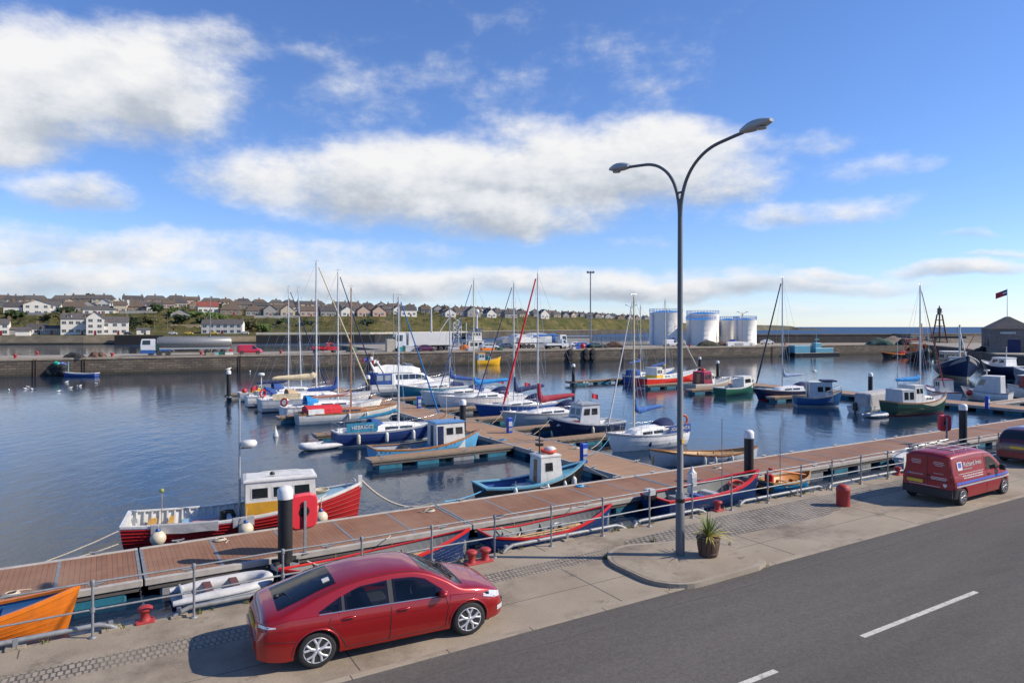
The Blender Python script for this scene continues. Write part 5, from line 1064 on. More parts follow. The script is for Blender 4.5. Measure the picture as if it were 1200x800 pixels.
mast(t, 4.4, 1.3, 11.4, MASTC, .075, (.55,), 2.6, None, 1, Lh, True, bowx=Lh-.2, bowz=1.4); boom(t, 4.3, 3.0, 3.9, MASTC, F_BLUE, -.1, 1.1); mb = MB(); mb.bbox(.8, 2.6, -.9, .9, 1.0, 2.0, F_BLUE, .3); mb.build('cockpit_tent', t)
t, Lh = boat2('cabin_boat', 'beige hulled cabin boat with maroon wheelhouse', 'cabin boat', (808, 458), (857, 453))
sh, b, pt = hull(t, Lh, 2.3, .75, .55, .1, .82, .5, (mat('beige_gelcoat', (.5, .42, .33), .4), WHITE, CREAM, BLACK), bul=.15, well=((.04, .3, .3),), deckm=GREYP, gun=WHITE); cabin(t, 1.9, 4.1, .9, .75, .6, 1.7, .35, .05, MAROON, mat('raspberry_paint', (.55, .04, .10), .4), 2, 2, .05, None, 0, WOOD, (.45, .82)); mb = MB(); mb.bbox(.6, 1.9, -.8, .8, .4, .9, BLACK, .08); mb.build('cockpit_cover', t)
cabin(t, 4.0, 4.9, .7, .6, .7, 1.3, .35, 0, WHITE, WHITE, 1, 2, .02, name='front_cabin'); mb = MB(); mb.sphere((3.0, 0, 2.5), .3, BRED, 8); mb.build('red_buoy', t)
t, Lh = boat2('fishing_boat', 'dark green open fishing boat with white forward cabin', 'fishing boat', (843, 464), (884, 459))
sh, b, pt = hull(t, Lh, 2.2, .85, .7, .1, .8, .5, (GREEN, WHITE, GREEN, DGREEN), bul=.15, well=((.04, .55, .35),), deckm=GREYP, gun=WHITE, innerm=WHITE); cabin(t, Lh*.52, Lh*.8, .8, .7, .7, 1.35, .25, 0, WHITE, WHITE, 1, 2, .04, None, 0, None, (.45, .85))
mb = MB()
for s in (-1, 1): mb.tube([(.5, s*.9, .9), (.5, s*.85, 2.0), (Lh*.5, s*.8, 2.1)], .025, STEEL, 6)
mb.build('frame_rail', t)
t, Lh = boat2('sailing_yacht', 'navy hulled yacht with dark furled headsail and pale blue sail cover', 'yacht', (950, 466), (886, 469), 'moored sailing yachts')
sh, b, pt = hull(t, Lh+.3, 2.6, 1.0, .35, .05, .75, .8, (NAVY, NAVY, BRED, DRED), bul=.06, deckm=GEL, gun=WHITE); trunk(t, 1.8, 5.2, .95, .55, .98, .5, GEL); zz = HC+(383-328)*80.5/800
mast(t, 4.1, 1.4, zz, MASTG, .075, (.55,), 2.6, None, 1, Lh, True); boom(t, 4.0, 2.5, 2.7, MASTG, mat('pale_blue_cover', (.25, .33, .5), .8, bump=.4, bscale=7), .15, 1.1); genoa(t, (Lh+.1, 0, 1.4), (4.2, 0, zz-.3), BLACK, .09); sprayhood(t, 1.2, 2.4, .85, 1.1, .8, F_NAVY)
t, Lh = boat2('fishing_boat', 'blue hulled fishing boat with large white wheelhouse and masthead radar', 'fishing boat', (931, 475), (985, 476))
sh, b, pt = hull(t, Lh+.2, 2.3, .85, .85, .1, .85, .5, (paint('mid_blue', (.02, .10, .27)), NAVY, WHITE, BLACK), boot=.12, bul=.14, well=((.04, .3, .3),), deckm=WHITE, gun=GREYW, innerm=WHITE)
cabin(t, 1.3, 3.6, .92, .85, .5, 1.95, .15, 0, LGREY, WHITE, 2, 3, .08, None, 0, BLACK, (.5, .82), side_fr=(.3, .95)); mb = MB(); mb.box(2.6, 3.9, -.9, .9, 2.56, 2.7, F_NAVY); mb.build('roof_cover', t)
mb = MB(); mb.tube([(2.1, -.3, 2.5), (1.8, 0, 4.0)], .03, WHITE, 6); mb.tube([(2.1, .3, 2.5), (1.8, 0, 4.0)], .03, WHITE, 6); mb.tube([(1.8, 0, 3.7), (1.8, 0, 4.9)], .025, WHITE, 6); mb.lathe([(.25, 3.5), (.27, 3.6), (.2, 3.7), (.01, 3.72)], WHITE, c=(1.9, 0, 0), n=10); mb.build('radar_mast', t)
q = [pt(f, sh(f), s) for s, f in ((-1, .62), (-1, .8), (-1, .97), (1, .97), (1, .8), (1, .62))]; loop_rail(t, [(x, y*.95, z+.55) for x, y, z in q], [((x, y*.95, z), (x, y*.95, z+.55)) for x, y, z in q], .022, WHITE, 'bow_rail')
mb = MB(); mb.box(1.32, 3.5, -.0, .0, 0, 0, WHITE)
t, Lh = boat2('motor_sailer', 'dark green motor sailer with cream topsides and white wheelhouse', 'motor sailer', (1041, 487), (1107, 483))
sh, b, pt = hull(t, Lh+.3, 2.5, 1.15, .75, .15, .8, .5, (DGREEN, CREAM, DRED, DRED), boot=.12, bul=.1, deckm=WHITE, gun=WOOD)
mb = MB()
for s in (1, -1):
    rg = []
    for i in range(14):
        f = .35+.63*i/13; h = sh(f); a = pt(f, h-.02, s); c = pt(f, h-.02-.42*min(1, (f-.33)/.25), s); rg.append([(a[0], a[1]+s*.012, a[2]), ((a[0]+c[0])/2, (a[1]+c[1])/2+s*.02, (a[2]+c[2])/2), (c[0], c[1]+s*.012, c[2])])
    mb.loft(rg, CREAM)
mb.build('topside_band', t)
cabin(t, .7, 2.3, .95, .95, 1.1, 1.25, 0, 0, LGREY, WHITE, 2, 0, .05, None, 0, None, (.3, .9), name='aft_shelter'); cabin(t, 2.3, 3.7, .95, .85, 1.1, 1.6, .3, 0, WHITE, WHITE, 2, 3, .08, None, 0, None, (.55, .88)); trunk(t, 3.6, 5.4, .8, .5, 1.2, .55, WHITE, win=False)
for i in range(3):
    for s in (1, -1): mb = MB(); mb.lathe([(.09, 0), (.11, .02), (.01, .03)], GLASS, c=(4.0+i*.42, s*(.79-.07*i), 1.5), axis='y', n=10); mb.build('porthole', t)
zz = HC+(383-336)*66.5/800; mast(t, 4.0, 1.7, zz, MASTW, .075, (.55,), 2.5, None, 1.2, Lh, True, bowx=Lh, bowz=1.9); boom(t, 3.9, 3.15, 2.9, MASTW, F_BRIGHT, .05, .35, 1.25); genoa(t, (Lh+.1, 0, 2.0), (4.1, 0, zz-.3), DRED, .05)
mb = MB(); mb.tube([(1.6, .4, 1.1), (1.6, .4, HC+(383-400)*63.5/800)], .035, MASTG, 6); mb.build('mizzen', t)
t, Lh = boat2('motor_boat', 'white outboard dinghy with grey canvas tent moored behind the green motor sailer', 'motor boat', (1003, 484), (1046, 476)); hull(t, Lh, 1.9, .55, .3, .05, .88, .5, (GEL, LGREY, GEL, GEL), bul=.1, deckm=GREYP, gun=LGREY); mb = MB(); mb.bbox(1.2, Lh-.7, -.75, .75, .5, 1.85, F_GREY, .25); mb.build('canvas_tent', t); mb = MB(); mb.bbox(-.35, .05, -.2, .2, .3, 1.05, BLACK, .1); mb.box(-.25, -.1, -.06, .06, -.3, .4, BLACK); mb.build('outboard', t)
inflatable(G(1015, 489), R(20), 'small tender floating beside the green motor sailer stern', 2.3, 1.3, .17, INFG, GREYP, (1.0,), GREYP)
t, Lh = boat2('motor_boat', 'small red and white wheelhouse boat behind the green motor sailer', 'motor boat', (1118, 470), (1085, 463)); hull(t, Lh, 2.0, .8, .4, .1, .85, .4, (GEL, DRED, GEL, GEL), bul=.1, deckm=GEL, gun=DRED); cabin(t, 1.6, 2.9, .75, .7, .7, 1.5, .1, 0, WHITE, DRED, 2, 2, .1)
t, Lh = boat2('cabin_cruiser', 'white cabin cruiser with canvas enclosure and red buoy behind the far walkway', 'motor cruiser', (1185, 472), (1126, 468))
sh, b, pt = hull(t, Lh, 2.6, 1.0, .5, .05, .9, .9, (GEL, LGREY, TEAL, BLACK), bul=.08, deckm=LGREY, gun=GREYP); cabin(t, .7, 3.4, 1.05, .9, .95, 1.8, .9, .05, LGREY, WHITE, 1, 2, .03, None, 0, None, (.45, .85), side_fr=(.65, .98)); mb = MB(); mb.lathe([(.05, 0), (.05, .5), (.28, .52), (.28, .66), (.01, .7)], WHITE, c=(2.2, 0, 2.8), n=10); mb.build('radar', t)
mb = MB(); mb.sphere((Lh*.78, 1.0, .9), .3, BRED, 8); mb.build('red_buoy', t)
t, Lh = boat2('motor_boat', 'white boat with orange raft and dark red canopy at the picture edge', 'motor boat', (1250, 470), (1180, 465)); hull(t, Lh, 2.8, 1.1, .4, .05, .9, .6, (GEL, GEL, NAVY, NAVY), bul=.1, deckm=GEL, gun=GREYP); cabin(t, 1.0, Lh*.75, 1.0, .9, 1, 1.6, .2, 0, DRED, WHITE, 3, 2, .3, None, 0, None, (.45, .8)); mb = MB(); mb.tube([(1.2, -.6, 2.85), (3, -.6, 2.9), (4, -.5, 2.85)], [.1, .16, .1], ORANGE, 8); mb.build('orange_raft', t)
# --- working boats further out
t, Lh = boat2('fishing_trawler', 'navy blue wooden trawler with gantry, bow towards the marina', 'trawler', (1109, 433), (1137, 446)); t.rotation_euler.z += R(-3); Lh = 13.5
p1 = G(1135, 446); ang = R(-110); t.rotation_euler.z = ang; t.location = p1-Vector((math.cos(ang)*Lh, math.sin(ang)*Lh, 0))
sh, b, pt = hull(t, Lh, 5.6, 1.9, 1.9, .5, .7, 1.0, (NAVY, NAVY, mat('buff_boot', (.45, .36, .25), .6), DRED), boot=.5, bul=.7, deckm=GREYW, gun=WHITE, pw=2.8, gw=.15)
cabin(t, 3.0, 6.4, 1.7, 1.6, 1.5, 2.6, .1, .1, mat('cream_wheelhouse', (.45, .38, .3), .5), WHITE, 3, 4, .15, mat('brown_wheelhouse', (.22, .13, .08), .5), 1.4, None, (.6, .86))
mb = MB()
for s in (1, -1): mb.tube([(1.4, s*1.9, 1.5), (1.4, s*1.9, 6.3)], .13, DGREEN, 8)
mb.box(1.2, 1.6, -2.6, 2.6, 6.25, 6.6, BLACK); mb.tube([(1.4, -1, 6.5), (1.4, -1, 8.4)], .06, GREYP, 6); mb.tube([(1.4, 1.4, 6.5), (1.4, 1.4, 8.2)], .06, GREYP, 6); mb.build('gantry', t)
mb = MB(); mb.tube([(8.6, 0, 2), (8.6, 0, 8.5)], .13, WHITE, 8); mb.tube([(10.5, .6, 2.6), (8.6, 0, 7.5)], .1, WHITE, 8); mb.tube([(8.7, 0, 3), (12, 1.2, 7)], .06, ORANGE, 6); mb.build('foremast', t)
mb = MB(); mb.bbox(6.6, 8.2, -1.2, 1.2, 2.0, 3.0, LGREY, .1); mb.tube([(7.2, -1.3, 3.1), (7.2, 1.3, 3.1)], .35, GREYP, 8); mb.build('winch', t)
t = thing('fishing_trawler', 'dark trawler with orange wheelhouse below the beacon tower', 'trawler', G(1083, 424), R(-106)); t.location.y += 9; Lh = 12; t.location = G(1087, 424)-Vector((math.cos(R(-106))*Lh, math.sin(R(-106))*Lh, 0))
hull(t, Lh, 4.6, 1.7, 1.5, .4, .75, .8, (BLACK, ORANGE, DRED, DRED), boot=.3, bul=.5, deckm=GREYW, gun=GREYP)
cabin(t, 3, 6.2, 1.5, 1.4, 1.5, 2.6, .1, 0, ORANGE, WHITE, 3, 3, .15, paint('rust_orange', (.45, .10, .02)), 1.2); mb = MB(); mb.tube([(7.5, 0, 2), (7.5, 0, 9)], .12, ORANGE, 8); mb.tube([(7.5, 0, 4), (10.5, .5, 8)], .07, WHITE, 6); mb.box(1.3, 1.6, -2, 2, 4.8, 5.1, BRED); mb.tube([(1.4, -1.8, 1.6), (1.4, -1.8, 5)], .1, BRED, 6); mb.tube([(1.4, 1.8, 1.6), (1.4, 1.8, 5)], .1, BRED, 6); mb.build('mast_gear', t)
t, Lh = boat2('rigid_inflatable', 'black and orange rigid inflatable near the pier corner', 'inflatable boat', (1063, 418), (1033, 419)); hull(t, Lh, 2.4, .8, .7, .05, .9, .9, (BLACK, BRED, BLACK, BLACK), bul=.2, deckm=GREYP, gun=ORANGE, gw=.35, gh=.15); mb = MB(); mb.bbox(1.5, 2.3, -.4, .4, .6, 1.6, BRED, .1); mb.bbox(2.8, 3.3, -.4, .4, .6, 1.4, BRED, .1); mb.build('console', t)
t, Lh = boat2('work_boat', 'turquoise workboat on a low black barge at the far pier', 'workboat', (977, 416), (925, 417)); t.location += Vector((-.5, -1.5, 0)); mb = MB(); mb.bbox(0, Lh, -1.9, 1.9, -.4, .95, BLACK, .1); mb.build('barge_hull', t)
mb = MB(); mb.bbox(Lh*.62, Lh*.97, -1.3, 1.3, .95, 3.0, TURQ, .1); mb.build('deck_house', t); mb = MB(); mb.bbox(1.5, Lh*.5, -1.2, 1.2, .95, 2.2, TURQ, .1); mb.bbox(Lh*.34, Lh*.48, -.8, .8, 2.2, 3.7, TURQ, .1); mb.tube([(Lh*.41, 0, 3.7), (Lh*.41, 0, 6.2)], .1, TURQ, 6); mb.tube([(Lh*.3, -.8, 4.6), (Lh*.5, .8, 4.6)], .08, TURQ, 6); mb.build('wheelhouse', t); mb = MB(); mb.bbox(Lh*.53, Lh*.58, -1, -.6, .95, 1.9, BRED, .03); mb.build('red_box', t)
t, Lh = boat2('fishing_boat', 'small yellow fishing boat lying against the far pier wall', 'fishing boat', (557, 428), (585, 427)); t.location.y -= .3; YL = paint('bright_yellow', (.78, .42, .015)); sh, b, pt = hull(t, Lh+.4, 1.9, 1.0, .7, .1, .85, .4, (YL, YL, YL, DRED), bul=.25, deckm=GREYP, gun=YL)
cabin(t, .4, 2.0, .75, .75, .8, 1.7, 0, 0, mat('pale_blue_cabin', (.35, .42, .44), .5), YL, 2, 2, .1); mb = MB(); mb.bbox(2.8, 3.3, -.5, .5, .8, 1.9, TEAL, .05); mb.tube([(3.8, 0, .8), (3.8, 0, 3)], .05, WHITE, 6); mb.build('deck_gear', t)
t, Lh = boat2('fishing_boat', 'small blue and white open boat against the far pier wall', 'fishing boat', (114, 441), (74, 441)); sh, b, pt = hull(t, Lh, 1.7, .48, .22, .1, .8, .3, (paint('cobalt_boat', (.07, .11, .33)), WHITE, BLUE, BLUE), bul=.15, well=((0, .9, .25),), deckm=WHITE, gun=WHITE); mb = MB(); mb.tube([(Lh*.85, 0, .6), (Lh*.85, 0, 2.4)], .07, TURQ, 6); mb.build('post', t)
# drifters along the east quay
t, Lh = boat2('motor_cruiser', 'white cruiser with dark blue hull moored under the stone shed', 'motor cruiser', (1195, 444), (1150, 441)); hull(t, Lh, 3.2, 1.9, .8, .05, .9, 1, (NAVY, GEL, NAVY, NAVY), bul=.1, deckm=GEL, gun=GEL); cabin(t, 1.2, 4.4, 1.3, 1.1, 1.7, 1.5, .9, .1, GEL, GEL, 2, 2, .1); mb = MB(); mb.tube([(2, 0, 3), (2, 0, 5)], .06, WHITE, 6); mb.build('mast', t)
t, Lh = boat2('motor_boat', 'grey and navy boat with white deckhouse at the edge beneath the shed', 'motor boat', (1260, 452), (1186, 447)); hull(t, Lh, 3.2, 1.5, .8, .05, .9, 1, (GREYP, WHITE, NAVY, NAVY), bul=.1, deckm=GEL, gun=GEL); cabin(t, 2, Lh*.7, 1.3, 1.1, 1.4, 1.5, .4, .1, GEL, GEL, 4, 2, .1, BLUE, .3)
# --- ropes and small floating things
rope(G(139, 622, .95), UV(-10, 26.62, ZD+.12), .9, ROPE, 'pale rope sagging from the red fishing boat stern to the pontoon', .028)
rope(G(139, 637, .75), UV(-3.6, 26.62, ZD+.12), .25, ROPE, 'lower pale rope tying the red fishing boat stern to the pontoon', .025)
rope(RB.matrix_basis @ Vector((8.75, 0, 1.72)), UV(12.05, 26.62, ZD+.12), .55, ROPE, 'thick pale rope from the red fishing boat bow to the pontoon', .04)
rope(G(569, 573, .62), UV(12.6, 26.62, ZD+.12), .1, ROPEB, 'blue rope from the black hulled boat stern to the pontoon', .025)
rope(LB.matrix_basis @ Vector((.1, -.8, .7)), UV(14.0, 37.4, ZD+.12), .05, ROPE, 'pale rope tying the light blue boat stern to the finger pontoon', .02)
rope(W1.matrix_basis @ Vector((6.9, 0, 1.3)), UV(25.8, 33.5, ZD+.12), .15, ROPE, 'pale rope from the white lettered yacht bow to the walkway', .02)
mb = MB(); mb.lathe([(.02, -.4), (.16, -.2), (.22, .05), (.12, .35), (.05, .55), (.02, .8)], WHITE, n=12); tag(mb.build('mooring_buoy', loc=G(323, 511)), 'small white pointed buoy floating near the wooden yacht', 'buoy')
GW = mat('gull_white', (.75, .74, .72), .8); GG = mat('gull_grey', (.34, .35, .37), .8)
def gull(loc, label, rot, s=1.0, wings=False):
    mb = MB(); L_ = [(-.24, .015, .0), (-.18, .045, .02), (-.08, .085, .04), (.04, .095, .045), (.12, .07, .06), (.16, .05, .1), (.19, .05, .135), (.225, .042, .14), (.25, .018, .132), (.29, .006, .125)]
    mb.loft([[(x*s, r*s*math.cos(a), (z+.04+r*math.sin(a))*s) for a in [6.283*k/8 for k in range(8)]] for x, r, z in L_], GW, closed=True, cap=True, smooth=True)
    for q in (1, -1):
        if wings: mb.add([(.08*s, q*.06*s, .1*s), (-.1*s, q*.06*s, .1*s), (-.06*s, q*.35*s, .25*s), (.08*s, q*.33*s, .26*s), (-.12*s, q*.65*s, .2*s)], [(0, 1, 2, 3), (3, 2, 4)], GG)
        else: mb.loft([[(.09*s, q*.085*s, .10*s), (.09*s, q*.07*s, .03*s)], [(-.08*s, q*.09*s, .11*s), (-.08*s, q*.085*s, .04*s)], [(-.3*s, q*.02*s, .07*s), (-.3*s, q*.02*s, .05*s)]], GG)
    return tag(mb.build('seagull', loc=loc, rotz=rot), label, 'gull', 'gulls floating on the harbour water')
GL = [(10.5, 457.5), (30, 456), (33, 454), (37.5, 456.5), (68.5, 459), (78, 448), (82.5, 455), (90, 453), (94, 452.5), (113, 450)]
GN = ['white gull floating alone nearest the frame edge', 'gull at the near-edge side of the floating trio', 'middle gull of the floating trio near the frame edge', 'gull of the floating trio closest to the small blue boat', 'gull floating alone, closest to the camera of the scattered flock', 'gull floating furthest out, right under the small blue boat', 'gull floating between the pair and the one under the blue boat', 'gull of the close floating pair, nearer the frame edge', 'gull of the close floating pair, nearer the white-capped pile', 'gull floating alone under the bow of the small blue boat']
for k, (px, py) in enumerate(GL): gull(G(px, py), GN[k], rnd.uniform(0, 6), 1.05)
gull(G(268, 470)*1.0+Vector((0, 0, 3.42)), 'white gull perched on the outermost black pile', 1.0, 1.3)
gull(G(293, 436, 0), 'white gull floating on its own below the far red van', 2.0, 1.5)
# ------------------------------------------------------------------ vehicles
TYRE = mat('tyre', (.022, .022, .023), .85); ALLOY = mat('alloy_rim', (.55, .55, .56), .4, .35); DARKP = mat('dark_trim', (.02, .02, .022), .55); CGLASS = glassmat('car_glass', (.012, .015, .018), .03)
LAMPW = mat('head_lamp', (.62, .64, .66), .12, .2, var=.3, scale=20); LAMPR = mat('tail_lamp', (.30, .01, .012), .15); PLATEY = mat('plate_yellow', (.70, .45, .03), .5, var=.05); PLATEW = mat('plate_white', (.6, .6, .6), .5, var=.05)
def carpaint(name, col, metal=.0, rough=.32): 
    m = mat(name, col, rough, metal, var=.05, scale=1.0, coat=.9, spec=.5); return m
def wheel(parent, x, y, r, w, side, rim=ALLOY, spokes=5, detail=True):
    mb = MB(); mb.lathe([(r*.70, -w/2+.01), (r*.90, -w/2), (r*.975, -w/2+.02), (r, -w/2+.05), (r, w/2-.05), (r*.975, w/2-.02), (r*.90, w/2), (r*.70, w/2-.01)], TYRE, c=(0, 0, 0), n=28, axis='y'); mb.lathe([(r*.70, -w*.2), (r*.02, -w*.2)], DARKP, n=20, axis='y', cap=False); mb.lathe([(r*.70, w*.2), (r*.02, w*.2)], DARKP, n=20, axis='y', cap=False)
    o = mb.build('wheel', parent, loc=(x, y, r))
    mb = MB(); f = w/2-.015
    mb.lathe([(r*.72, side*(f-.02)), (r*.72, side*(f+.008)), (r*.68, side*(f+.014)), (r*.64, side*(f-.01)), (r*.63, side*(f-.08))], rim, n=28, axis='y', cap=False)
    if detail:
        for k in range(spokes):
            a = 2*math.pi*k/spokes+.3
            for off in (-.16, .16):
                p0 = (r*.12*math.cos(a), side*(f-.01), r*.12*math.sin(a)); p1 = (r*.36*math.cos(a+off*.4), side*(f-.004), r*.36*math.sin(a+off*.4)); p2 = (r*.66*math.cos(a+off*1.7), side*(f-.004), r*.66*math.sin(a+off*1.7))
                mb.tube([p0, p1, p2], [.036*r/.32, .026*r/.32, .027*r/.32], rim, 6)
        mb.lathe([(r*.17, side*(f-.03)), (r*.16, side*(f+.012)), (r*.02, side*(f+.016))], rim, n=14, axis='y')
    else: mb.lathe([(r*.58, side*(f-.05)), (r*.3, side*(f-.01)), (r*.02, side*(f+.01))], rim, n=14, axis='y')
    mb.build('rim', o); return o
class Car:
    # analytic body: top profile, belt line, plan width; panels are laid on the same surface
    def __init__(s, root, Lh, W, top, belt, xr, xf, r, paintm, zb=.22, tumble=.42, wr0=None, plan=None, lowside=.06, roofin=.5, bottomm=None, edge=.09):
        s.root, s.L, s.W, s.top_, s.belt_, s.xr, s.xf, s.r, s.p, s.zb0, s.tum, s.lows, s.roofin, s.edge = root, Lh, W, top, belt, xr, xf, r, paintm, zb, tumble, lowside, roofin, edge
        s.plan = plan or [(0, .78), (.06, .86), (.18, .93), (.5, .985), (1.2, 1.0), (Lh-1.3, 1.0), (Lh-.6, .95), (Lh-.25, .86), (Lh-.08, .72), (Lh, .55)]
    def cub(s, x, pts):
        if x <= pts[0][0]: return pts[0][1]
        if x >= pts[-1][0]: return pts[-1][1]
        for i in range(len(pts)-1):
            if pts[i][0] <= x <= pts[i+1][0]:
                p0 = pts[max(0, i-1)]; p1 = pts[i]; p2 = pts[i+1]; p3 = pts[min(len(pts)-1, i+2)]
                h = p2[0]-p1[0]; t = (x-p1[0])/h
                def slope(a, b, c): 
                    if c[0] == a[0]: return 0
                    d1 = (b[1]-a[1])/max(1e-6, b[0]-a[0]) if b[0] > a[0] else None; d2 = (c[1]-b[1])/max(1e-6, c[0]-b[0]) if c[0] > b[0] else None
                    if d1 is None: return d2
                    if d2 is None: return d1
                    return 0 if d1*d2 <= 0 else 2*d1*d2/(d1+d2)
                m1 = slope(p0, p1, p2); m2 = slope(p1, p2, p3)
                return (2*t**3-3*t*t+1)*p1[1]+(t**3-2*t*t+t)*h*m1+(-2*t**3+3*t*t)*p2[1]+(t**3-t*t)*h*m2
        return pts[-1][1]
    def top(s, x): return s.cub(x, s.top_)
    def belt(s, x): return min(s.cub(x, s.belt_), s.top(x)-.035)
    def w(s, x): return s.W/2*s.cub(x, s.plan)
    def zb(s, x):
        z = s.zb0+.10*max(0, 1-x/.5)**2+.06*max(0, 1-(s.L-x)/.45)**2
        for xc in (s.xr, s.xf):
            R_ = s.r+.055; d = abs(x-xc)
            if d < R_: z = max(z, s.r+math.sqrt(R_*R_-d*d)*.98)
        return z
    def gw(s, x): return s.w(x)-.035     # glass base half-width
    def ybase(s, x, z):                  # side surface
        b = s.belt(x); w = s.w(x)
        if z <= b:
            m = .60*b+.12
            y = w*(1-s.lows*max(0, (m-z)/max(.1, m-.2))**2-.045*max(0, (z-m)/max(.05, b-m))**1.5)
            # crease above the sills, rounded shoulder
            return y
        return max(.02, w*.955-.02-(z-b)*s.tum)
    def rootz(s, x): return max(s.belt(x)+.03, s.top(x)-s.edge)
    def section(s, x):
        b, tp, zb = s.belt(x), s.top(x), s.zb(x); zb = min(zb, b-.03); o = []
        o.append((0, zb)); o.append((s.ybase(x, zb)*.82, zb)); 
        for k in range(9): z = zb+.015+(b-zb-.015)*k/8; o.append((s.ybase(x, z), z))
        ze = max(b+.012, tp-s.edge)
        for k in range(0, 6): z = b+.004+(ze-b-.004)*k/5; o.append((s.ybase(x, z), z))
        yr = s.ybase(x, ze)
        for k in range(1, 8):
            a = k/7*math.pi/2; o.append((yr*(1-k/7)**1 if False else yr*math.cos(a)**.75, ze+(tp-ze)*math.sin(a)**.9))
        return o
    def topz(s, x, y):
        b, tp = s.belt(x), s.top(x); ze = max(b+.012, tp-s.edge); yr = s.ybase(x, ze); q = min(1, abs(y)/yr); c = q**(1/.75); sn = math.sqrt(max(0, 1-c*c)); return ze+(tp-ze)*sn**.9
    def body(s, n=90, name='body', cut=None):
        xs = [0, .012, .03, .06, .1]+[.1+(s.L-.2)*i/n for i in range(1, n)]+[s.L-.1, s.L-.06, s.L-.03, s.L-.012, s.L]
        for xc in (s.xr, s.xf):
            R_ = s.r+.055; xs += [xc-R_-.001, xc-R_*.999, xc+R_*.999, xc+R_+.001]+[xc+R_*math.cos(a*math.pi/12) for a in range(1, 12)]
        xs = sorted(set(xs)); mb = MB(); 
        for sd_ in (1, -1): 
            rings = [[(x, sd_*y, z) for y, z in s.section(x)] for x in xs]
            mb.loft(rings[::sd_], s.p, smooth=True)
            for rg in (rings[0], rings[-1]): mb.add(rg, [tuple(range(len(rg)))], s.p)
        o = mb.build(name, s.root); me = o.data
        bm = bmesh.new(); bm.from_mesh(me); bmesh.ops.remove_doubles(bm, verts=bm.verts, dist=.0004); bmesh.ops.recalc_face_normals(bm, faces=bm.faces)
        if cut: bmesh.ops.delete(bm, geom=[f for f in bm.faces if cut(f.calc_center_median())], context='FACES')
        bm.to_mesh(me); bm.free()
        try: me.set_sharp_from_angle(angle=R(42))
        except Exception: pass
        mb = MB(); mb.box(.4, s.L-.4, -s.W/2+.2, s.W/2-.2, s.zb0-.02, s.zb0+.4, DARKP)
        for xc in (s.xr, s.xf): mb.box(xc-s.r-.12, xc+s.r+.12, -s.W/2+.12, s.W/2-.12, s.zb0, s.r*2+.12, DARKP)
        mb.build('underbody', s.root); return o
    def side(s, poly, m, name, off=.004, sides=(1, -1), parent=None, nx=10):
        # poly: list of (x,z) top chain and bottom chain given as two functions sampled between x0,x1
        x0, x1, zlo, zhi = poly; out = []
        for sd_ in sides:
            mb = MB(); rg = []
            for i in range(nx+1):
                x = x0+(x1-x0)*i/nx; a = zlo(x) if callable(zlo) else zlo; b = zhi(x) if callable(zhi) else zhi
                rg.append([(x, sd_*(s.ybase(x, a+(b-a)*k/6)+off), a+(b-a)*k/6) for k in range(7)])
            mb.loft(rg[::sd_], m, smooth=True); out.append(mb.build(name, parent or s.root, recalc=False))
        return out
    def seam(s, pts, sides=(1, -1), r=.006, m=None, name='panel_gap'):
        for sd_ in sides:
            mb = MB(); P = []
            for (a, b), (c, d) in zip(pts, pts[1:]):
                for k in range(6): x, z = a+(c-a)*k/6, b+(d-b)*k/6; P.append((x, sd_*(s.ybase(x, z)+.001), z))
            x, z = pts[-1]; P.append((x, sd_*(s.ybase(x, z)+.001), z)); mb.tube(P, r, m or DARKP, 5); mb.build(name, s.root)
    def topatch(s, x0, x1, yh, m, name, off=.004, nx=8, inset=0):
        mb = MB(); rg = []
        for i in range(nx+1):
            x = x0+(x1-x0)*i/nx; y_ = yh(x) if callable(yh) else yh; rg.append([(x, -y_+2*y_*k/14, s.topz(x, -y_+2*y_*k/14)+off) for k in range(15)])
        mb.loft(rg, m, smooth=True); return mb.build(name, s.root)
    def strip(s, x0, x1, zf, dz, m, name, sides=(1, -1), off=.006):
        return s.side((x0, x1, lambda x: zf(x)-dz, lambda x: zf(x)+dz), m, name, off, sides, nx=24)
def cl(a, b, x): return a+(b-a)*x
# ---- red hatchback on the quay
pr, pf = G(372, 783, ZQ), G(549, 744.5, ZQ); d = pf-pr; ca = math.atan2(d.y, d.x); dn = d.normalized(); ln = Vector((-dn.y, dn.x, 0))
REDC = carpaint('metallic_red', (.31, .003, .006), .3, .33)
t = thing('parked_car', 'metallic red five-door hatchback parked on the quay beside the railing', 'car', pr-dn*.98+ln*.93, ca); t.scale = (1, 1, .92)
LC = 4.70
C = Car(t, LC, 1.88, [(0, .62), (.02, .80), (.07, .95), (.16, 1.045), (.40, 1.10), (.72, 1.20), (1.1, 1.335), (1.5, 1.435), (1.95, 1.49), (2.35, 1.50), (2.75, 1.475), (3.05, 1.40), (3.4, 1.23), (3.72, 1.035), (3.95, .985), (4.25, .91), (4.48, .82), (4.61, .71), (4.67, .58), (4.70, .48)],
        [(0, .60), (.2, .90), (.6, .965), (1.6, .95), (3.0, .905), (3.7, .87), (4.2, .76), (4.6, .55), (4.7, .4)], .98, 3.83, .335, REDC, zb=.20, tumble=.46, edge=.10)
def cutter(p):
    x, y, z = p; b = C.belt(x)
    if abs(y) > .52 and z > b+.035 and z < C.rootz(x)-.05:
        if 1.12 < x < 1.38: return z < b+interp(x, [(1.12, .08), (1.38, .19)])
        if 1.52 < x < 2.22 or 2.42 < x < 3.2: return z < b+interp(x, [(1.5, .24), (1.75, .34), (2.3, .38), (2.75, .37), (3.2, .18)])
    return abs(y) < interp(x, [(.36, .55), (1.38, .48)]) and .46 < x < 1.3 and z > b+.02 or (abs(y) < interp(x, [(2.98, .50), (3.74, .62)]) and 3.05 < x < 3.66 and z > b+.02)
C.body(150, cut=cutter)
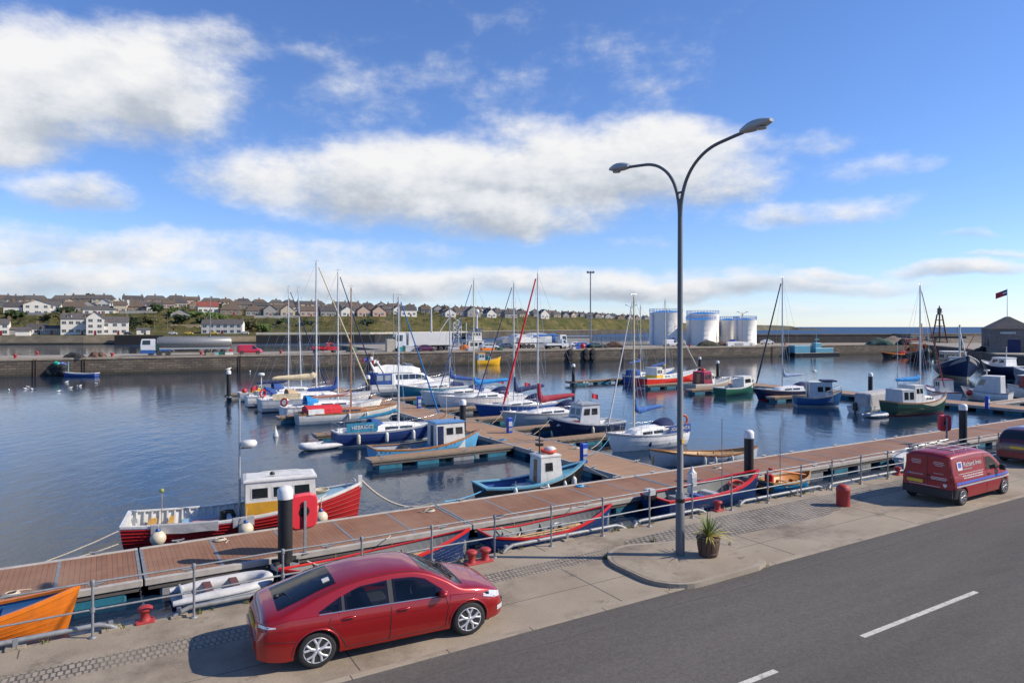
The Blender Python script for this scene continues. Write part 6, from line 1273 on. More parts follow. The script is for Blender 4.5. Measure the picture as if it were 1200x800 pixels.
def seeglass():
    m = bpy.data.materials.new('tinted_glass'); nt, N, L, P = nodes(m); tr = N.new('ShaderNodeBsdfTransparent'); tr.inputs[0].default_value = (.6, .64, .64, 1); gl = N.new('ShaderNodeBsdfGlossy'); gl.inputs['Roughness'].default_value = .02; gl.inputs[0].default_value = (.9, .9, .9, 1)
    fr = N.new('ShaderNodeFresnel'); fr.inputs[0].default_value = 1.5; mx = N.new('ShaderNodeMixShader'); L.new(fr.outputs[0], mx.inputs[0]); L.new(tr.outputs[0], mx.inputs[1]); L.new(gl.outputs[0], mx.inputs[2]); L.new(mx.outputs[0], N['Material Output'].inputs['Surface']); return m
CG0 = CGLASS; CGLASS = seeglass(); SEATC = mat('car_seat_cloth', (.055, .055, .06), .9)
for y in (-.38, .38):
    mb = MB(); mb.bbox(2.0, 2.55, y-.25, y+.25, .35, .62, SEATC, .06); mb.loft([[(2.0, y-.25, .6), (2.14, y-.25, .6), (2.14, y+.25, .6), (2.0, y+.25, .6)], [(1.78, y-.22, 1.16), (1.9, y-.22, 1.16), (1.9, y+.22, 1.16), (1.78, y+.22, 1.16)]], SEATC, closed=True, cap=True); mb.bbox(1.74, 1.86, y-.13, y+.13, 1.2, 1.36, SEATC, .03); mb.build('front_seat', t)
mb = MB(); mb.bbox(1.05, 1.6, -.62, .62, .35, .6, SEATC, .06); mb.loft([[(1.05, -.62, .6), (1.18, -.62, .6), (1.18, .62, .6), (1.05, .62, .6)], [(.86, -.58, 1.1), (.98, -.58, 1.1), (.98, .58, 1.1), (.86, .58, 1.1)]], SEATC, closed=True, cap=True)
for y in (-.4, .4): mb.bbox(.84, .95, y-.13, y+.13, 1.1, 1.24, SEATC, .03)
mb.build('rear_seat', t)
mb = MB(); mb.bbox(3.0, 3.75, -.68, .68, .5, .93, DARKP, .08); mb.tube([(2.88, -.38+.18*math.cos(a), .92+.18*math.sin(a)) for a in [6.283*i/16 for i in range(17)]], .018, DARKP, 6); mb.build('dashboard', t)
mb = MB(); mb.box(.25, .95, -.6, .6, .98, 1.0, DARKP); mb.build('parcel_shelf', t)
# side glass
gt = lambda x: C.rootz(x)-.02
C.side((1.02, 1.42, lambda x: C.belt(x)+.03, lambda x: C.belt(x)+.03+interp(x, [(1.02, .03), (1.42, .235)])), CGLASS, 'quarter_window', .005)
C.side((1.47, 2.27, lambda x: C.belt(x)+.025, lambda x: min(gt(x), C.belt(x)+interp(x, [(1.47, .275), (1.75, .375), (2.3, .42)]))), CGLASS, 'rear_window', .005)
C.side((2.36, 3.42, lambda x: C.belt(x)+.02, lambda x: min(gt(x), C.belt(x)+interp(x, [(2.36, .425), (2.75, .42), (3.0, .36), (3.42, .06)]))), CGLASS, 'front_window', .005)
C.side((1.40, 1.49, lambda x: C.belt(x)+.02, lambda x: C.belt(x)+.25), DARKP, 'rear_pillar_trim', .0045)
C.side((2.25, 2.38, lambda x: C.belt(x)+.02, lambda x: C.belt(x)+.41), DARKP, 'door_pillar', .0045)
for ex in ((1.02, 3.42),): C.strip(ex[0], ex[1], lambda x: C.belt(x)+.014, .009, mat('bright_trim', (.35, .35, .36), .25, .8), 'window_trim')
C.topatch(.36, 1.38, lambda x: interp(x, [(.36, .60), (1.38, .53)]), CGLASS, 'rear_windscreen')
C.topatch(2.98, 3.74, lambda x: interp(x, [(2.98, .54), (3.74, .67)]), CGLASS, 'windscreen')
C.topatch(3.70, 3.80, .64, DARKP, 'wiper_cowl', .005)
# doors, seams, handles, mirrors
for s_ in (1, -1):
    mb = MB(); x, z = 2.52, .80
    def handle(xx, zz): 
        mb = MB(); y = s_*(C.ybase(xx, zz)+.012); mb.tube([(xx-.11, y, zz), (xx-.06, y+s_*.015, zz+.004), (xx+.06, y+s_*.015, zz+.006), (xx+.11, y, zz+.006)], [.012, .017, .017, .012], REDC, 8); mb.box(xx-.08, xx+.08, y-.014, y+.0, zz-.03, zz-.004, DARKP); mb.build('door_handle', t)
    handle(1.52, .845); handle(2.52, .815)
    mb = MB(); y = s_*(C.ybase(3.28, .95)+.12); mb.sphere((0, 0, 0), 1, REDC, 10); mb.v = [(3.28+a*.09, y+b*.105, .985+c*.075) for a, b, c in mb.v]; mb.box(3.24, 3.32, min(y, y-s_*.14), max(y, y-s_*.14), .91, .95, DARKP); m_ = mb.build('wing_mirror', t)
C.seam([(2.30, .95), (2.29, .6), (2.27, .27)]); C.seam([(3.36, .88), (3.40, .7), (3.34, .3), (3.22, .27)]); C.seam([(1.22, .90), (1.18, .78), (1.30, .62), (1.42, .45), (1.50, .29)])
C.seam([(1.45, .285), (3.3, .285)], r=.004)
C.seam([(3.40, .905), (3.85, .86), (4.25, .79)], r=.004); C.seam([(.05, .64), (.5, .60), (.66, .56)], r=.004)
C.strip(.25, 4.2, lambda x: interp(x, [(.25, .80), (1.3, .775), (3.5, .72), (4.2, .68)]), .004, REDC, 'body_crease', off=.012)
# arches
for xc in (.98, 3.83):
    for s_ in (1, -1):
        mb = MB(); P = []
        for k in range(19):
            a = math.pi*k/18; x = xc+.40*math.cos(a); z = max(.24, .335+.40*math.sin(a)); P.append((x, s_*(C.ybase(x, z)-.006), z))
        mb.tube(P, .022, REDC, 6); mb.build('wheel_arch', t)
for xc in (.98, 3.83):
    for s_ in (1, -1): wheel(t, xc, s_*.815, .335, .225, s_, ALLOY, 5)
# lamps, plate
C.side((4.15, 4.58, lambda x: interp(x, [(4.15, .74), (4.58, .60)]), lambda x: interp(x, [(4.15, .78), (4.33, .80), (4.58, .70)])), LAMPW, 'headlamp', .008)
C.side((4.47, 4.64, lambda x: .36, lambda x: .46), LAMPW, 'fog_lamp', .008)
C.side((.03, .42, lambda x: interp(x, [(.03, .78), (.42, .865)]), lambda x: interp(x, [(.03, .93), (.42, .895)])), LAMPR, 'tail_lamp', .008)
C.side((.04, .30, lambda x: interp(x, [(.04, .86), (.3, .868)]), lambda x: interp(x, [(.04, .915), (.3, .89)])), LAMPW, 'reverse_lamp', .012)
mb = MB(); mb.box(-.03, .02, -.9*.7, .9*.7, .44, .60, REDC); mb.build('rear_bumper', t); mb = MB(); mb.box(-.012, .02, -.28, .28, .70, .81, PLATEY); mb.build('number_plate', t)
mb = MB(); mb.box(4.68, 4.715, -.5, .5, .30, .48, DARKP); mb.build('front_grille', t)
mb = MB(); mb.tube([(.42, .0, 1.13), (.55, -.02, 1.165), (.62, -.38, 1.165)], .012, DARKP, 6); mb.lathe([(.05, 0), (.05, .04), (.02, .05)], DARKP, c=(.42, 0, 1.10), n=8); mb.build('rear_wiper', t)
mb = MB(); mb.panel((1.18, -.34, 1.375), (1.30, -.34, 1.405), (1.30, -.22, 1.41), (1.18, -.22, 1.38), 0, 1, 0, 1, .012, WHITE); mb.build('window_sticker', t)
for y in (-.3, .32): mb = MB(); mb.tube([(3.73, y, C.topz(3.73, y)+.02), (3.5, y+.25, C.topz(3.5, y+.25)+.018), (3.42, y+.3, C.topz(3.42, y+.3)+.016)], .008, DARKP, 5); mb.build('front_wiper', t)
mb = MB()
for s_ in (1, -1): mb.tube([(x, s_*(C.ybase(x, C.rootz(x))-.04), C.rootz(x)+.045) for x in [1.0+2.0*i/14 for i in range(15)]], .006, DARKP, 5)
mb.build('roof_gutter', t)
CGLASS = CG0
# ---- red panel van
pr, pf = G(1129, 592, ZQ), G(1177.5, 578.5, ZQ); d = pf-pr; va = math.atan2(d.y, d.x); dn = d.normalized(); ln = Vector((-dn.y, dn.x, 0)); WB = d.length
VRED = carpaint('van_red', (.28, .008, .013), 0, .45); VRED.node_tree.nodes['Principled BSDF'].inputs['Coat Weight'].default_value = .35
xr = .55; LV = xr+WB+.80
t = VAN = thing('parked_van', 'red panel van with white lettering and blue stripe', 'van', pr-dn*xr+ln*.86, va); t.scale = (1, 1, .93)
V = Car(t, LV, 1.74, [(0, .70), (.012, 1.55), (.05, 1.74), (.14, 1.80), (.6, 1.83), (1.6, 1.84), (2.35, 1.80), (2.7, 1.72), (3.05, 1.50), (3.4, 1.20), (3.55, 1.10), (LV-.4, .98), (LV-.15, .82), (LV-.03, .65), (LV, .5)], [(0, .6), (.02, 1.02), (.3, 1.04), (2.6, 1.02), (3.4, .98), (LV-.3, .8), (LV, .42)], xr, xr+WB, .30, VRED, zb=.22, tumble=.16, edge=.16,
        plan=[(0, .90), (.03, .955), (.1, .985), (.4, 1), (LV-1.1, 1), (LV-.5, .94), (LV-.15, .82), (LV, .6)])
V.body()
V.side((2.28, 3.18, lambda x: V.belt(x)+.04, lambda x: min(V.rootz(x)-.02, V.belt(x)+interp(x, [(2.28, .50), (2.62, .5), (3.18, .12)]))), CGLASS, 'front_window', .006)
V.topatch(2.72, 3.42, lambda x: interp(x, [(2.72, .56), (3.42, .66)]), CGLASS, 'windscreen')
V.seam([(2.2, 1.66), (2.2, .34)]); V.seam([(2.2, .32), (3.14, .32), (3.24, .6), (3.24, 1.02)]); V.seam([(2.2, 1.66), (2.65, 1.63)], r=.005); V.seam([(.42, .62), (.42, 1.5), (.46, 1.6), (2.1, 1.66)], r=.004)
V.strip(.12, LV-.35, lambda x: .80-.0*x, .042, mat('stripe_blue', (.06, .13, .50), .4), 'blue_stripe'); V.strip(.12, LV-.3, lambda x: .70, .03, mat('stripe_silver', (.45, .45, .46), .4), 'side_rubbing_strip', off=.014)
for s_ in (1, -1): 
    V.side((.01, xr-.30, .26, .64), DARKP, 'rear_bumper_corner', .012, (s_,))
    mb = MB(); y = s_*(V.ybase(3.05, 1.0)+.13); mb.bbox(3.0, 3.12, min(y-.09, y+.09), max(y-.09, y+.09), 1.0, 1.2, DARKP, .03); mb.build('wing_mirror', t)
    mb = MB(); yy = s_*(V.ybase(2.36, .9)+.012); mb.bbox(2.27, 2.45, yy-.015, yy+.015, .90, .945, DARKP, .01); mb.build('door_handle', t)
    V.side((.0, .07, lambda x: .78, lambda x: 1.12), LAMPR, 'tail_lamp', .006, (s_,), nx=4); V.side((LV-.42, LV-.08, lambda x: .62, lambda x: .74), LAMPW, 'headlamp', .008, (s_,))
    for xc in (xr, xr+WB): wheel(t, xc, s_*.77, .30, .19, s_, mat('steel_wheel', (.30, .30, .31), .4, .6), 6, True)
mb = MB(); mb.box(-.06, .05, -.80, .80, .30, .56, DARKP); mb.build('rear_bumper', t)
def vrear(y0, y1, z0, z1, m, nm, off=.012):
    mb = MB(); mb.box(-off, .03, y0, y1, z0, z1, m); return mb.build(nm, t)
RD = [vrear(.008, .70, .60, 1.66, VRED, 'rear_door', .006), vrear(-.70, -.008, .60, 1.66, VRED, 'rear_door', .006)]
vrear(-.006, .006, .58, 1.68, DARKP, 'door_gap', .008)
for y0, y1 in ((.09, .62), (-.62, -.09)): vrear(y0, y1, 1.16, 1.58, VRED, 'door_recess', .010)
vrear(.15, .67, .68, .79, PLATEY, 'number_plate', .016); vrear(-.66, .68, .83, .86, DARKP, 'rear_trim_strip', .012); vrear(-.1, .02, .96, 1.02, DARKP, 'rear_handle', .03)
LET = mat('white_lettering', (.66, .62, .60), .5, var=.05)
RM = lambda y, z: T(-.0125, y, z) @ RZ(-90) @ RX(90)
lettering('Richard Irvin', .085, LET, t, RM(.36, .985)); lettering('Richard Irvin', .085, LET, t, RM(-.36, 1.10) @ Matrix.Scale(.7, 4)); 
for k, (y, z, wd) in enumerate(((.36, 1.50, .30), (.36, 1.44, .34), (.36, 1.38, .28), (-.36, 1.50, .30), (-.36, 1.44, .36), (-.36, 1.38, .24), (-.36, .96, .5), (-.36, .92, .52), (-.36, .88, .46), (.1, .625, 1.0))): vrear(y-wd/2, y+wd/2, z-.008, z+.008, LET, 'small_print', .0135)
vrear(.60, .67, .95, 1.01, mat('logo_blue', (.06, .12, .5), .4), 'logo', .014)
mb = MB(); mb.prism([(-.06, 0), (0, -.07), (.06, 0), (.06, .05), (.03, .07), (0, .045), (-.03, .07), (-.06, .05)], 0, .004, LET, xf=RM(-.56, .70) ); mb.build('white_badge', t)
yv = -V.ybase(1.3, 1.35)-.008; SM = lambda x, z, ry=0: T(x, -V.ybase(x, z)-.008, z) @ RX(90-(9 if z > 1.02 else 0))
lettering('Richard Irvin', .24, LET, t, SM(1.37, 1.40)); lettering('ENERGY SOLUTIONS', .06, LET, t, SM(1.0, 1.24))
mb = MB(); mb.prism([(-.16, -.15), (.16, -.15), (.16, .15), (-.16, .15)], 0, .004, LET, xf=SM(.50, 1.38)); lg = mb.build('logo_panel', t); mb = MB(); mb.prism([(-.09, -.06), (.10, -.06), (.10, .11), (-.09, .11)], .004, .007, MATS['logo_blue'], xf=SM(.50, 1.38)); mb.build('logo_mark', lg)
for z, a, b_ in ((1.10, .35, 2.05), (1.03, .55, 1.9), (.95, .62, 1.95)):
    if z > 1.05: mb = MB(); mb.box(a, b_, -V.ybase(1.2, z)-.009, -V.ybase(1.2, z)-.003, z-.008, z+.008, LET); mb.build('small_print', t)
    else: 
        x = a; mb = MB()
        while x < b_: wd = rnd.uniform(.07, .2); mb.box(x, x+wd, -V.ybase(x, z)-.007, -V.ybase(x, z)-.001, z-.02, z+.02, LET); x += wd+.03
        mb.build('small_print', t)
mb = MB()
for x in (.35, 1.15, 1.95): mb.tube([(x, -.66, 1.80), (x, -.64, 1.93), (x, .64, 1.93), (x, .66, 1.80)], .018, GALV, 6)
for y in (-.62, .62, -.2, .2): mb.tube([(.2, y, 1.955), (2.2, y, 1.955)], .016, GALV, 6)
mb.build('roof_rack', t)
# ---- dark maroon people carrier at the picture edge
pr = G(1229, 547, ZQ); MRC = carpaint('dark_maroon', (.085, .005, .008), .0, .4)
t = thing('parked_car', 'dark maroon people carrier with yellow rear plate, cut by the picture edge', 'car', pr-dn*.75+ln*.86, ANG+R(1)); t.scale = (1, 1, .94)
Q = Car(t, 4.35, 1.8, [(0, .6), (.015, .95), (.1, 1.12), (.3, 1.42), (.5, 1.56), (1.0, 1.65), (2.2, 1.66), (2.7, 1.58), (3.2, 1.28), (3.5, 1.06), (4.0, .95), (4.3, .7), (4.35, .5)], [(0, .58), (.08, .93), (.4, 1.0), (2.5, .95), (3.5, .9), (4.35, .4)], .78, 3.45, .32, MRC, zb=.22, tumble=.3, edge=.12, plan=[(0, .84), (.06, .92), (.25, .98), (.8, 1), (3.2, 1), (4.0, .9), (4.35, .6)])
Q.body(); Q.topatch(.12, .46, lambda x: interp(x, [(.12, .68), (.46, .60)]), CGLASS, 'rear_windscreen', .006, 6)
Q.side((.62, 1.5, lambda x: Q.belt(x)+.03, lambda x: Q.rootz(x)-.05), CGLASS, 'rear_window', .006); Q.side((1.6, 2.5, lambda x: Q.belt(x)+.03, lambda x: Q.rootz(x)-.05), CGLASS, 'front_window', .006)
for s_ in (1, -1):
    for xc in (.78, 3.45): wheel(t, xc, s_*.79, .32, .2, s_)
    Q.side((.03, .2, lambda x: .90, lambda x: 1.10), LAMPR, 'tail_lamp', .008, (s_,), nx=4)
mb = MB(); mb.box(-.025, .03, -.26, .26, .74, .85, PLATEY); mb.build('number_plate', t); mb = MB(); mb.box(-.06, .05, -.72, .72, .36, .58, DRED); mb.build('rear_bumper', t)
# ---- vehicles on the far pier
def simplecar(label, cat, name, px, d, col, Lh, W, top, belt, xr, xf, r, rev=False, extra=None, wins=(), tumble=.3, pd=0):
    p = PX(px, d); t = thing(name, label, cat, p, PIERA+(math.pi if rev else 0)+R(pd)); c = Car(t, Lh, W, top, belt, xr, xf, r, carpaint('paint_%d' % (len(MATS)), col), zb=.25, tumble=tumble, edge=.1); c.body(40)
    for a, b_ in wins: c.side((a, b_, lambda x: c.belt(x)+.03, lambda x: max(c.belt(x)+.06, c.rootz(x)-.04)), CGLASS, 'window', .01, nx=6)
    for s_ in (1, -1):
        for xc in (xr, xf): wheel(t, xc, s_*(W/2-.1), r, .2, s_, detail=False)
    return t, c
VT = lambda L_: [(0, .7), (.02, 1.5), (.1, 1.76), (.5, 1.82), (L_*.55, 1.80), (L_*.66, 1.68), (L_*.8, 1.15), (L_-.2, .9), (L_-.02, .6), (L_, .5)]
CT = lambda L_: [(0, .6), (.03, .9), (.3, 1.0), (L_*.25, 1.38), (L_*.42, 1.46), (L_*.58, 1.40), (L_*.76, 1.0), (L_-.3, .84), (L_-.03, .6), (L_, .45)]
BE = lambda L_: [(0, .6), (.1, .95), (L_*.7, .95), (L_, .42)]
simplecar('small red panel van parked on the far pier', 'van', 'parked_van', 278, 2.6, (.42, .012, .03), 4.5, 1.75, VT(4.5), BE(4.5), .75, 3.65, .32, wins=((2.6, 3.4),), tumble=.15)
t, c = simplecar('silver estate car parked nose right on the far pier', 'car', 'parked_car', 562, 5, (.45, .47, .49), 4.7, 1.8, CT(4.7), BE(4.7), .85, 3.75, .33, wins=((.9, 1.9), (2.0, 3.1)))
simplecar('bright blue car parked right of the white dropside truck', 'car', 'parked_car', 675, 6, (.02, .12, .40), 4.3, 1.8, CT(4.3), BE(4.3), .8, 3.5, .33, wins=((.9, 1.8), (1.9, 2.9)))
simplecar('white car parked behind the bright blue car', 'car', 'parked_car', 666, 11, (.6, .6, .6), 4.3, 1.8, CT(4.3), BE(4.3), .8, 3.5, .33, wins=((.9, 1.8), (1.9, 2.9)))
simplecar('dark purple car parked below the white lorry trailer', 'car', 'parked_car', 487, 1.4, (.10, .01, .045), 4.5, 1.8, CT(4.5), BE(4.5), .8, 3.7, .33, wins=((.9, 1.8), (1.9, 2.9)))
simplecar('dark green car parked beside the bright blue car', 'car', 'parked_car', 690, 4.5, (.02, .05, .04), 4.2, 1.75, CT(4.2), BE(4.2), .8, 3.4, .33, wins=((.9, 1.8), (1.9, 2.9)))
simplecar('white van parked below the oil tanks', 'van', 'parked_van', 778, 8, (.55, .55, .55), 4.8, 1.8, VT(4.8), BE(4.8), .8, 3.8, .34, wins=((2.7, 3.6),), tumble=.15)
simplecar('silver car parked in front of the dark sea wall', 'car', 'parked_car', 893, 11, (.45, .46, .47), 4.4, 1.75, CT(4.4), BE(4.4), .8, 3.5, .33, wins=((.9, 1.8), (1.9, 2.9)))
simplecar('dark blue car parked behind the silver estate car', 'car', 'parked_car', 585, 9, (.03, .04, .07), 4.2, 1.75, CT(4.2), BE(4.2), .8, 3.4, .33, wins=((.9, 1.8), (1.9, 2.9)))
def truck(label, name, cat, px, d, Lh, rev, cabcol, bed):
    p = PX(px, d); t = thing(name, label, cat, p, PIERA+(math.pi if rev else 0)); cp = carpaint('cab_'+name, cabcol)
    return t, cp
def lorrycab(t, x0, Lc, W, z0, H, cp, slope=.15):   # cab facing +x from x0
    mb = MB(); mb.loft([[(x0, -W/2, z0), (x0+Lc, -W/2*.96, z0), (x0+Lc, W/2*.96, z0), (x0, W/2, z0)], [(x0, -W/2, z0+H*.45), (x0+Lc+.03, -W/2*.97, z0+H*.45), (x0+Lc+.03, W/2*.97, z0+H*.45), (x0, W/2, z0+H*.45)], [(x0, -W/2*.96, z0+H*.95), (x0+Lc-slope, -W/2*.92, z0+H*.95), (x0+Lc-slope, W/2*.92, z0+H*.95), (x0, W/2*.96, z0+H*.95)], [(x0+.1, -W/2*.85, z0+H), (x0+Lc-slope-.15, -W/2*.85, z0+H), (x0+Lc-slope-.15, W/2*.85, z0+H), (x0+.1, W/2*.85, z0+H)]], cp, closed=True, cap=True); mb.build('cab', t)
    a = [(x0, -W/2, z0+H*.45), (x0+Lc+.03, -W/2*.97, z0+H*.45), (x0+Lc-slope, -W/2*.92, z0+H*.95), (x0, -W/2*.96, z0+H*.95)]
    for sgn in (1, -1):
        q = a if sgn > 0 else [(x, -y, z) for x, y, z in (a[1], a[0], a[3], a[2])]; u0, u1 = (.35, .9) if sgn > 0 else (.1, .65)
        mb = MB(); mb.panel(*q, u0, u1, .08, .88, .012, CGLASS); mb.build('side_window', t)
    f = [(x0+Lc+.03, -W/2*.97, z0+H*.45), (x0+Lc+.03, W/2*.97, z0+H*.45), (x0+Lc-slope, W/2*.92, z0+H*.95), (x0+Lc-slope, -W/2*.92, z0+H*.95)]; mb = MB(); mb.panel(*f, .06, .94, .08, .9, .012, CGLASS); mb.build('windscreen', t)
def twheels(t, xs, W, r=.5):
    for x in xs:
        for s_ in (1, -1): wheel(t, x, s_*(W/2-.17), r, .32, s_, GREYP, detail=False)
# tanker (cab to the left)
TK = thing('tanker_lorry', 'white and blue tanker lorry with long silver tank on the far pier', 'tanker lorry', PX(271, 2.2), PIERA+math.pi); CW = carpaint('cab_white', (.62, .63, .64)); CB = carpaint('chassis_blue', (.03, .10, .30))
X1 = 14.9
lorrycab(TK, X1-2.3, 2.3, 2.4, 1.0, 2.0, CW, .1); mb = MB(); mb.bbox(X1-2.3, X1+.06, -1.2, 1.2, .45, 1.1, CB, .06); mb.box(9.8, X1-2.3, -.5, .5, .65, .95, CB); mb.bbox(10.1, 11.9, -1.15, 1.15, .85, 1.15, CB, .05); mb.build('chassis', TK)
mb = MB(); mb.box(X1-2.9, X1-2.4, -.9, .9, 1.0, 2.2, DGREEN); mb.build('equipment', TK); mb = MB(); mb.bbox(10.6, 11.4, -1.2, -.6, 1.15, 1.9, BRED, .05); mb.build('hose_box', TK)
twheels(TK, (X1-1.6, 12.0, 10.6), 2.4)
mb = MB(); mb.tube([(.0, 0, 2.35), (.35, 0, 2.35), (12.0, 0, 2.35), (12.4, 0, 2.35)], [.75, 1.0, 1.0, .75], mat('tank_silver', (.27, .27, .265), .4, .4, var=.15), 24); mb.build('tank', TK)
mb = MB(); mb.box(.3, 12, -.95, .95, 1.1, 1.42, GREYP); mb.box(5.5, 9.5, -1.1, 1.1, .7, 1.05, DARKP); mb.build('trailer_frame', TK); mb = MB(); mb.tube([(.8, -.3, 3.38), (11.6, -.3, 3.38)], .04, GALV, 6); mb.tube([(.8, .3, 3.38), (11.6, .3, 3.38)], .04, GALV, 6); mb.build('walkway_rail', TK); twheels(TK, (1.4, 2.75, 4.1), 2.4); mb = MB(); mb.box(-.15, .3, -1.1, 1.1, .6, 1.0, BRED); mb.build('rear_bumper', TK)
# red pickup
PU = thing('pickup_truck', 'red open pickup truck on the far pier between the white masts', 'pickup truck', PX(364, 3.2), PIERA); PC = carpaint('pickup_red', (.45, .012, .02))
lorrycab(PU, 3.1, 1.5, 1.85, .5, 1.5, PC, .35); mb = MB(); mb.bbox(4.4, 5.45, -.88, .88, .5, 1.15, PC, .1); mb.build('bonnet', PU); mb = MB(); mb.box(0, 3.05, -.95, .95, .75, .85, PC)
for y in (-.95, .9): mb.box(0, 3.05, y, y+.05, .85, 1.2, PC)
mb.box(0, .05, -.95, .95, .85, 1.2, PC); mb.box(.3, 3, -.4, .4, .5, .75, DARKP); mb.build('load_bed', PU); twheels(PU, (.9, 4.5), 1.8, .36)
# white articulated lorry
LW = thing('articulated_lorry', 'white articulated lorry with long box trailer on the far pier', 'lorry', PX(527, 4.2), PIERA+math.pi)
mb = MB(); mb.bbox(0, 9.8, -1.25, 1.25, 1.25, 3.95, carpaint('trailer_white', (.64, .63, .61), 0, .5), .05); mb.build('box_trailer', LW); mb = MB(); mb.box(.2, 9.6, -.9, .9, .95, 1.25, DARKP); mb.build('trailer_frame', LW)
lorrycab(LW, 10.3, 2.3, 2.45, .6, 3.2, CW, .15); mb = MB(); mb.box(9, 12.6, -1, 1, .5, .9, DARKP); mb.build('chassis', LW); twheels(LW, (1.2, 2.5, 3.8, 9.4, 11.6), 2.45)
# white dropside truck
DT = thing('dropside_truck', 'white dropside truck parked nose right on the far pier', 'truck', PX(638, 2.6), PIERA)
lorrycab(DT, 4.2, 1.35, 2.0, .5, 1.75, CW, .45); mb = MB(); mb.bbox(5.3, 6.1, -.95, .95, .5, 1.2, CW, .1); mb.build('bonnet', DT)
mb = MB(); mb.box(0, 4.1, -1.05, 1.05, .85, .95, CW); mb.box(0, 4.1, -1.05, -1.0, .95, 1.35, CW); mb.box(0, 4.1, 1.0, 1.05, .95, 1.35, CW); mb.box(0, .05, -1, 1, .95, 1.35, CW); mb.box(.2, 4.2, -.5, .5, .5, .85, DARKP); mb.build('load_bed', DT); twheels(DT, (1.0, 5.0), 2.0, .36)
# flatbed wagon with stacked white goods and a blue crane jib behind it
FW = thing('flatbed_lorry', 'flatbed lorry with blue folded crane and white load behind the dropside truck', 'lorry', PX(606, 10), PIERA)
mb = MB(); mb.box(0, 11, -1.2, 1.2, 1.1, 1.35, DARKP); mb.build('bed', FW); twheels(FW, (1.2, 2.5, 3.8, 9.5), 2.4); lorrycab(FW, 11.3, 2, 2.4, .6, 2.6, CW)
mb = MB(); mb.bbox(.3, 5, -1.1, 1.1, 1.35, 2.6, GEL, .05); mb.bbox(5.2, 9, -1.1, 1.1, 1.35, 2.3, LGREY, .05); mb.build('white_load', FW)
mb = MB(); mb.tube([(4.5, 0, 2.9), (10.5, 0, 3.3)], .28, paint('crane_blue', (.03, .14, .40)), 8); mb.tube([(6, .4, 3.3), (11.5, .4, 3.0)], .2, MATS['crane_blue'], 8); mb.box(9.8, 10.4, -.3, .3, 1.35, 3.2, MATS['crane_blue']); mb.build('crane_jib', FW)
# ------------------------------------------------------------------ oil tanks
TANKW = paint('tank_white', (.72, .68, .61), .45, damt=.2, var=.05); RAILB = paint('rail_blue', (.02, .20, .55), .5)
def tank(px, Y, dia, top, label, sign=False):
    X = (px-600)/800*Y; t = thing('oil_tank', label, 'storage tank', (X, Y, ZP), 0, 'white storage tanks with blue rails'); r = dia/2; h = top-ZP
    mb = MB(); mb.lathe([(r+.1, 0), (r+.1, .15), (r, .16), (r, h)], TANKW, n=48); mb.build('shell', t)
    mb = MB()
    for k in range(1, 5): mb.lathe([(r+.001, h*k/5-.03), (r+.02, h*k/5), (r+.001, h*k/5+.03)], TANKW, n=48, cap=False)
    mb.build('weld_band', t)
    mb = MB(); mb.lathe([(r-.05, h+.01), (r*.5, h+r*.10), (.05, h+r*.16)], RAILB, n=40, cap=False); mb.build('roof', t)
    mb = MB()
    for k in range(32):
        a = 2*math.pi*k/32; mb.tube([(r*math.cos(a), r*math.sin(a), h), (r*math.cos(a), r*math.sin(a), h+1.1)], .04, RAILB, 4)
    for z in (.55, 1.08): mb.tube([(r*math.cos(2*math.pi*k/48), r*math.sin(2*math.pi*k/48), h+z) for k in range(49)], .045, RAILB, 5)
    mb.build('railing', t)
    mb = MB(); a = R(-150); c, s = math.cos(a), math.sin(a)
    for q in (-.25, .25): mb.tube([((r+.25)*c-q*s, (r+.25)*s+q*c, 0), ((r+.25)*c-q*s, (r+.25)*s+q*c, h+1.1)], .05, RAILB, 5)
    for k in range(int(h/.5)): mb.tube([((r+.25)*c+.25*s, (r+.25)*s-.25*c, .3+k*.5), ((r+.25)*c-.25*s, (r+.25)*s+.25*c, .3+k*.5)], .025, RAILB, 4)
    mb.build('ladder', t)
    if sign:
        a = R(-80); mb = MB(); M_ = Matrix.Rotation(a+math.pi/2, 4, 'Z') @ T(0, -r-.05, 1.0+.55)
        mb.box(-.85, .85, -.03, .03, -.6, .6, mat('flag_blue', (.02, .08, .40), .5), xf=M_); mb.add([(-.85, -.04, -.6), (-.68, -.04, -.6), (.85, -.04, .48), (.85, -.04, .6), (.68, -.04, .6), (-.85, -.04, -.48)], [(0, 1, 2, 3, 4, 5)], WHITE, xf=M_); mb.add([(.85, -.044, -.6), (.85, -.044, -.48), (-.68, -.044, .6), (-.85, -.044, .6), (-.85, -.044, .48), (.68, -.044, -.6)], [(0, 1, 2, 3, 4, 5)], WHITE, xf=M_); mb.build('cross_flag_sign', t)
tank(780.5, 196, 9.4, 12.2, 'largest white tank, left of the group, with a blue cross flag sign', True)
tank(821.5, 193, 8.3, 10.1, 'white tank at the front of the group right of the lamp post')
tank(823.5, 208, 9.6, 12.0, 'tall white tank standing behind the front tank')
tank(853, 209, 6.6, 10.2, 'white tank in the middle of the group partly hidden by the last one'); tank(873, 201, 6.5, 10.2, 'white tank at the sea end of the group')
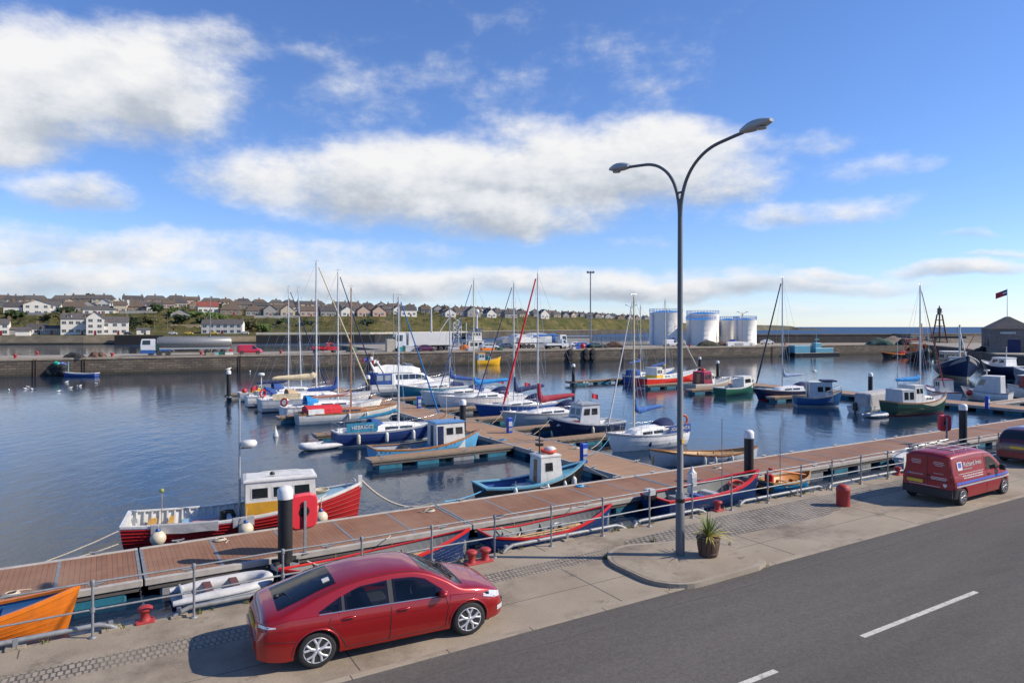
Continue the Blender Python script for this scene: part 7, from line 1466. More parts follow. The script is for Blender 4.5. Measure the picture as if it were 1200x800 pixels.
# sea wall
SEAW = brickmat('sea_wall_stone', (.23, .19, .14), (.16, .13, .10), (.07, .06, .05), 1.6, .7, .05, bump=.6, dirt=(.07, .06, .05), dscale=.1)
def wallseg(name, label, a, b_, z0, z1, th, m):
    a, b_ = Vector(a), Vector(b_); d = b_-a; mb = MB(); mb.box(0, d.length, 0, th, z0-a.z, z1-a.z, m); mb.box(-.05, d.length+.05, -.12, th+.1, z1-a.z-.35, z1-a.z+.004, SEAW); return tag(mb.build(name, loc=a, rotz=math.atan2(d.y, d.x)), label, 'wall')
SEAW_SHADE = brickmat('shaded_sea_wall', (.06, .055, .05), (.045, .04, .04), (.02, .02, .02), 2.5, 1.2, .05, dirt=(.035, .033, .03))  # darker copy of the wall stone, shade put into its colour
wallseg('sea_wall', 'sea wall stretch with shade in its colour beyond the turquoise workboat', (78, 216, ZP-.1), (128, 226, ZP-.1), ZP-.1, 5.9, 3, SEAW_SHADE)
wallseg('sea_wall', 'brown stone sea wall with weathered steps behind the harbour entrance', (127, 222, ZP-.1), (330, 305, ZP-.1), ZP-.1, 5.9, 4, SEAW)
mb = MB(); mb.loft([[(x, 217.5+(x-118)*.1, ZP), (x, 219.5+(x-118)*.1, ZP+h*.5), (x, 222.5+(x-118)*.1, ZP+h)] for x, h in ((118, .1), (124, 2.2), (160, 2.0), (200, 2.3), (230, 2.1))], SEAW); tag(mb.build('wall_apron_terrain'), kind='structure')
# nets and gear heaps along the sea wall
NETG = mat('green_net', (.05, .10, .08), .95, var=.5, scale=3, bump=1, bscale=4); NETD = mat('dark_net', (.03, .03, .03), .95, var=.5, scale=3, bump=1, bscale=4); CREEL = mat('creel_brown', (.12, .07, .05), .95, var=.5, scale=4, bump=1, bscale=4)
def heap(loc, w, d, h, m, label, name='net_heap', rot=0):
    mb = MB(); rg = []
    for i in range(11):
        q = i/10; rg.append([(-w/2+w*q, d/2*math.cos(a)*(1+.15*rnd.uniform(-1, 1)), max(0, h*math.sin(a)*math.sin(math.pi*q)**.55*rnd.uniform(.8, 1.1))) for a in [math.pi*k/8 for k in range(9)]])
    mb.loft(rg, m, smooth=True); return tag(mb.build(name, loc=loc, rotz=rot), label, name.split('_')[-1] if name != 'net_heap' else 'nets')
heap(G(1031, 404, ZP), 7.5, 3, 2.0, NETG, 'green heap of fishing nets against the sea wall'); heap(G(1060, 404, ZP), 4.5, 3, 1.9, NETD, 'black heap of nets left of the beacon tower')
heap(PX(87, .9), 3.2, 1.6, .9, NETD, 'grey heap of nets on the edge of the far pier, left one'); heap(PX(111, 1.2), 1.5, 1.4, 1.0, CREEL, 'rusty brown creel heap on the far pier, left of the other'); heap(PX(119, 1.3), 1.3, 1.3, .9, CREEL, 'smaller rusty brown creel heap on the far pier')
for px, d, w, h, m, lb in ((830, 3.5, 6, 1.6, mat('olive_heap', (.08, .075, .05), .95, var=.5, scale=2), 'olive heap of gear in front of the tanks'), (848, 4, 5, 1.2, CREEL, 'brown heap of gear right of the olive heap'), (700, 6, 6, 1.3, NETD, 'dark pile of creels behind the dropside truck'), (720, 6, 5, 1.6, CREEL, 'brown pile of creels inside the fenced yard'), (412, 5, 2.2, 1.5, NETG, 'green machine heap right of the red pickup'), (545, 5, 2.5, 1.2, mat('orange_heap', (.5, .14, .03), .9), 'orange nets left of the silver estate car')):
    heap(PX(px, d), w, 2.2, h, m, lb)
def crate(px, d, w, h, m, label, name='fish_crate', cat='crate', dep=1.2):
    p = PX(px, d); mb = MB(); mb.bbox(-w/2, w/2, -dep/2, dep/2, 0, h, m, .06)
    for s in (-1, 1): mb.box(-w/2-.03, w/2+.03, s*dep/2-.03, s*dep/2+.03, h*.8, h*.9, m)
    t = tag(mb.build(name, loc=p, rotz=PIERA), label, cat); return t
crate(457, 3.2, 1.7, 2.6, mat('beige_box', (.42, .38, .30), .7), 'tall beige pallet stack in front of the lorry cab', 'pallet_stack', 'pallets'); crate(479, 2.4, 1.9, 1.3, LGREY, 'pale grey storage box right of the green box', 'storage_box', 'box'); crate(472.5, 2.4, .9, 1.0, GREEN, 'small green box beside the pale grey storage box', 'storage_box', 'box'); crate(468, 2.2, .7, 1.0, mat('cyan_box', (.05, .3, .4), .5), 'small blue box left of the green box', 'storage_box', 'box')
crate(258, 1.5, 1.0, .5, GREEN, 'green crate at the quay edge under the tanker tail'); crate(268, 1.5, 1.4, .45, WHITE, 'white crate at the quay edge under the tanker tail'); crate(253, 1.3, .8, .5, mat('pale_blue_crate', (.2, .4, .5), .6), 'pale blue crate left of the green crate on the far pier')
crate(571, 1.2, 3.0, .5, ORANGE, 'long orange stack of fish boxes above the yellow boat'); crate(586, 1.0, .9, .6, GREEN, 'green tub on the pier edge right of the yellow boat'); crate(551, 1.2, 1.6, .6, LGREY, 'grey heap of boxes above the yellow boat stern')
crate(676, 1.2, 1.4, .5, PEDB, 'blue box on the pier edge left of the red buoy'); crate(672, 1.2, .9, .4, WHITE, 'white box on the pier edge left of the blue box')
mb = MB(); mb.sphere((0, 0, .62), .62, BRED, 14); tag(mb.build('big_buoy', loc=PX(683, 1.5)), 'big round red buoy standing on the far pier edge', 'buoy')
for px, dd, lb in ((17.8, .9, 'red mooring bollard at the far end of the far pier edge'), (131.5, .9, 'red mooring bollard on the far pier edge left of the tanker'), (235.5, .9, 'red drum on the far pier edge below the tanker'), (329, 1.0, 'red mooring bollard on the far pier between red van and pickup'), (43.5, 13.5, 'red mooring bollard on the back edge of the far pier'), (379, 11, 'red drum behind the red pickup'), (808, 1.0, 'red float on a pole at the pier edge beside the lamp post'), (920, 2, 'red drum on the pier left of the workboat')):
    t = thing('mooring_bollard', lb, 'bollard', PX(px, dd), 0); mb = MB(); mb.lathe([(.22, 0), (.19, .15), (.19, .4), (.30, .45), (.30, .62), (.2, .7), (.02, .72)], BOL, n=14); mb.build('post', t)
# bundles hanging on the wall by the blue boat
for px, z, m, lb in ((67, 1.9, mat('sea_green_float', (.03, .35, .25), .5), 'sea green float bundle on the far pier wall'), (75, 1.75, mat('cobalt_float', (.08, .16, .55), .5), 'cobalt blue float bundle on the far pier wall'), (70.5, 1.45, ORANGE, 'orange float between the green and blue bundles')):
    p = PX(px, -.7, z); mb = MB(); 
    for k in range(5): mb.sphere((rnd.uniform(-.5, .5), rnd.uniform(-.2, .2), rnd.uniform(-.25, .25)), .38, m, 8)
    tag(mb.build('net_float', loc=p), lb, 'float')
mb = MB(); 
for k in range(9): mb.sphere((rnd.uniform(-1.3, 1.3), 0, rnd.uniform(-.6, .5)), .75, RUBBER, 8)
tag(mb.build('tyre_fender', loc=PX(66, -.5, 1.0)), 'black mass of tyre fenders on the far pier wall', 'fender')
for k, (px, lb) in enumerate(((668.5, 'black tyre fender on the far pier wall, left of the three'), (687, 'black tyre fender on the far pier wall, middle of the three'), (695, 'black tyre fender on the far pier wall, right of the three'))):
    mb = MB(); mb.lathe([(.35, -.2), (.8, -.2), (.9, 0), (.8, .2), (.35, .2)], RUBBER, n=14, axis='y'); mb.lathe([(.35, -.2), (.8, -.2), (.9, 0), (.8, .2), (.35, .2)], RUBBER, c=(0, 0, -1.2), n=14, axis='y'); tag(mb.build('tyre_fender', loc=PX(px, -.25, 2.2), rotz=PIERA), lb, 'fender')
for k, (px, nm) in enumerate(((41, 'left of the bundles of floats'), (98.5, 'above the small blue open boat'), (281, 'below the red panel van'), (433, 'left of the lorry'), (730, 'below the yard fence'), (905, 'left of the workboat'))):
    t = thing('wall_ladder', 'dark iron ladder set into the far pier wall '+nm, 'ladder', PX(px, -.12, 0), PIERA); mb = MB()
    for x in (-.2, .2): mb.box(x-.035, x+.035, -.03, .06, -.5, 2.9, CREEL)
    for i in range(9): mb.box(-.2, .2, -.03, .03, .1+.32*i, .14+.32*i, CREEL)
    mb.build('frame', t)
# poles on the pier
def pole(px, d, top, label, head=None, r=.09, base=ZP, pos=None, m=None):
    p = pos or PX(px, d, base); t = thing('lamp_post', label, 'lamp post', p); mb = MB(); mb.tube([(0, 0, 0), (0, 0, top-p.z)], [r, r*.6], m or GALV, 8); mb.build('pole', t)
    h = top-p.z
    if head == 'flood':
        mb = MB(); mb.box(-.9, .9, -.08, .08, h-.05, h+.08, GALV)
        for x in (-.7, 0, .7): mb.bbox(x-.28, x+.28, -.3, .15, h+.05, h+.5, GREYP, .05)
        mb.build('floodlights', t)
    elif head == 'double':
        for s in (-1, 1): mb = MB(); mb.tube([(0, 0, h-1), (s*.4, 0, h-.2), (s*1.3, 0, h+.1)], .06, m or GALV, 6); mb.bbox(s*1.3-.3, s*1.3+.3, -.12, .12, h+.05, h+.2, GREYP, .03); mb.build('arm', t)
    return t
def ztop(px, py, Y): return HC-(py-383)*Y/800
p = PX(692, 9); pole(692, 9, ztop(692, 320, p.y), 'very tall floodlight pole on the far pier', 'flood', .22)
p = PX(246.5, 1.8); pole(246.5, 1.8, ztop(246, 347, p.y), 'thin grey lamp pole in front of the tanker', None, .1)
mb = MB(); mb.bbox(-.8, .8, -.6, .6, 0, .45, CONCD, .05); tag(mb.build('concrete_block', loc=PX(246.5, 1.0), rotz=PIERA), 'pale concrete block at the foot of the thin pole', 'block')
p = PX(739.5, 14); pole(739.5, 14, ztop(739, 358, p.y), 'lamp post with two short arms left of the tanks', 'double', .1)
p = PX(461, 14); pole(461, 14, ztop(461, 344, p.y), 'thin pole rising behind the lorry cab', None, .1)
p = PX(870, 8); pole(870, 8, ztop(870, 366, p.y), 'lamp post with two short arms in front of the sea end tank', 'double', .09)
p = PX(180, 90); 
# grey shed, fence, white tents
t = thing('storage_shed', 'long low pale grey shed behind the dropside truck', 'shed', PX(660, 24), PIERA+R(-10)); mb = MB(); mb.box(0, 8.5, 0, 5, 0, 2.5, mat('shed_grey', (.36, .35, .33), .7)); mb.build('wall', t); mb = MB(); mb.prism([(-.1, 2.5), (8.6, 2.5), (8.6, 2.7), (-.1, 2.7)], -5.2, .2, GREYP, xf=RX(90)); mb.build('roof', t); mb = MB(); mb.box(8.5, 8.6, -.1, .1, 0, 3.2, BRED); mb.build('corner_post', t)
t = thing('yard_fence', 'grey mesh fence around the yard left of the tanks', 'fence', PX(694, 20), PIERA-R(12)); FN = mat('fence_steel', (.10, .11, .12), .6)
for i in range(13): mb = MB(); mb.tube([(i*1.35, 0, 0), (i*1.35, 0, 2.5)], .05, FN, 5); mb.build('post', t)
mb = MB()
for k in range(9): mb.tube([(0, 0, .2+.27*k), (16.2, 0, .2+.27*k)], .03, FN, 4)
for k in range(80): mb.tube([(k*.203, 0, .1), (k*.203, 0, 2.4)], .02, FN, 4)
mb.build('mesh_panel', t)
t = thing('yard_fence', 'pale mesh fence in front of the tanks', 'fence', PX(806, 12), PIERA)
for i in range(12): mb = MB(); mb.tube([(i*2, 0, 0), (i*2, 0, 2.4)], .045, GALV, 5); mb.build('post', t)
mb = MB()
for k in range(5): mb.tube([(0, 0, .3+.5*k), (22, 0, .3+.5*k)], .025, GALV, 4)
for k in range(74): mb.tube([(k*.3, 0, .1), (k*.3, 0, 2.35)], .014, GALV, 4)
mb.build('mesh_panel', t)
def tent(px, d, w, dep, h, lb, m, nm='storage_tent'):
    t = thing(nm, lb, 'storage tent', PX(px, d), PIERA); mb = MB(); mb.prism([(0, 0), (w, 0), (w, h*.7), (w*.75, h*.95), (w*.5, h), (w*.25, h*.95), (0, h*.7)], -dep, 0, m, xf=RX(90)); mb.build('cover', t); mb = MB(); mb.box(w*.3, w*.7, -.03, 0, 0, h*.65, GREYP); mb.build('door', t)
tent(603, 14, 4, 4, 3.4, 'white arched storage tent behind the silver estate car', F_WHITE); tent(606+14, 16.5, 7, 5, 3.6, 'wide white storage tent behind the flatbed lorry', F_WHITE); tent(589, 20, 5, 4, 2.7, 'dark arched storage tent left of the white one', GREYP); tent(853, 2.2, 8, 1.6, 1.2, 'low white covered load in front of the tanks', F_WHITE, 'covered_load'); tent(874, 2.6, 3.5, 1.6, .9, 'smaller low white covered load in front of the sea end tank', F_WHITE, 'covered_load')
mb = MB(); mb.bbox(0, .9, 0, .9, 0, 1.9, WHITE, .1); tag(mb.build('white_cabinet', loc=PX(826, 6)), 'narrow white cabinet in front of the front tank', 'cabinet')
mb = MB(); mb.bbox(0, 1.4, 0, 1, 0, 1.7, PEDB, .1); tag(mb.build('blue_container', loc=PX(856, 6)), 'blue container beside the brown gear heap', 'container')
# trawler lying behind the pier
t = thing('fishing_trawler', 'white and blue trawler with lattice gantry lying behind the far pier', 'trawler', PX(572, 19, 0), PIERA+math.pi); sh, b, pt = hull(t, 18, 5.5, 2.2, 1.5, .4, .8, 1, (BLUE, WHITE, BLUE, DRED), bul=.7, deckm=GREYP, gun=WHITE, pw=2.8)
cabin(t, 2.0, 6.2, 2.0, 1.9, 2.0, 2.8, .1, .1, WHITE, WHITE, 3, 4, .2); cabin(t, 2.4, 5.0, 1.6, 1.5, 4.85, 2.2, .1, .1, WHITE, BLUE, 3, 4, .25, name='bridge')
mb = MB(); mb.tube([(3.2, 0, 7), (3.0, 0, 11.5)], [.35, .2], WHITE, 8); mb.lathe([(.02, 11.4), (.5, 11.5), (.55, 12.1), (.3, 12.5), (.02, 12.6)], WHITE, c=(3.0, 0, 0), n=12); mb.box(2, 4.4, -1.2, 1.2, 7.6, 7.8, BLUE); mb.build('radar_mast', t)
mb = MB()
for x in (6.6, 8.6):
    for y in (-1.6, 1.6): mb.tube([(x, y, 2), (x, y, 9.2)], .12, LGREY, 6)
for k in range(6):
    z = 3.2+1.2*k; mb.tube([(6.6, -1.6, z), (8.6, -1.6, z+1.2)], .07, LGREY, 5); mb.tube([(8.6, -1.6, z), (6.6, -1.6, z+1.2)], .07, LGREY, 5); mb.tube([(6.6, -1.6, z), (8.6, -1.6, z)], .07, LGREY, 5)
mb.build('lattice_gantry', t)
mb = MB(); mb.tube([(15, 0, 2.8), (15, 0, 12.5)], [.3, .16], WHITE, 8); mb.tube([(15, 0, 4), (10, 0, 11)], .09, WHITE, 6); mb.tube([(15, -.8, 2.8), (15, 0, 9.5)], .1, WHITE, 6); mb.tube([(15, .8, 2.8), (15, 0, 9.5)], .1, WHITE, 6); mb.build('mast', t)
mb = MB(); mb.bbox(8.8, 13.5, -2, 2, 2, 3.2, LGREY, .1); mb.build('deck_shelter', t)
# ------------------------------------------------------------------ stone shed with flag, beacon tower
SHEDS = brickmat('shed_stone', (.21, .19, .18), (.15, .135, .13), (.25, .23, .21), .6, .3, .03, bump=.5, dirt=(.10, .09, .085), dscale=.3); SLATE = brickmat('slate_roof', (.085, .085, .095), (.06, .06, .07), (.03, .03, .035), .4, .3, .02, bump=.4, dirt=(.11, .10, .09), dscale=.4)
p = G(1161, 412.5, ZP); t = thing('stone_shed', 'grey stone shed with slate roof and dark blue doors on the right-hand quay', 'shed', p, R(-25))
def hip(mb_w, mb_r, w, d, h, rh, over, hipf, m_w, m_r, ridge='x'):
    mb_w.box(0, w, 0, d, 0, h, m_w); o = over
    if ridge == 'x':
        a = hipf*d/2; R0, R1 = (a-(o if hipf == 0 else 0), d/2, h+rh), (w-a+(o if hipf == 0 else 0), d/2, h+rh); q = -o*rh/(d/2)
        B_ = [(-o, -o, h+q), (w+o, -o, h+q), (w+o, d+o, h+q), (-o, d+o, h+q)]
        mb_r.add(B_+[R0, R1], [(0, 1, 5, 4), (2, 3, 4, 5)]+([(1, 2, 5), (3, 0, 4), (3, 2, 1, 0)] if hipf else []), m_r)
    else:
        a = hipf*w/2; R0, R1 = (w/2, a-(o if hipf == 0 else 0), h+rh), (w/2, d-a+(o if hipf == 0 else 0), h+rh); q = -o*rh/(w/2)
        B_ = [(-o, -o, h+q), (w+o, -o, h+q), (w+o, d+o, h+q), (-o, d+o, h+q)]
        mb_r.add(B_+[R0, R1], [(0, 4, 5, 3), (1, 2, 5, 4)]+([(0, 1, 4), (2, 3, 5), (3, 2, 1, 0)] if hipf else []), m_r)
mw, mr = MB(), MB(); hip(mw, mr, 7.4, 9.5, 4.9, 2.4, .25, .75, SHEDS, SLATE, 'y'); mw.build('wall', t); mr.build('roof', t)
for x0, x1 in ((2.9, 5.0),): mb = MB(); mb.box(x0, x1, -.08, .02, 0, 2.6, F_NAVY); mb.build('door', t)
mb = MB(); mb.box(1.6, 4.2, -.1, .02, 3.75, 4.15, LGREY); mb.build('name_board', t)
for y in (2.0, 5.5): mb = MB(); mb.box(-.06, .02, y, y+1, 1.2, 2.6, GLASS); mb.build('window', t)
mb = MB(); mb.tube([(3.7, 4.7, 7.1), (3.7, 4.7, 13.2)], [.07, .04], WHITE, 6); m_ = mb.build('flagpole', t)
mb = MB(); FL = mat('flag_red', (.45, .03, .05), .8); FW_ = F_WHITE
for k in range(8):
    x0, x1 = -.25*k, -.25*(k+1); z0, z1 = 13.0-.10*k, 13.0-.10*(k+1); y0, y1 = .12*math.sin(k*.9), .12*math.sin((k+1)*.9); m = F_NAVY if k < 3 else FL
    for j, mm in enumerate((m, FW_ if k < 3 else m, m)): h0, h1 = .4*j, .4*(j+1); mb.loft([[(3.7+x0, 4.7+y0, z0-h0), (3.7+x0, 4.7+y0, z0-h1)], [(3.7+x1, 4.7+y1, z1-h0), (3.7+x1, 4.7+y1, z1-h1)]], mm)
mb.build('flag', m_, recalc=False)
heap(G(1153, 411.5, ZP), 3.5, 2, 1.1, NETD, 'dark heap of nets left of the stone shed')
p = G(1101, 400, 4.2); t = thing('beacon_tower', 'rusty steel lattice beacon tower on the sea wall', 'beacon', (1101-600, 0, 0)); Y = 222; t.location = ((1101-600)/800*Y, Y, 5.2); BR = mat('beacon_rust', (.11, .065, .045), .8, var=.4, scale=1)
mb = MB(); H_ = 8.6
for i in range(6):
    a = 2*math.pi*i/6; mb.tube([(2.5*math.cos(a), 2.5*math.sin(a), -2.2), (.8*math.cos(a), .8*math.sin(a), H_-1.6)], .2, BR, 6)
for z, r in ((1.0, 1.9), (3.2, 1.5), (5.2, 1.15)):
    mb.tube([(r*math.cos(2*math.pi*k/12), r*math.sin(2*math.pi*k/12), z) for k in range(13)], .12, BR, 5)
mb.build('legs', t)
mb = MB(); mb.lathe([(.95, H_-1.7), (.95, H_-1.55), (.65, H_-1.5), (.62, H_-.1), (.8, H_), (.3, H_+.6), (.05, H_+1.4)], mat('beacon_lantern', (.12, .12, .13), .5), n=12); mb.build('lantern', t)
mb = MB(); mb.tube([(.95*math.cos(2*math.pi*k/12), .95*math.sin(2*math.pi*k/12), H_-.8) for k in range(13)], .04, BR, 5); mb.build('gallery_rail', t)
# ------------------------------------------------------------------ houses
ROOFS = [('grey', mat('roof_grey', (.10, .09, .085), .85, var=.35, scale=1.2)), ('brown', mat('roof_brown', (.115, .085, .065), .85, var=.35, scale=1.2)), ('dark', mat('roof_dark', (.07, .065, .065), .85, var=.35, scale=1.2)), ('red', mat('roof_red', (.24, .065, .05), .85, var=.3, scale=1.2))]
WALLS = [('cream', mat('wall_cream', (.50, .42, .31), .85, var=.12)), ('white', mat('wall_white', (.72, .68, .60), .8, var=.08, dirt=(.4, .38, .34), damt=.5)), ('grey', mat('wall_grey', (.32, .30, .28), .85, var=.15)), ('brown', mat('wall_brown', (.26, .19, .13), .85, var=.2)), ('pinkish', mat('wall_pinkish', (.50, .36, .28), .85, var=.12))]
CHIM = mat('chimney_brown', (.22, .15, .10), .9); HWIN = glassmat('house_window', (.06, .07, .085), .1); TRIM = WHITE
LM = [(-10, 'the left frame edge'), (20, 'the white gabled villa'), (46, 'the stone shore wall end'), (68, 'the bundles of floats'), (88, 'the white terrace'), (108, 'the terrace gable'), (130, 'the two storey white house'), (150, 'the small white outbuilding'), (168, 'the tanker cab'), (190, 'the tanker hose box'), (210, 'the silver tank front'), (228, 'the silver tank middle'), (246, 'the pole beside the tanker'), (264, 'the silver tank tail'), (284, 'the red panel van'), (302, 'the red van windscreen'), (320, 'the gap after the red van'), (338, 'the leftmost white mast'), (353, 'the leaning white mast'), (370, 'the cream-covered boom'), (384, 'the red pickup'), (397, 'the navy-covered boom mast'), (411, 'the varnished wooden mast'), (424, 'the motor cruiser stern'), (438, 'the pile by the cruiser'), (455, 'the lorry cab'), (467, 'the navy-hulled yacht mast'), (480, 'the front of the lorry trailer'), (497, 'the middle of the lorry trailer'), (514, 'the rear of the lorry trailer'), (528, 'the royal-blue-covered mast'), (541, 'the trawler gantry'), (555, 'the bright-blue-covered mast'), (570, 'the yellow fishing boat'), (586, 'the silver estate car'), (603, 'the mast with navy headsail'), (616, 'the red furled headsail'), (630, 'the maroon covered yacht mast'), (645, 'the dropside truck bed'), (658, 'the dropside truck cab'), (675, 'the big red buoy'), (692, 'the tall floodlight pole'), (710, 'the yard fence start'), (726, 'the yard fence end'), (740, 'the two-armed lamp post'), (757, 'the edge of the largest tank')]
USED = {}
def hlabel(base, px, row):
    near = sorted(LM, key=lambda q: abs(q[0]-px))[:4]
    for i, lm in enumerate(near):
        side = 'above and right of' if px > lm[0] else 'above and left of'
        for form in (['%s %s, above %s' % (row, base, lm[1])] if i == 0 and abs(lm[0]-px) < 5 else [])+['%s %s, %s %s' % (row, base, side, lm[1])]:
            if form not in USED: USED[form] = 1; return form
    return form
def house(px, d, w, dep, h, rh, wc, rc, style, row, rot=0, chim=1, nwin=3, storeys=1, label=None, loc=None, gable=False, group='houses on the hillside', porch=False, dormers=0, wins=True):
    p = loc or HP(px, d, -.4); t = thing('house', label or hlabel('%s-roofed %s %shouse' % (ROOFS[rc][0], WALLS[wc][0], 'gable-fronted ' if style == 'gy' else ('hipped ' if style == 'hip' else '')), px, row), 'house', p, R(rot), group)
    mw, mr = MB(), MB(); hip(mw, mr, w, dep, h, rh, .35, {'hip': .62, 'gx': 0, 'gy': 0}[style], WALLS[wc][1], ROOFS[rc][1], 'y' if style == 'gy' else 'x')
    if style == 'gx':
        for x in (.02, w-.02): mw.add([(x, 0, h), (x, dep, h), (x, dep/2, h+rh*.98)], [(0, 1, 2)], WALLS[wc][1])
    if style == 'gy':
        for y in (.02, dep-.02): mw.add([(0, y, h), (w, y, h), (w/2, y, h+rh*.98)], [(0, 1, 2)], WALLS[wc][1])
    mw.build('wall', t); rf = mr.build('roof', t)
    for i in range(chim):
        cx_ = w*(.5 if chim == 1 else (.06 if i == 0 else .94)) if style != 'hip' else w*(.5 if chim == 1 else (.33 if i == 0 else .67))
        cy_ = dep/2 if style != 'gy' else dep*.5
        if style == 'gy': cx_ = w*.5
        mb = MB(); mb.box(cx_-.55, cx_+.55, cy_-.4, cy_+.4, h+rh*.55, h+rh+1.0, CHIM); mb.box(cx_-.62, cx_+.62, cy_-.47, cy_+.47, h+rh+.85, h+rh+1.02, CHIM)
        for q in (-.3, .3): mb.lathe([(.13, h+rh+1.0), (.1, h+rh+1.5)], CHIM, c=(cx_+q, cy_, 0), n=6)
        mb.build('chimney', rf)
    if wins:
        for s in range(storeys):
            for i in range(nwin):
                x = w*(i+.5)/nwin; z = h*(s+.32)/storeys; ww = min(.85, w/nwin*.3); hh = min(1.35, h/storeys*.5)
                mb = MB(); mb.box(x-ww-.1, x+ww+.1, -.06, .02, z-.1, z+hh+.1, TRIM); f = mb.build('window', t); mb = MB(); mb.box(x-ww, x+ww, -.09, .0, z, z+hh, HWIN); mb.box(x-.04, x+.04, -.10, 0, z, z+hh, TRIM); mb.build('pane', f)
        mb = MB(); mb.box(-.06, .02, dep*.4, dep*.55, h*.35, h*.7, HWIN); mb.build('side_window', t)
        mb = MB(); x = w*.62 if nwin % 2 else w*.5; mb.box(x-.5, x+.5, -.05, .02, 0, 2.1, DRED if rnd.random() < .4 else DARKP); mb.build('door', t)
    for i in range(dormers):
        x = w*(i+.5)/dormers; mb = MB(); mb.box(x-.9, x+.9, dep*.12, dep*.4, h+rh*.15, h+rh*.65, WALLS[wc][1]); mb.prism([(x-1.05, h+rh*.62), (x+1.05, h+rh*.62), (x, h+rh*.62+.7)], -dep*.45, -dep*.08, ROOFS[rc][1], xf=RX(90)); o = mb.build('dormer', rf); mb = MB(); mb.box(x-.6, x+.6, dep*.12-.06, dep*.12+.02, h+rh*.25, h+rh*.55, HWIN); mb.build('dormer_window', rf)
    return t
rnd.seed(5)
# skyline row
px = -22
while px < 765:
    Y = shoreY(px)+228; hp = interp(px, [(0, 25), (160, 22), (330, 18), (450, 15), (620, 11), (760, 9)])*rnd.uniform(.85, 1.12); w = hp*Y/800*.80
    st = rnd.choice(['hip', 'hip', 'gx', 'hip']) if px < 420 else rnd.choice(['gx', 'gy', 'gx', 'hip', 'gy']); big = px < 200
    house(px, 228+rnd.uniform(-26, 10), min(w*rnd.uniform(1.0, 1.35), 19), 8.5, 5.2 if big else (4.3 if px < 450 else 4.0), 3.0 if big else 2.8, rnd.choice([0, 0, 1, 4, 2, 3]) if px < 420 else rnd.choice([0, 1, 2, 2, 4]), rnd.choice([1, 0, 0, 2]) if px < 420 else rnd.choice([0, 2, 2, 1]), st, 'skyline', rnd.uniform(16, 40), 1 if st != 'gx' else 2, 4 if big else 3, 2 if big else 1)
    px += hp*rnd.choice([.8, .95, 1.0, 1.1, 1.45])
# a lower file of small far houses on the right
px = 446
while px < 752:
    Y = shoreY(px)+170; hp = interp(px, [(440, 15), (760, 9)])*rnd.uniform(.85, 1.2); w = hp*Y/800*.8; st = rnd.choice(['gx', 'gy', 'gx'])
    house(px, 172+rnd.uniform(-25, 25), w, 8, 3.6, 3.2, rnd.choice([0, 1, 2, 2, 3]), rnd.choice([0, 2, 2, 1]), st, 'clifftop', rnd.uniform(12, 40), rnd.choice([0, 1]), 2)
    px += hp*rnd.choice([.95, 1.1, 1.3, 1.9])
# middle row
px = -12
while px < 480:
    Y = shoreY(px)+165; hp = interp(px, [(0, 20), (300, 17), (480, 14)])*rnd.uniform(.85, 1.15); w = hp*Y/800*.8; st = rnd.choice(['hip', 'gx', 'gx', 'gy'])
    house(px, 165+rnd.uniform(-28, 28), w, 8, 3.6, 3.0, rnd.choice([0, 1, 1, 4, 3, 2]), rnd.choice([0, 1, 2, 0, 1]), st, 'mid-slope', rnd.uniform(16, 40), rnd.choice([1, 2]) if st == 'gx' else 1, 3)
    px += hp*rnd.uniform(.8, 1.25)
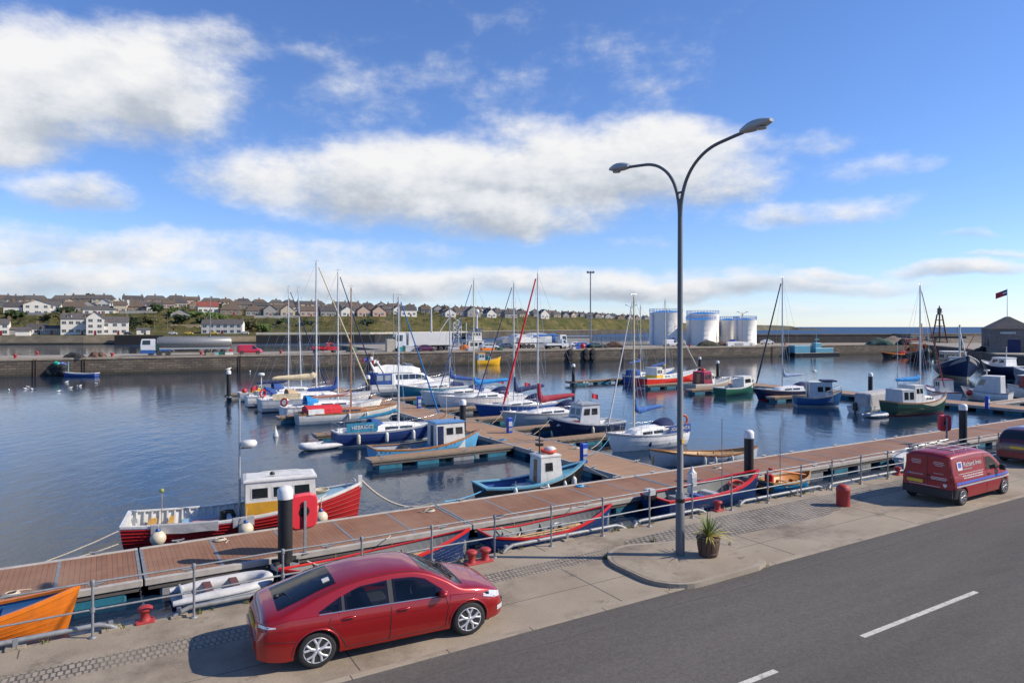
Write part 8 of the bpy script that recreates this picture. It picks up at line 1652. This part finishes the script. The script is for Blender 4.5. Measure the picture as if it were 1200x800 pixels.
# row along the top of the bank
for px, d, w, h, rh, wc, rc, st, ch, nw, so, lb in ((27, 92, 13.5, 6.6, 2.6, 1, 0, 'gy', 0, 3, 2, 'big white gabled villa on top of the bank'), (4, 90, 9, 5, 2.8, 1, 2, 'gx', 1, 3, 1, 'white house with dark roof at the frame edge on top of the bank'), (49, 96, 9.5, 5.8, 2.4, 1, 0, 'gx', 0, 3, 2, 'white wing joined to the right of the gabled villa'), (70, 120, 15, 3.6, 3.4, 2, 1, 'hip', 1, 3, 1, 'wide brown roofed bungalow behind the white terrace'), (97, 95, 17, 3.4, 2.2, 1, 0, 'gx', 0, 4, 1, 'long white bungalow with wide windows on top of the bank'),
        (133, 100, 7, 5.5, 2.4, 0, 1, 'gx', 1, 2, 1, 'narrow cream house beside the long white bungalow'), (150, 108, 10, 4, 3, 3, 1, 'hip', 1, 3, 1, 'brown house with chimney above the tanker cab, top of the bank'), (172, 104, 9, 4.2, 2.8, 1, 2, 'gx', 1, 3, 1, 'white house with dark roof above the hose box, top of the bank'), (200, 72, 10, 3.4, 2.8, 2, 0, 'gy', 1, 2, 1, 'lone grey house halfway down the bank'), (232, 100, 12, 5.0, 3.0, 1, 3, 'gx', 1, 4, 1, 'white house with red roof on top of the bank'), (258, 96, 13, 3.6, 3.6, 3, 1, 'hip', 1, 3, 1, 'brown hipped bungalow right of the red roofed house'), (288, 98, 10, 3.6, 3.4, 2, 1, 'hip', 1, 3, 1, 'grey bungalow with brown hipped roof above the red van'), (309, 94, 8.5, 4.6, 3.4, 2, 0, 'gy', 1, 2, 1, 'grey gable-fronted house at the corner above the grassy bank'), (329, 92, 9, 4.6, 3.4, 0, 0, 'gy', 1, 2, 1, 'cream gable-fronted house beside the leftmost mast'), (352, 94, 11, 4.2, 3.2, 4, 1, 'gx', 2, 3, 1, 'pinkish house above the bank behind the leaning mast'), (376, 96, 10, 4.0, 3.2, 2, 2, 'gx', 1, 3, 1, 'grey house with dark roof above the bank behind the red pickup'),
        (400, 95, 9, 4.0, 3.2, 1, 0, 'gy', 1, 2, 1, 'white gable-fronted house above the bank beside the wooden mast'), (419, 95, 9, 4.2, 3.3, 4, 1, 'gy', 1, 2, 1, 'pink gable-fronted house above the bank over the motor cruiser'), (437, 95, 9, 4.2, 3.3, 4, 1, 'gy', 1, 2, 1, 'second pink gable-fronted house, right of the first above the cruiser'), (470, 100, 12, 5, 3.2, 1, 2, 'gx', 2, 3, 1, 'white house with dark roof above the lorry trailer'), (548, 105, 12, 5, 4.4, 2, 2, 'gy', 0, 2, 1, 'tall dark roofed house standing up beside the bright blue covered mast'), (522, 100, 9, 4, 3, 1, 0, 'gy', 1, 2, 1, 'white gabled house above the rear of the lorry trailer'), (571, 100, 9, 4.2, 3.6, 1, 2, 'gy', 0, 2, 1, 'white gabled house above the yellow fishing boat'), (592, 100, 13, 4.2, 3, 2, 2, 'gx', 1, 3, 1, 'long grey house above the silver estate car'), (634, 95, 10, 5.5, 4.5, 1, 2, 'gy', 0, 2, 1, 'white gabled house on the clifftop right of the maroon covered mast')):
    house(px, d, w, 8.5, h, rh, wc, rc, st, '', 28, ch, nw, so, lb)
# shore buildings
def SP(px, d=16, z=4.3): y = shoreY(px)+d; return Vector(((px-600)/800*y, y, z))
house(0, 0, 14.5, 8.5, 8.0, 2.8, 1, 0, 'gx', '', 28, 2, 5, 2, 'three storey white terrace with dormers on the far shore', SP(71), group='shore buildings', dormers=2)
house(0, 0, 7.5, 9.5, 8.2, 3.2, 1, 0, 'gy', '', 28, 0, 2, 3, 'white gable-fronted end of the terrace on the far shore', SP(101, 14), group='shore buildings')
house(0, 0, 11.5, 7.5, 6.4, 2.8, 1, 0, 'gx', '', 28, 2, 3, 2, 'two storey white house with two chimneys right of the terrace', SP(119), group='shore buildings')
house(0, 0, 6, 5, 2.6, .8, 1, 0, 'gx', '', 28, 0, 1, 1, 'small white flat outbuilding right of the two storey house', SP(160, 17), group='shore buildings')
house(0, 0, 20.5, 7, 5.6, 2.4, 1, 0, 'gx', '', 12, 2, 6, 2, 'long white cottage row with grey roof behind the tanker', SP(236, 26), group='shore buildings')
house(0, 0, 8, 6, 3.2, 2.4, 1, 2, 'gx', '', 28, 1, 3, 1, 'low white cottage with dark roof left of the terrace', SP(31, 18), group='shore buildings')
house(0, 0, 9, 6, 2.8, 1.0, 2, 0, 'gx', '', 28, 0, 1, 1, 'low grey garage beside the low white cottage', SP(9, 14), group='shore buildings', wins=False)
house(0, 0, 6, 6, 5.4, 2.4, 1, 0, 'gx', '', 28, 2, 2, 2, 'white two storey house at the left frame edge on the shore', SP(-8, 12), group='shore buildings')
house(0, 0, 5.5, 4, 2.4, .6, 1, 0, 'gx', '', 28, 0, 1, 1, 'small white hut on the shore wall left of the terrace', SP(18, 4, 3.9), group='shore buildings', wins=False)
house(0, 0, 8, 6, 3.4, 1.2, 2, 2, 'gx', '', 28, 0, 2, 1, 'dark fronted workshop between cottage and terrace', SP(49, 18), group='shore buildings')
# vehicles and walls on the far shore
for px, d, col, lb in ((197, 12, (.6, .6, .6), 'white car on the far shore left of the cottage row'), (216, 11, (.7, .45, .02), 'yellow car on the far shore left of the cottage row'), (245, 13, (.7, .45, .02), 'yellow car in front of the cottage row'), (282, 22, (.6, .6, .6), 'white van at the right end of the cottage row'), (145, 10, (.04, .04, .05), 'black car in front of the two storey white house')):
    t = thing('parked_car', lb, 'car', SP(px, d, 4.35), R(15)); c = Car(t, 4.3, 1.75, CT(4.3), BE(4.3), .8, 3.5, .33, carpaint('shore_%d' % px, col), zb=.25, tumble=.3, edge=.1); c.body(26); c.side((.9, 2.9, lambda x: c.belt(x)+.03, lambda x: max(c.belt(x)+.06, c.rootz(x)-.04)), CGLASS, 'window', .01, nx=6)
    for s_ in (1, -1):
        for xc in (.8, 3.5): wheel(t, xc, s_*.78, .33, .2, s_, detail=False)
mb = MB(); 
for i in range(18): pass
def gardenwall(px0, px1, d, h, m, label):
    mb = MB(); A = []; B = []; n = 12
    vs = []
    for i in range(n+1):
        p = HP(px0+(px1-px0)*i/n, d); vs.append([(p.x, p.y, p.z-.6), (p.x, p.y, p.z+h), (p.x, p.y+.5, p.z+h), (p.x, p.y+.5, p.z-.6)])
    mb.loft(vs, m, closed=True, cap=True); tag(mb.build('garden_wall'), label, 'wall')
gardenwall(20, 68, 86, 1.6, PALE, 'pale wall below the white gabled villa'); gardenwall(140, 185, 92, 1.6, PALE, 'pale wall on the bank above the tanker cab'); gardenwall(298, 350, 84, 1.5, PALE, 'pale wall along the top of the grassy bank')
gardenwall(200, 235, 52, 1.2, TAN, 'tan stone wall left of the cottage row')
# ------------------------------------------------------------------ trees and bushes on the bank
TRK = mat('bark', (.07, .05, .035), .95); LF = [mat('leaf_dark', (.022, .040, .014), .8, var=.5, scale=.8), mat('leaf_mid', (.045, .075, .02), .8, var=.5, scale=.8), mat('leaf_bright', (.09, .14, .03), .8, var=.4, scale=.8), mat('leaf_olive', (.09, .085, .03), .85, var=.4, scale=.8)]
def bush(px, d, w, h, m, label, name='bush', n=420, trunk_=False, cat='bush'):
    t = thing(name, label, cat, HP(px, d, -.2)); mb = MB(); r_ = random.Random(px*7+int(d)); lob = [(r_.uniform(-.35, .35)*w, r_.uniform(-.25, .25)*w, r_.uniform(.3, .72)*h, r_.uniform(.22, .36)) for _ in range(7)]
    for _ in range(n):
        lx, ly, lz, lr = r_.choice(lob); a, e = r_.uniform(0, 6.283), r_.uniform(-1.2, 1.4); q = r_.uniform(.6, 1.05)
        c = Vector((lx+math.cos(a)*math.cos(e)*lr*w*q, ly+math.sin(a)*math.cos(e)*lr*w*q, max(.1, lz+math.sin(e)*lr*h*q*.9))); s = r_.uniform(.25, .5)*min(1.6, w/5)
        u1 = Vector((r_.uniform(-1, 1), r_.uniform(-1, 1), r_.uniform(-1, 1))).normalized()*s; u2 = u1.orthogonal().normalized()*s*.8
        mb.add([c-u1-u2, c+u1-u2, c+u1*.7+u2, c-u1*.7+u2], [(0, 1, 2, 3)], m)
    mb.build('crown', t, recalc=False); mb = MB()
    mb.tube([(0, 0, -.5), (.05*w, 0, h*.35), (.1*w, .05*w, h*.6)], [.05*w, .035*w, .015*w], TRK, 6); mb.tube([(0, 0, h*.2), (-.2*w, .05*w, h*.55)], [.03*w, .012*w], TRK, 5); mb.build('trunk', t)
for px, d, w, h, m, lb in ((152, 46, 9, 8.5, 0, 'dark rounded tree right of the two storey white house'), (20, 78, 12, 5, 1, 'green hedge-like bush below the white gabled villa'), (185, 88, 8, 6, 1, 'green bushes above the tanker hose box'), (205, 80, 7, 5, 2, 'bright green bush left of the lone grey house'), (213, 60, 9, 6, 0, 'dark bush in front of the lone grey house'), (224, 78, 13, 4, 2, 'bright green bush patch right of the lone grey house'), (250, 76, 12, 4, 2, 'bright green bushes below the red roofed house'), (240, 62, 8, 4, 1, 'mid green bush above the cottage row'), (290, 45, 11, 8, 3, 'olive tree at the right end of the cottage row'), (308, 38, 9, 5, 2, 'green bushes at the foot of the grassy bank'), (105, 225, 8, 9, 0, 'dark tree on the skyline above the terrace gable'), (60, 75, 10, 4, 3, 'olive bushes behind the low white cottage'), (75, 100, 8, 5, 0, 'dark bush beside the brown roofed bungalow'), (252, 130, 8, 8, 0, 'dark tree behind the red roofed house'), (360, 60, 8, 3, 0, 'dark scrub patch on the grassy bank behind the masts'), (430, 62, 8, 3, 0, 'dark scrub on the grassy bank above the cruiser'), (176, 62, 8, 4, 3, 'olive scrub on the bank above the tanker cab'), (330, 66, 7, 3, 1, 'green scrub on the grassy bank beside the leftmost mast')):
    bush(px, d, w, h, LF[m], lb, 'tree' if h > 7.5 else 'bush', 420, cat='tree' if h > 7.5 else 'bush')
# street poles on the hill
for px, d, top, lb in ((181, 44, 15, 'thin lamp post on the shore road above the tanker cab'), (196, 44, 14, 'thin lamp post on the shore road right of the tanker cab'), (145, 40, 13, 'thin lamp post beside the dark rounded tree'), (112, 44, 13, 'thin lamp post at the terrace gable')):
    p = HP(px, d); pole(0, 0, p.z+8, lb, None, .09, pos=p)
for o in []:
    if o.type == 'MESH' and len(o.data.polygons) == 0: bpy.data.objects.remove(o)
# ------------------------------------------------------------------ clutter, shrubs, weeds
r7 = random.Random(77)
def leafclump(mb, c, w, h, n, ms, s0):
    lob = [(r7.uniform(-.4, .4)*w, r7.uniform(-.3, .3)*w, r7.uniform(.15, .7)*h, r7.uniform(.2, .38)) for _ in range(4)]
    for _ in range(n):
        lx, ly, lz, lr = r7.choice(lob); a, e = r7.uniform(0, 6.283), r7.uniform(-1.1, 1.5); q = r7.uniform(.5, 1.1)
        p = c+Vector((lx+math.cos(a)*math.cos(e)*lr*w*q, ly+math.sin(a)*math.cos(e)*lr*w*q, max(.05, lz+math.sin(e)*lr*h*q))); s = r7.uniform(.5, 1.1)*s0
        u1 = Vector((r7.uniform(-1, 1), r7.uniform(-1, 1), r7.uniform(-1, 1))).normalized()*s; u2 = u1.orthogonal().normalized()*s*.7
        mb.add([p-u1-u2, p+u1-u2, p+u1*.6+u2, p-u1*.6+u2], [(0, 1, 2, 3)], r7.choice(ms))
mb = MB()
for _ in range(190):
    px = r7.uniform(-15, 520); d = r7.choice([r7.uniform(96, 130), r7.uniform(130, 230)]); leafclump(mb, HP(px, d, -.2), r7.uniform(2, 6), r7.uniform(1.5, 4.2), 34, [LF[0], LF[1], LF[3]], .38)
for _ in range(150):
    px = r7.uniform(-15, 760); d = r7.uniform(44, 84); leafclump(mb, HP(px, d, -.3), r7.uniform(2, 7), r7.uniform(.7, 2.0), 30, [LF[0], LF[3], LF[3], LF[1]], .36)
tag(mb.build('hillside_shrubs', recalc=False), 'low green and olive shrubs scattered between the houses and over the bank', 'shrubs', kind='stuff')
mb = MB(); LM7 = [LF[1], LF[2], LEAFY]
def tuft(u, v, z, k, h):
    for _ in range(k):
        a = r7.uniform(0, 6.283); l = h*r7.uniform(.5, 1.2); b = UV(u+r7.uniform(-.06, .06), v+r7.uniform(-.05, .05), z); tip = b+Vector((math.cos(a)*l*.6, math.sin(a)*l*.6, l)); sd_ = Vector((-math.sin(a), math.cos(a), 0))*.008
        mb.add([b-sd_, b+sd_, tip], [(0, 1, 2)], r7.choice(LM7))
for _ in range(70): tuft(r7.uniform(-8, 34), 15.42+r7.uniform(-.06, .05), ZQ, 14, .12)
for _ in range(14): tuft(r7.uniform(10.9, 14.2), 11.3+r7.uniform(-.05, .03), ZQ, 8, .07)
for u, v in ((14.55, 13.9), (14.4, 12.7), (11.0, 13.7), (12.0, 14.1), (13.0, 14.1), (14.2, 13.4)): tuft(u, v, ZQ, 26, .16)
tag(mb.build('weeds', recalc=False), 'small weeds and grass tufts along the quay edge and island', 'weeds', kind='stuff')
def coil(loc, label, m, r=.22, k=4):
    mb = MB(); P = []
    for i in range(k*14+1):
        a = 6.283*i/14; rr_ = r*(1-.10*(i/14)); P.append((rr_*math.cos(a), rr_*math.sin(a), .025+.012*(i/14)+r7.uniform(0, .006)))
    P += [(r*1.4, .1, .02), (r*2.1, -.15, .02)]
    mb.tube(P, .018, m, 5); return tag(mb.build('rope_coil', loc=loc, rotz=r7.uniform(0, 6)), label, 'rope', 'rope coils on the pontoons')
for (u, v), lb, m in (((3.6, 26.2), 'pale rope coil on the quay pontoon beside the red fishing boat', ROPE), ((11.6, 25.9), 'pale rope coil on the quay pontoon left of the blue rope', ROPE), ((19.5, 26.2), 'blue rope coil on the quay pontoon near the walkway junction', ROPEB), ((25.4, 34.5), 'pale rope coil on the walkway beside the white lettered yacht', ROPE), ((23.1, 39.6), 'blue rope coil on the walkway beside the light blue boat bow', ROPEB), ((-2.2, 23.9), 'pale rope coil on the quay pontoon above the orange boat', ROPE), ((28.4, 25.8), 'pale rope coil on the quay pontoon behind the small bright blue boat', ROPE)):
    coil(UV(u, v, ZD), lb, m)
def line(a, b_, sag, label, m=ROPE, r=.016): rope(a, b_, sag, m, label, r, 10)
line(UV(8.3, 22.2, .95), UV(8.9, 23.3, ZD+.12), .05, 'short rope tying the rowing boat behind the red car to the pontoon'); line(UV(16.6, 22.0, .95), UV(17.0, 23.3, ZD+.12), .05, 'short rope tying the rowing boat with yellow oars to the pontoon')
line(UV(21.2, 23.0, .8), UV(20.4, 23.3, ZD+.12), .03, 'short rope tying the navy open boat stern to the pontoon'); line(UV(27.2, 22.4, 1.2), UV(28.4, 23.3, ZD+.12), .08, 'short rope tying the navy open boat bow to the pontoon')
line(UV(20.8, 27.9, 1.3), UV(21.6, 26.65, ZD+.12), .05, 'short rope from the black hulled boat bow to the pontoon'); line(UV(21.3, 39.8, 1.4), UV(22.7, 39.2, ZD+.12), .06, 'rope from the light blue boat bow to the walkway')
line(UV(21.5, 46.2, 1.3), UV(22.7, 44.8, ZD+.12), .1, 'rope from the navy yacht bow to the walkway'); line(UV(28.0, 41.0, 1.6), UV(25.8, 40.0, ZD+.12), .1, 'rope from the navy and white fishing boat bow to the walkway'); line(UV(27.4, 46.9, 1.5), UV(25.8, 46.0, ZD+.12), .1, 'rope from the maroon covered yacht bow to the walkway')
line(UV(28.4, 53.4, 1.4), UV(25.8, 53.6, ZD+.12), .1, 'rope from the blue and white yacht bow to the walkway'); line(UV(-1.0, 22.4, .9), UV(-1.6, 23.3, ZD+.12), .04, 'short rope tying the orange boat to the pontoon')
YC_ = mat('yellow_cable', (.55, .38, .04), .7)
for (a, b_, lb) in ((G(684, 542, ZD)+Vector((0, 0, .5)), UV(28.6, 34.9, 1.2), 'blue shore power cable from the nearest blue pedestal to the white yacht'), (G(597, 507, ZD)+Vector((0, 0, .5)), UV(28.0, 46.0, 1.3), 'blue shore power cable from the blue pedestal to the maroon covered yacht')):
    rope(a, b_, .45, ROPEB, lb, .014, 14)
for k, (u, v, m, lb) in enumerate(((31.5, 36.35, WHITE, 'white fender on the finger side of the white lettered yacht'), (31.0, 33.9, NAVY, 'navy fender hanging amidships on the white lettered yacht'), (32.8, 33.95, WHITE, 'white fender hanging near the stern of the white lettered yacht'), (31, 45.4, WHITE, 'white fender hanging amidships on the maroon covered yacht'), (33.2, 45.4, NAVY, 'navy fender near the stern of the maroon covered yacht'), (31, 51.9, WHITE, 'white fender hanging amidships on the blue and white yacht'), (18, 56.75, WHITE, 'white fender amidships on the red covered wooden yacht'), (19.6, 56.85, WHITE, 'white fender near the bow of the red covered wooden yacht'), (30.8, 39.75, CREAM, 'cream fender amidships on the navy and white fishing boat'))):
    fender(UV(u, v, .55), lb, m, .5, .11)
def ensign(root, x, y, z, h, m):
    mb = MB(); mb.tube([(x, y, z), (x-.12, y, z+h)], .014, STEEL, 5)
    for k in range(5):
        f = lambda q: (x-.12-.13*q, y+.05*math.sin(q*1.4), z+h-.03*q)
        a, b_ = f(k), f(k+1); mb.add([a, b_, (b_[0], b_[1], b_[2]-.42), (a[0], a[1], a[2]-.42)], [(0, 1, 2, 3)], m if k < 3 else MATS['flag_red'])
    mb.build('flag', root, recalc=False)
for o in list(bpy.data.objects):
    if o.get('label', '').startswith('large white flybridge'): ensign(o, 1.0, -1.2, 2.8, 1.6, WHITE); ensign(o, .6, 1.0, 2.8, 1.7, MATS['flag_blue'])
    if o.get('label', '').startswith(('large pale yacht', 'white yacht with royal', 'white yacht with bright', 'pale grey yacht')): ensign(o, .1, .5, 1.2, 1.3, MATS['flag_red'])
mb = MB(); mb.bbox(-.3, .3, -.2, .2, 0, .32, BLUE, .03); tag(mb.build('fish_box', loc=UV(6.3, 29.1, .3), rotz=.3), 'blue fish box inside the red fishing boat', 'box')
for k, (x, y, m, lb) in enumerate(((2.2, .2, NETD, 'dark net heap inside the light blue fishing boat'), (1.1, .1, CREEL, 'brown creel heap in the stern of the black hulled boat'))):
    o = LB if k == 0 else None
    if o: heap(o.matrix_basis @ Vector((x, y, .36)), 1.0, .9, .4, m, lb)
for o in list(bpy.data.objects):
    if o.type == 'MESH' and len(o.data.polygons) == 0: bpy.data.objects.remove(o)
seen = {}
for o in bpy.data.objects:
    if o.parent is None and o.get('label') and o.get('kind') != 'structure':
        l = o['label']; seen.setdefault(l, []).append(o.name)
        if len(l.split()) > 16 or len(l.split()) < 4: print('LEN', len(l.split()), l)
for l, n in seen.items():
    if len(n) > 1: print('DUP', n, l)
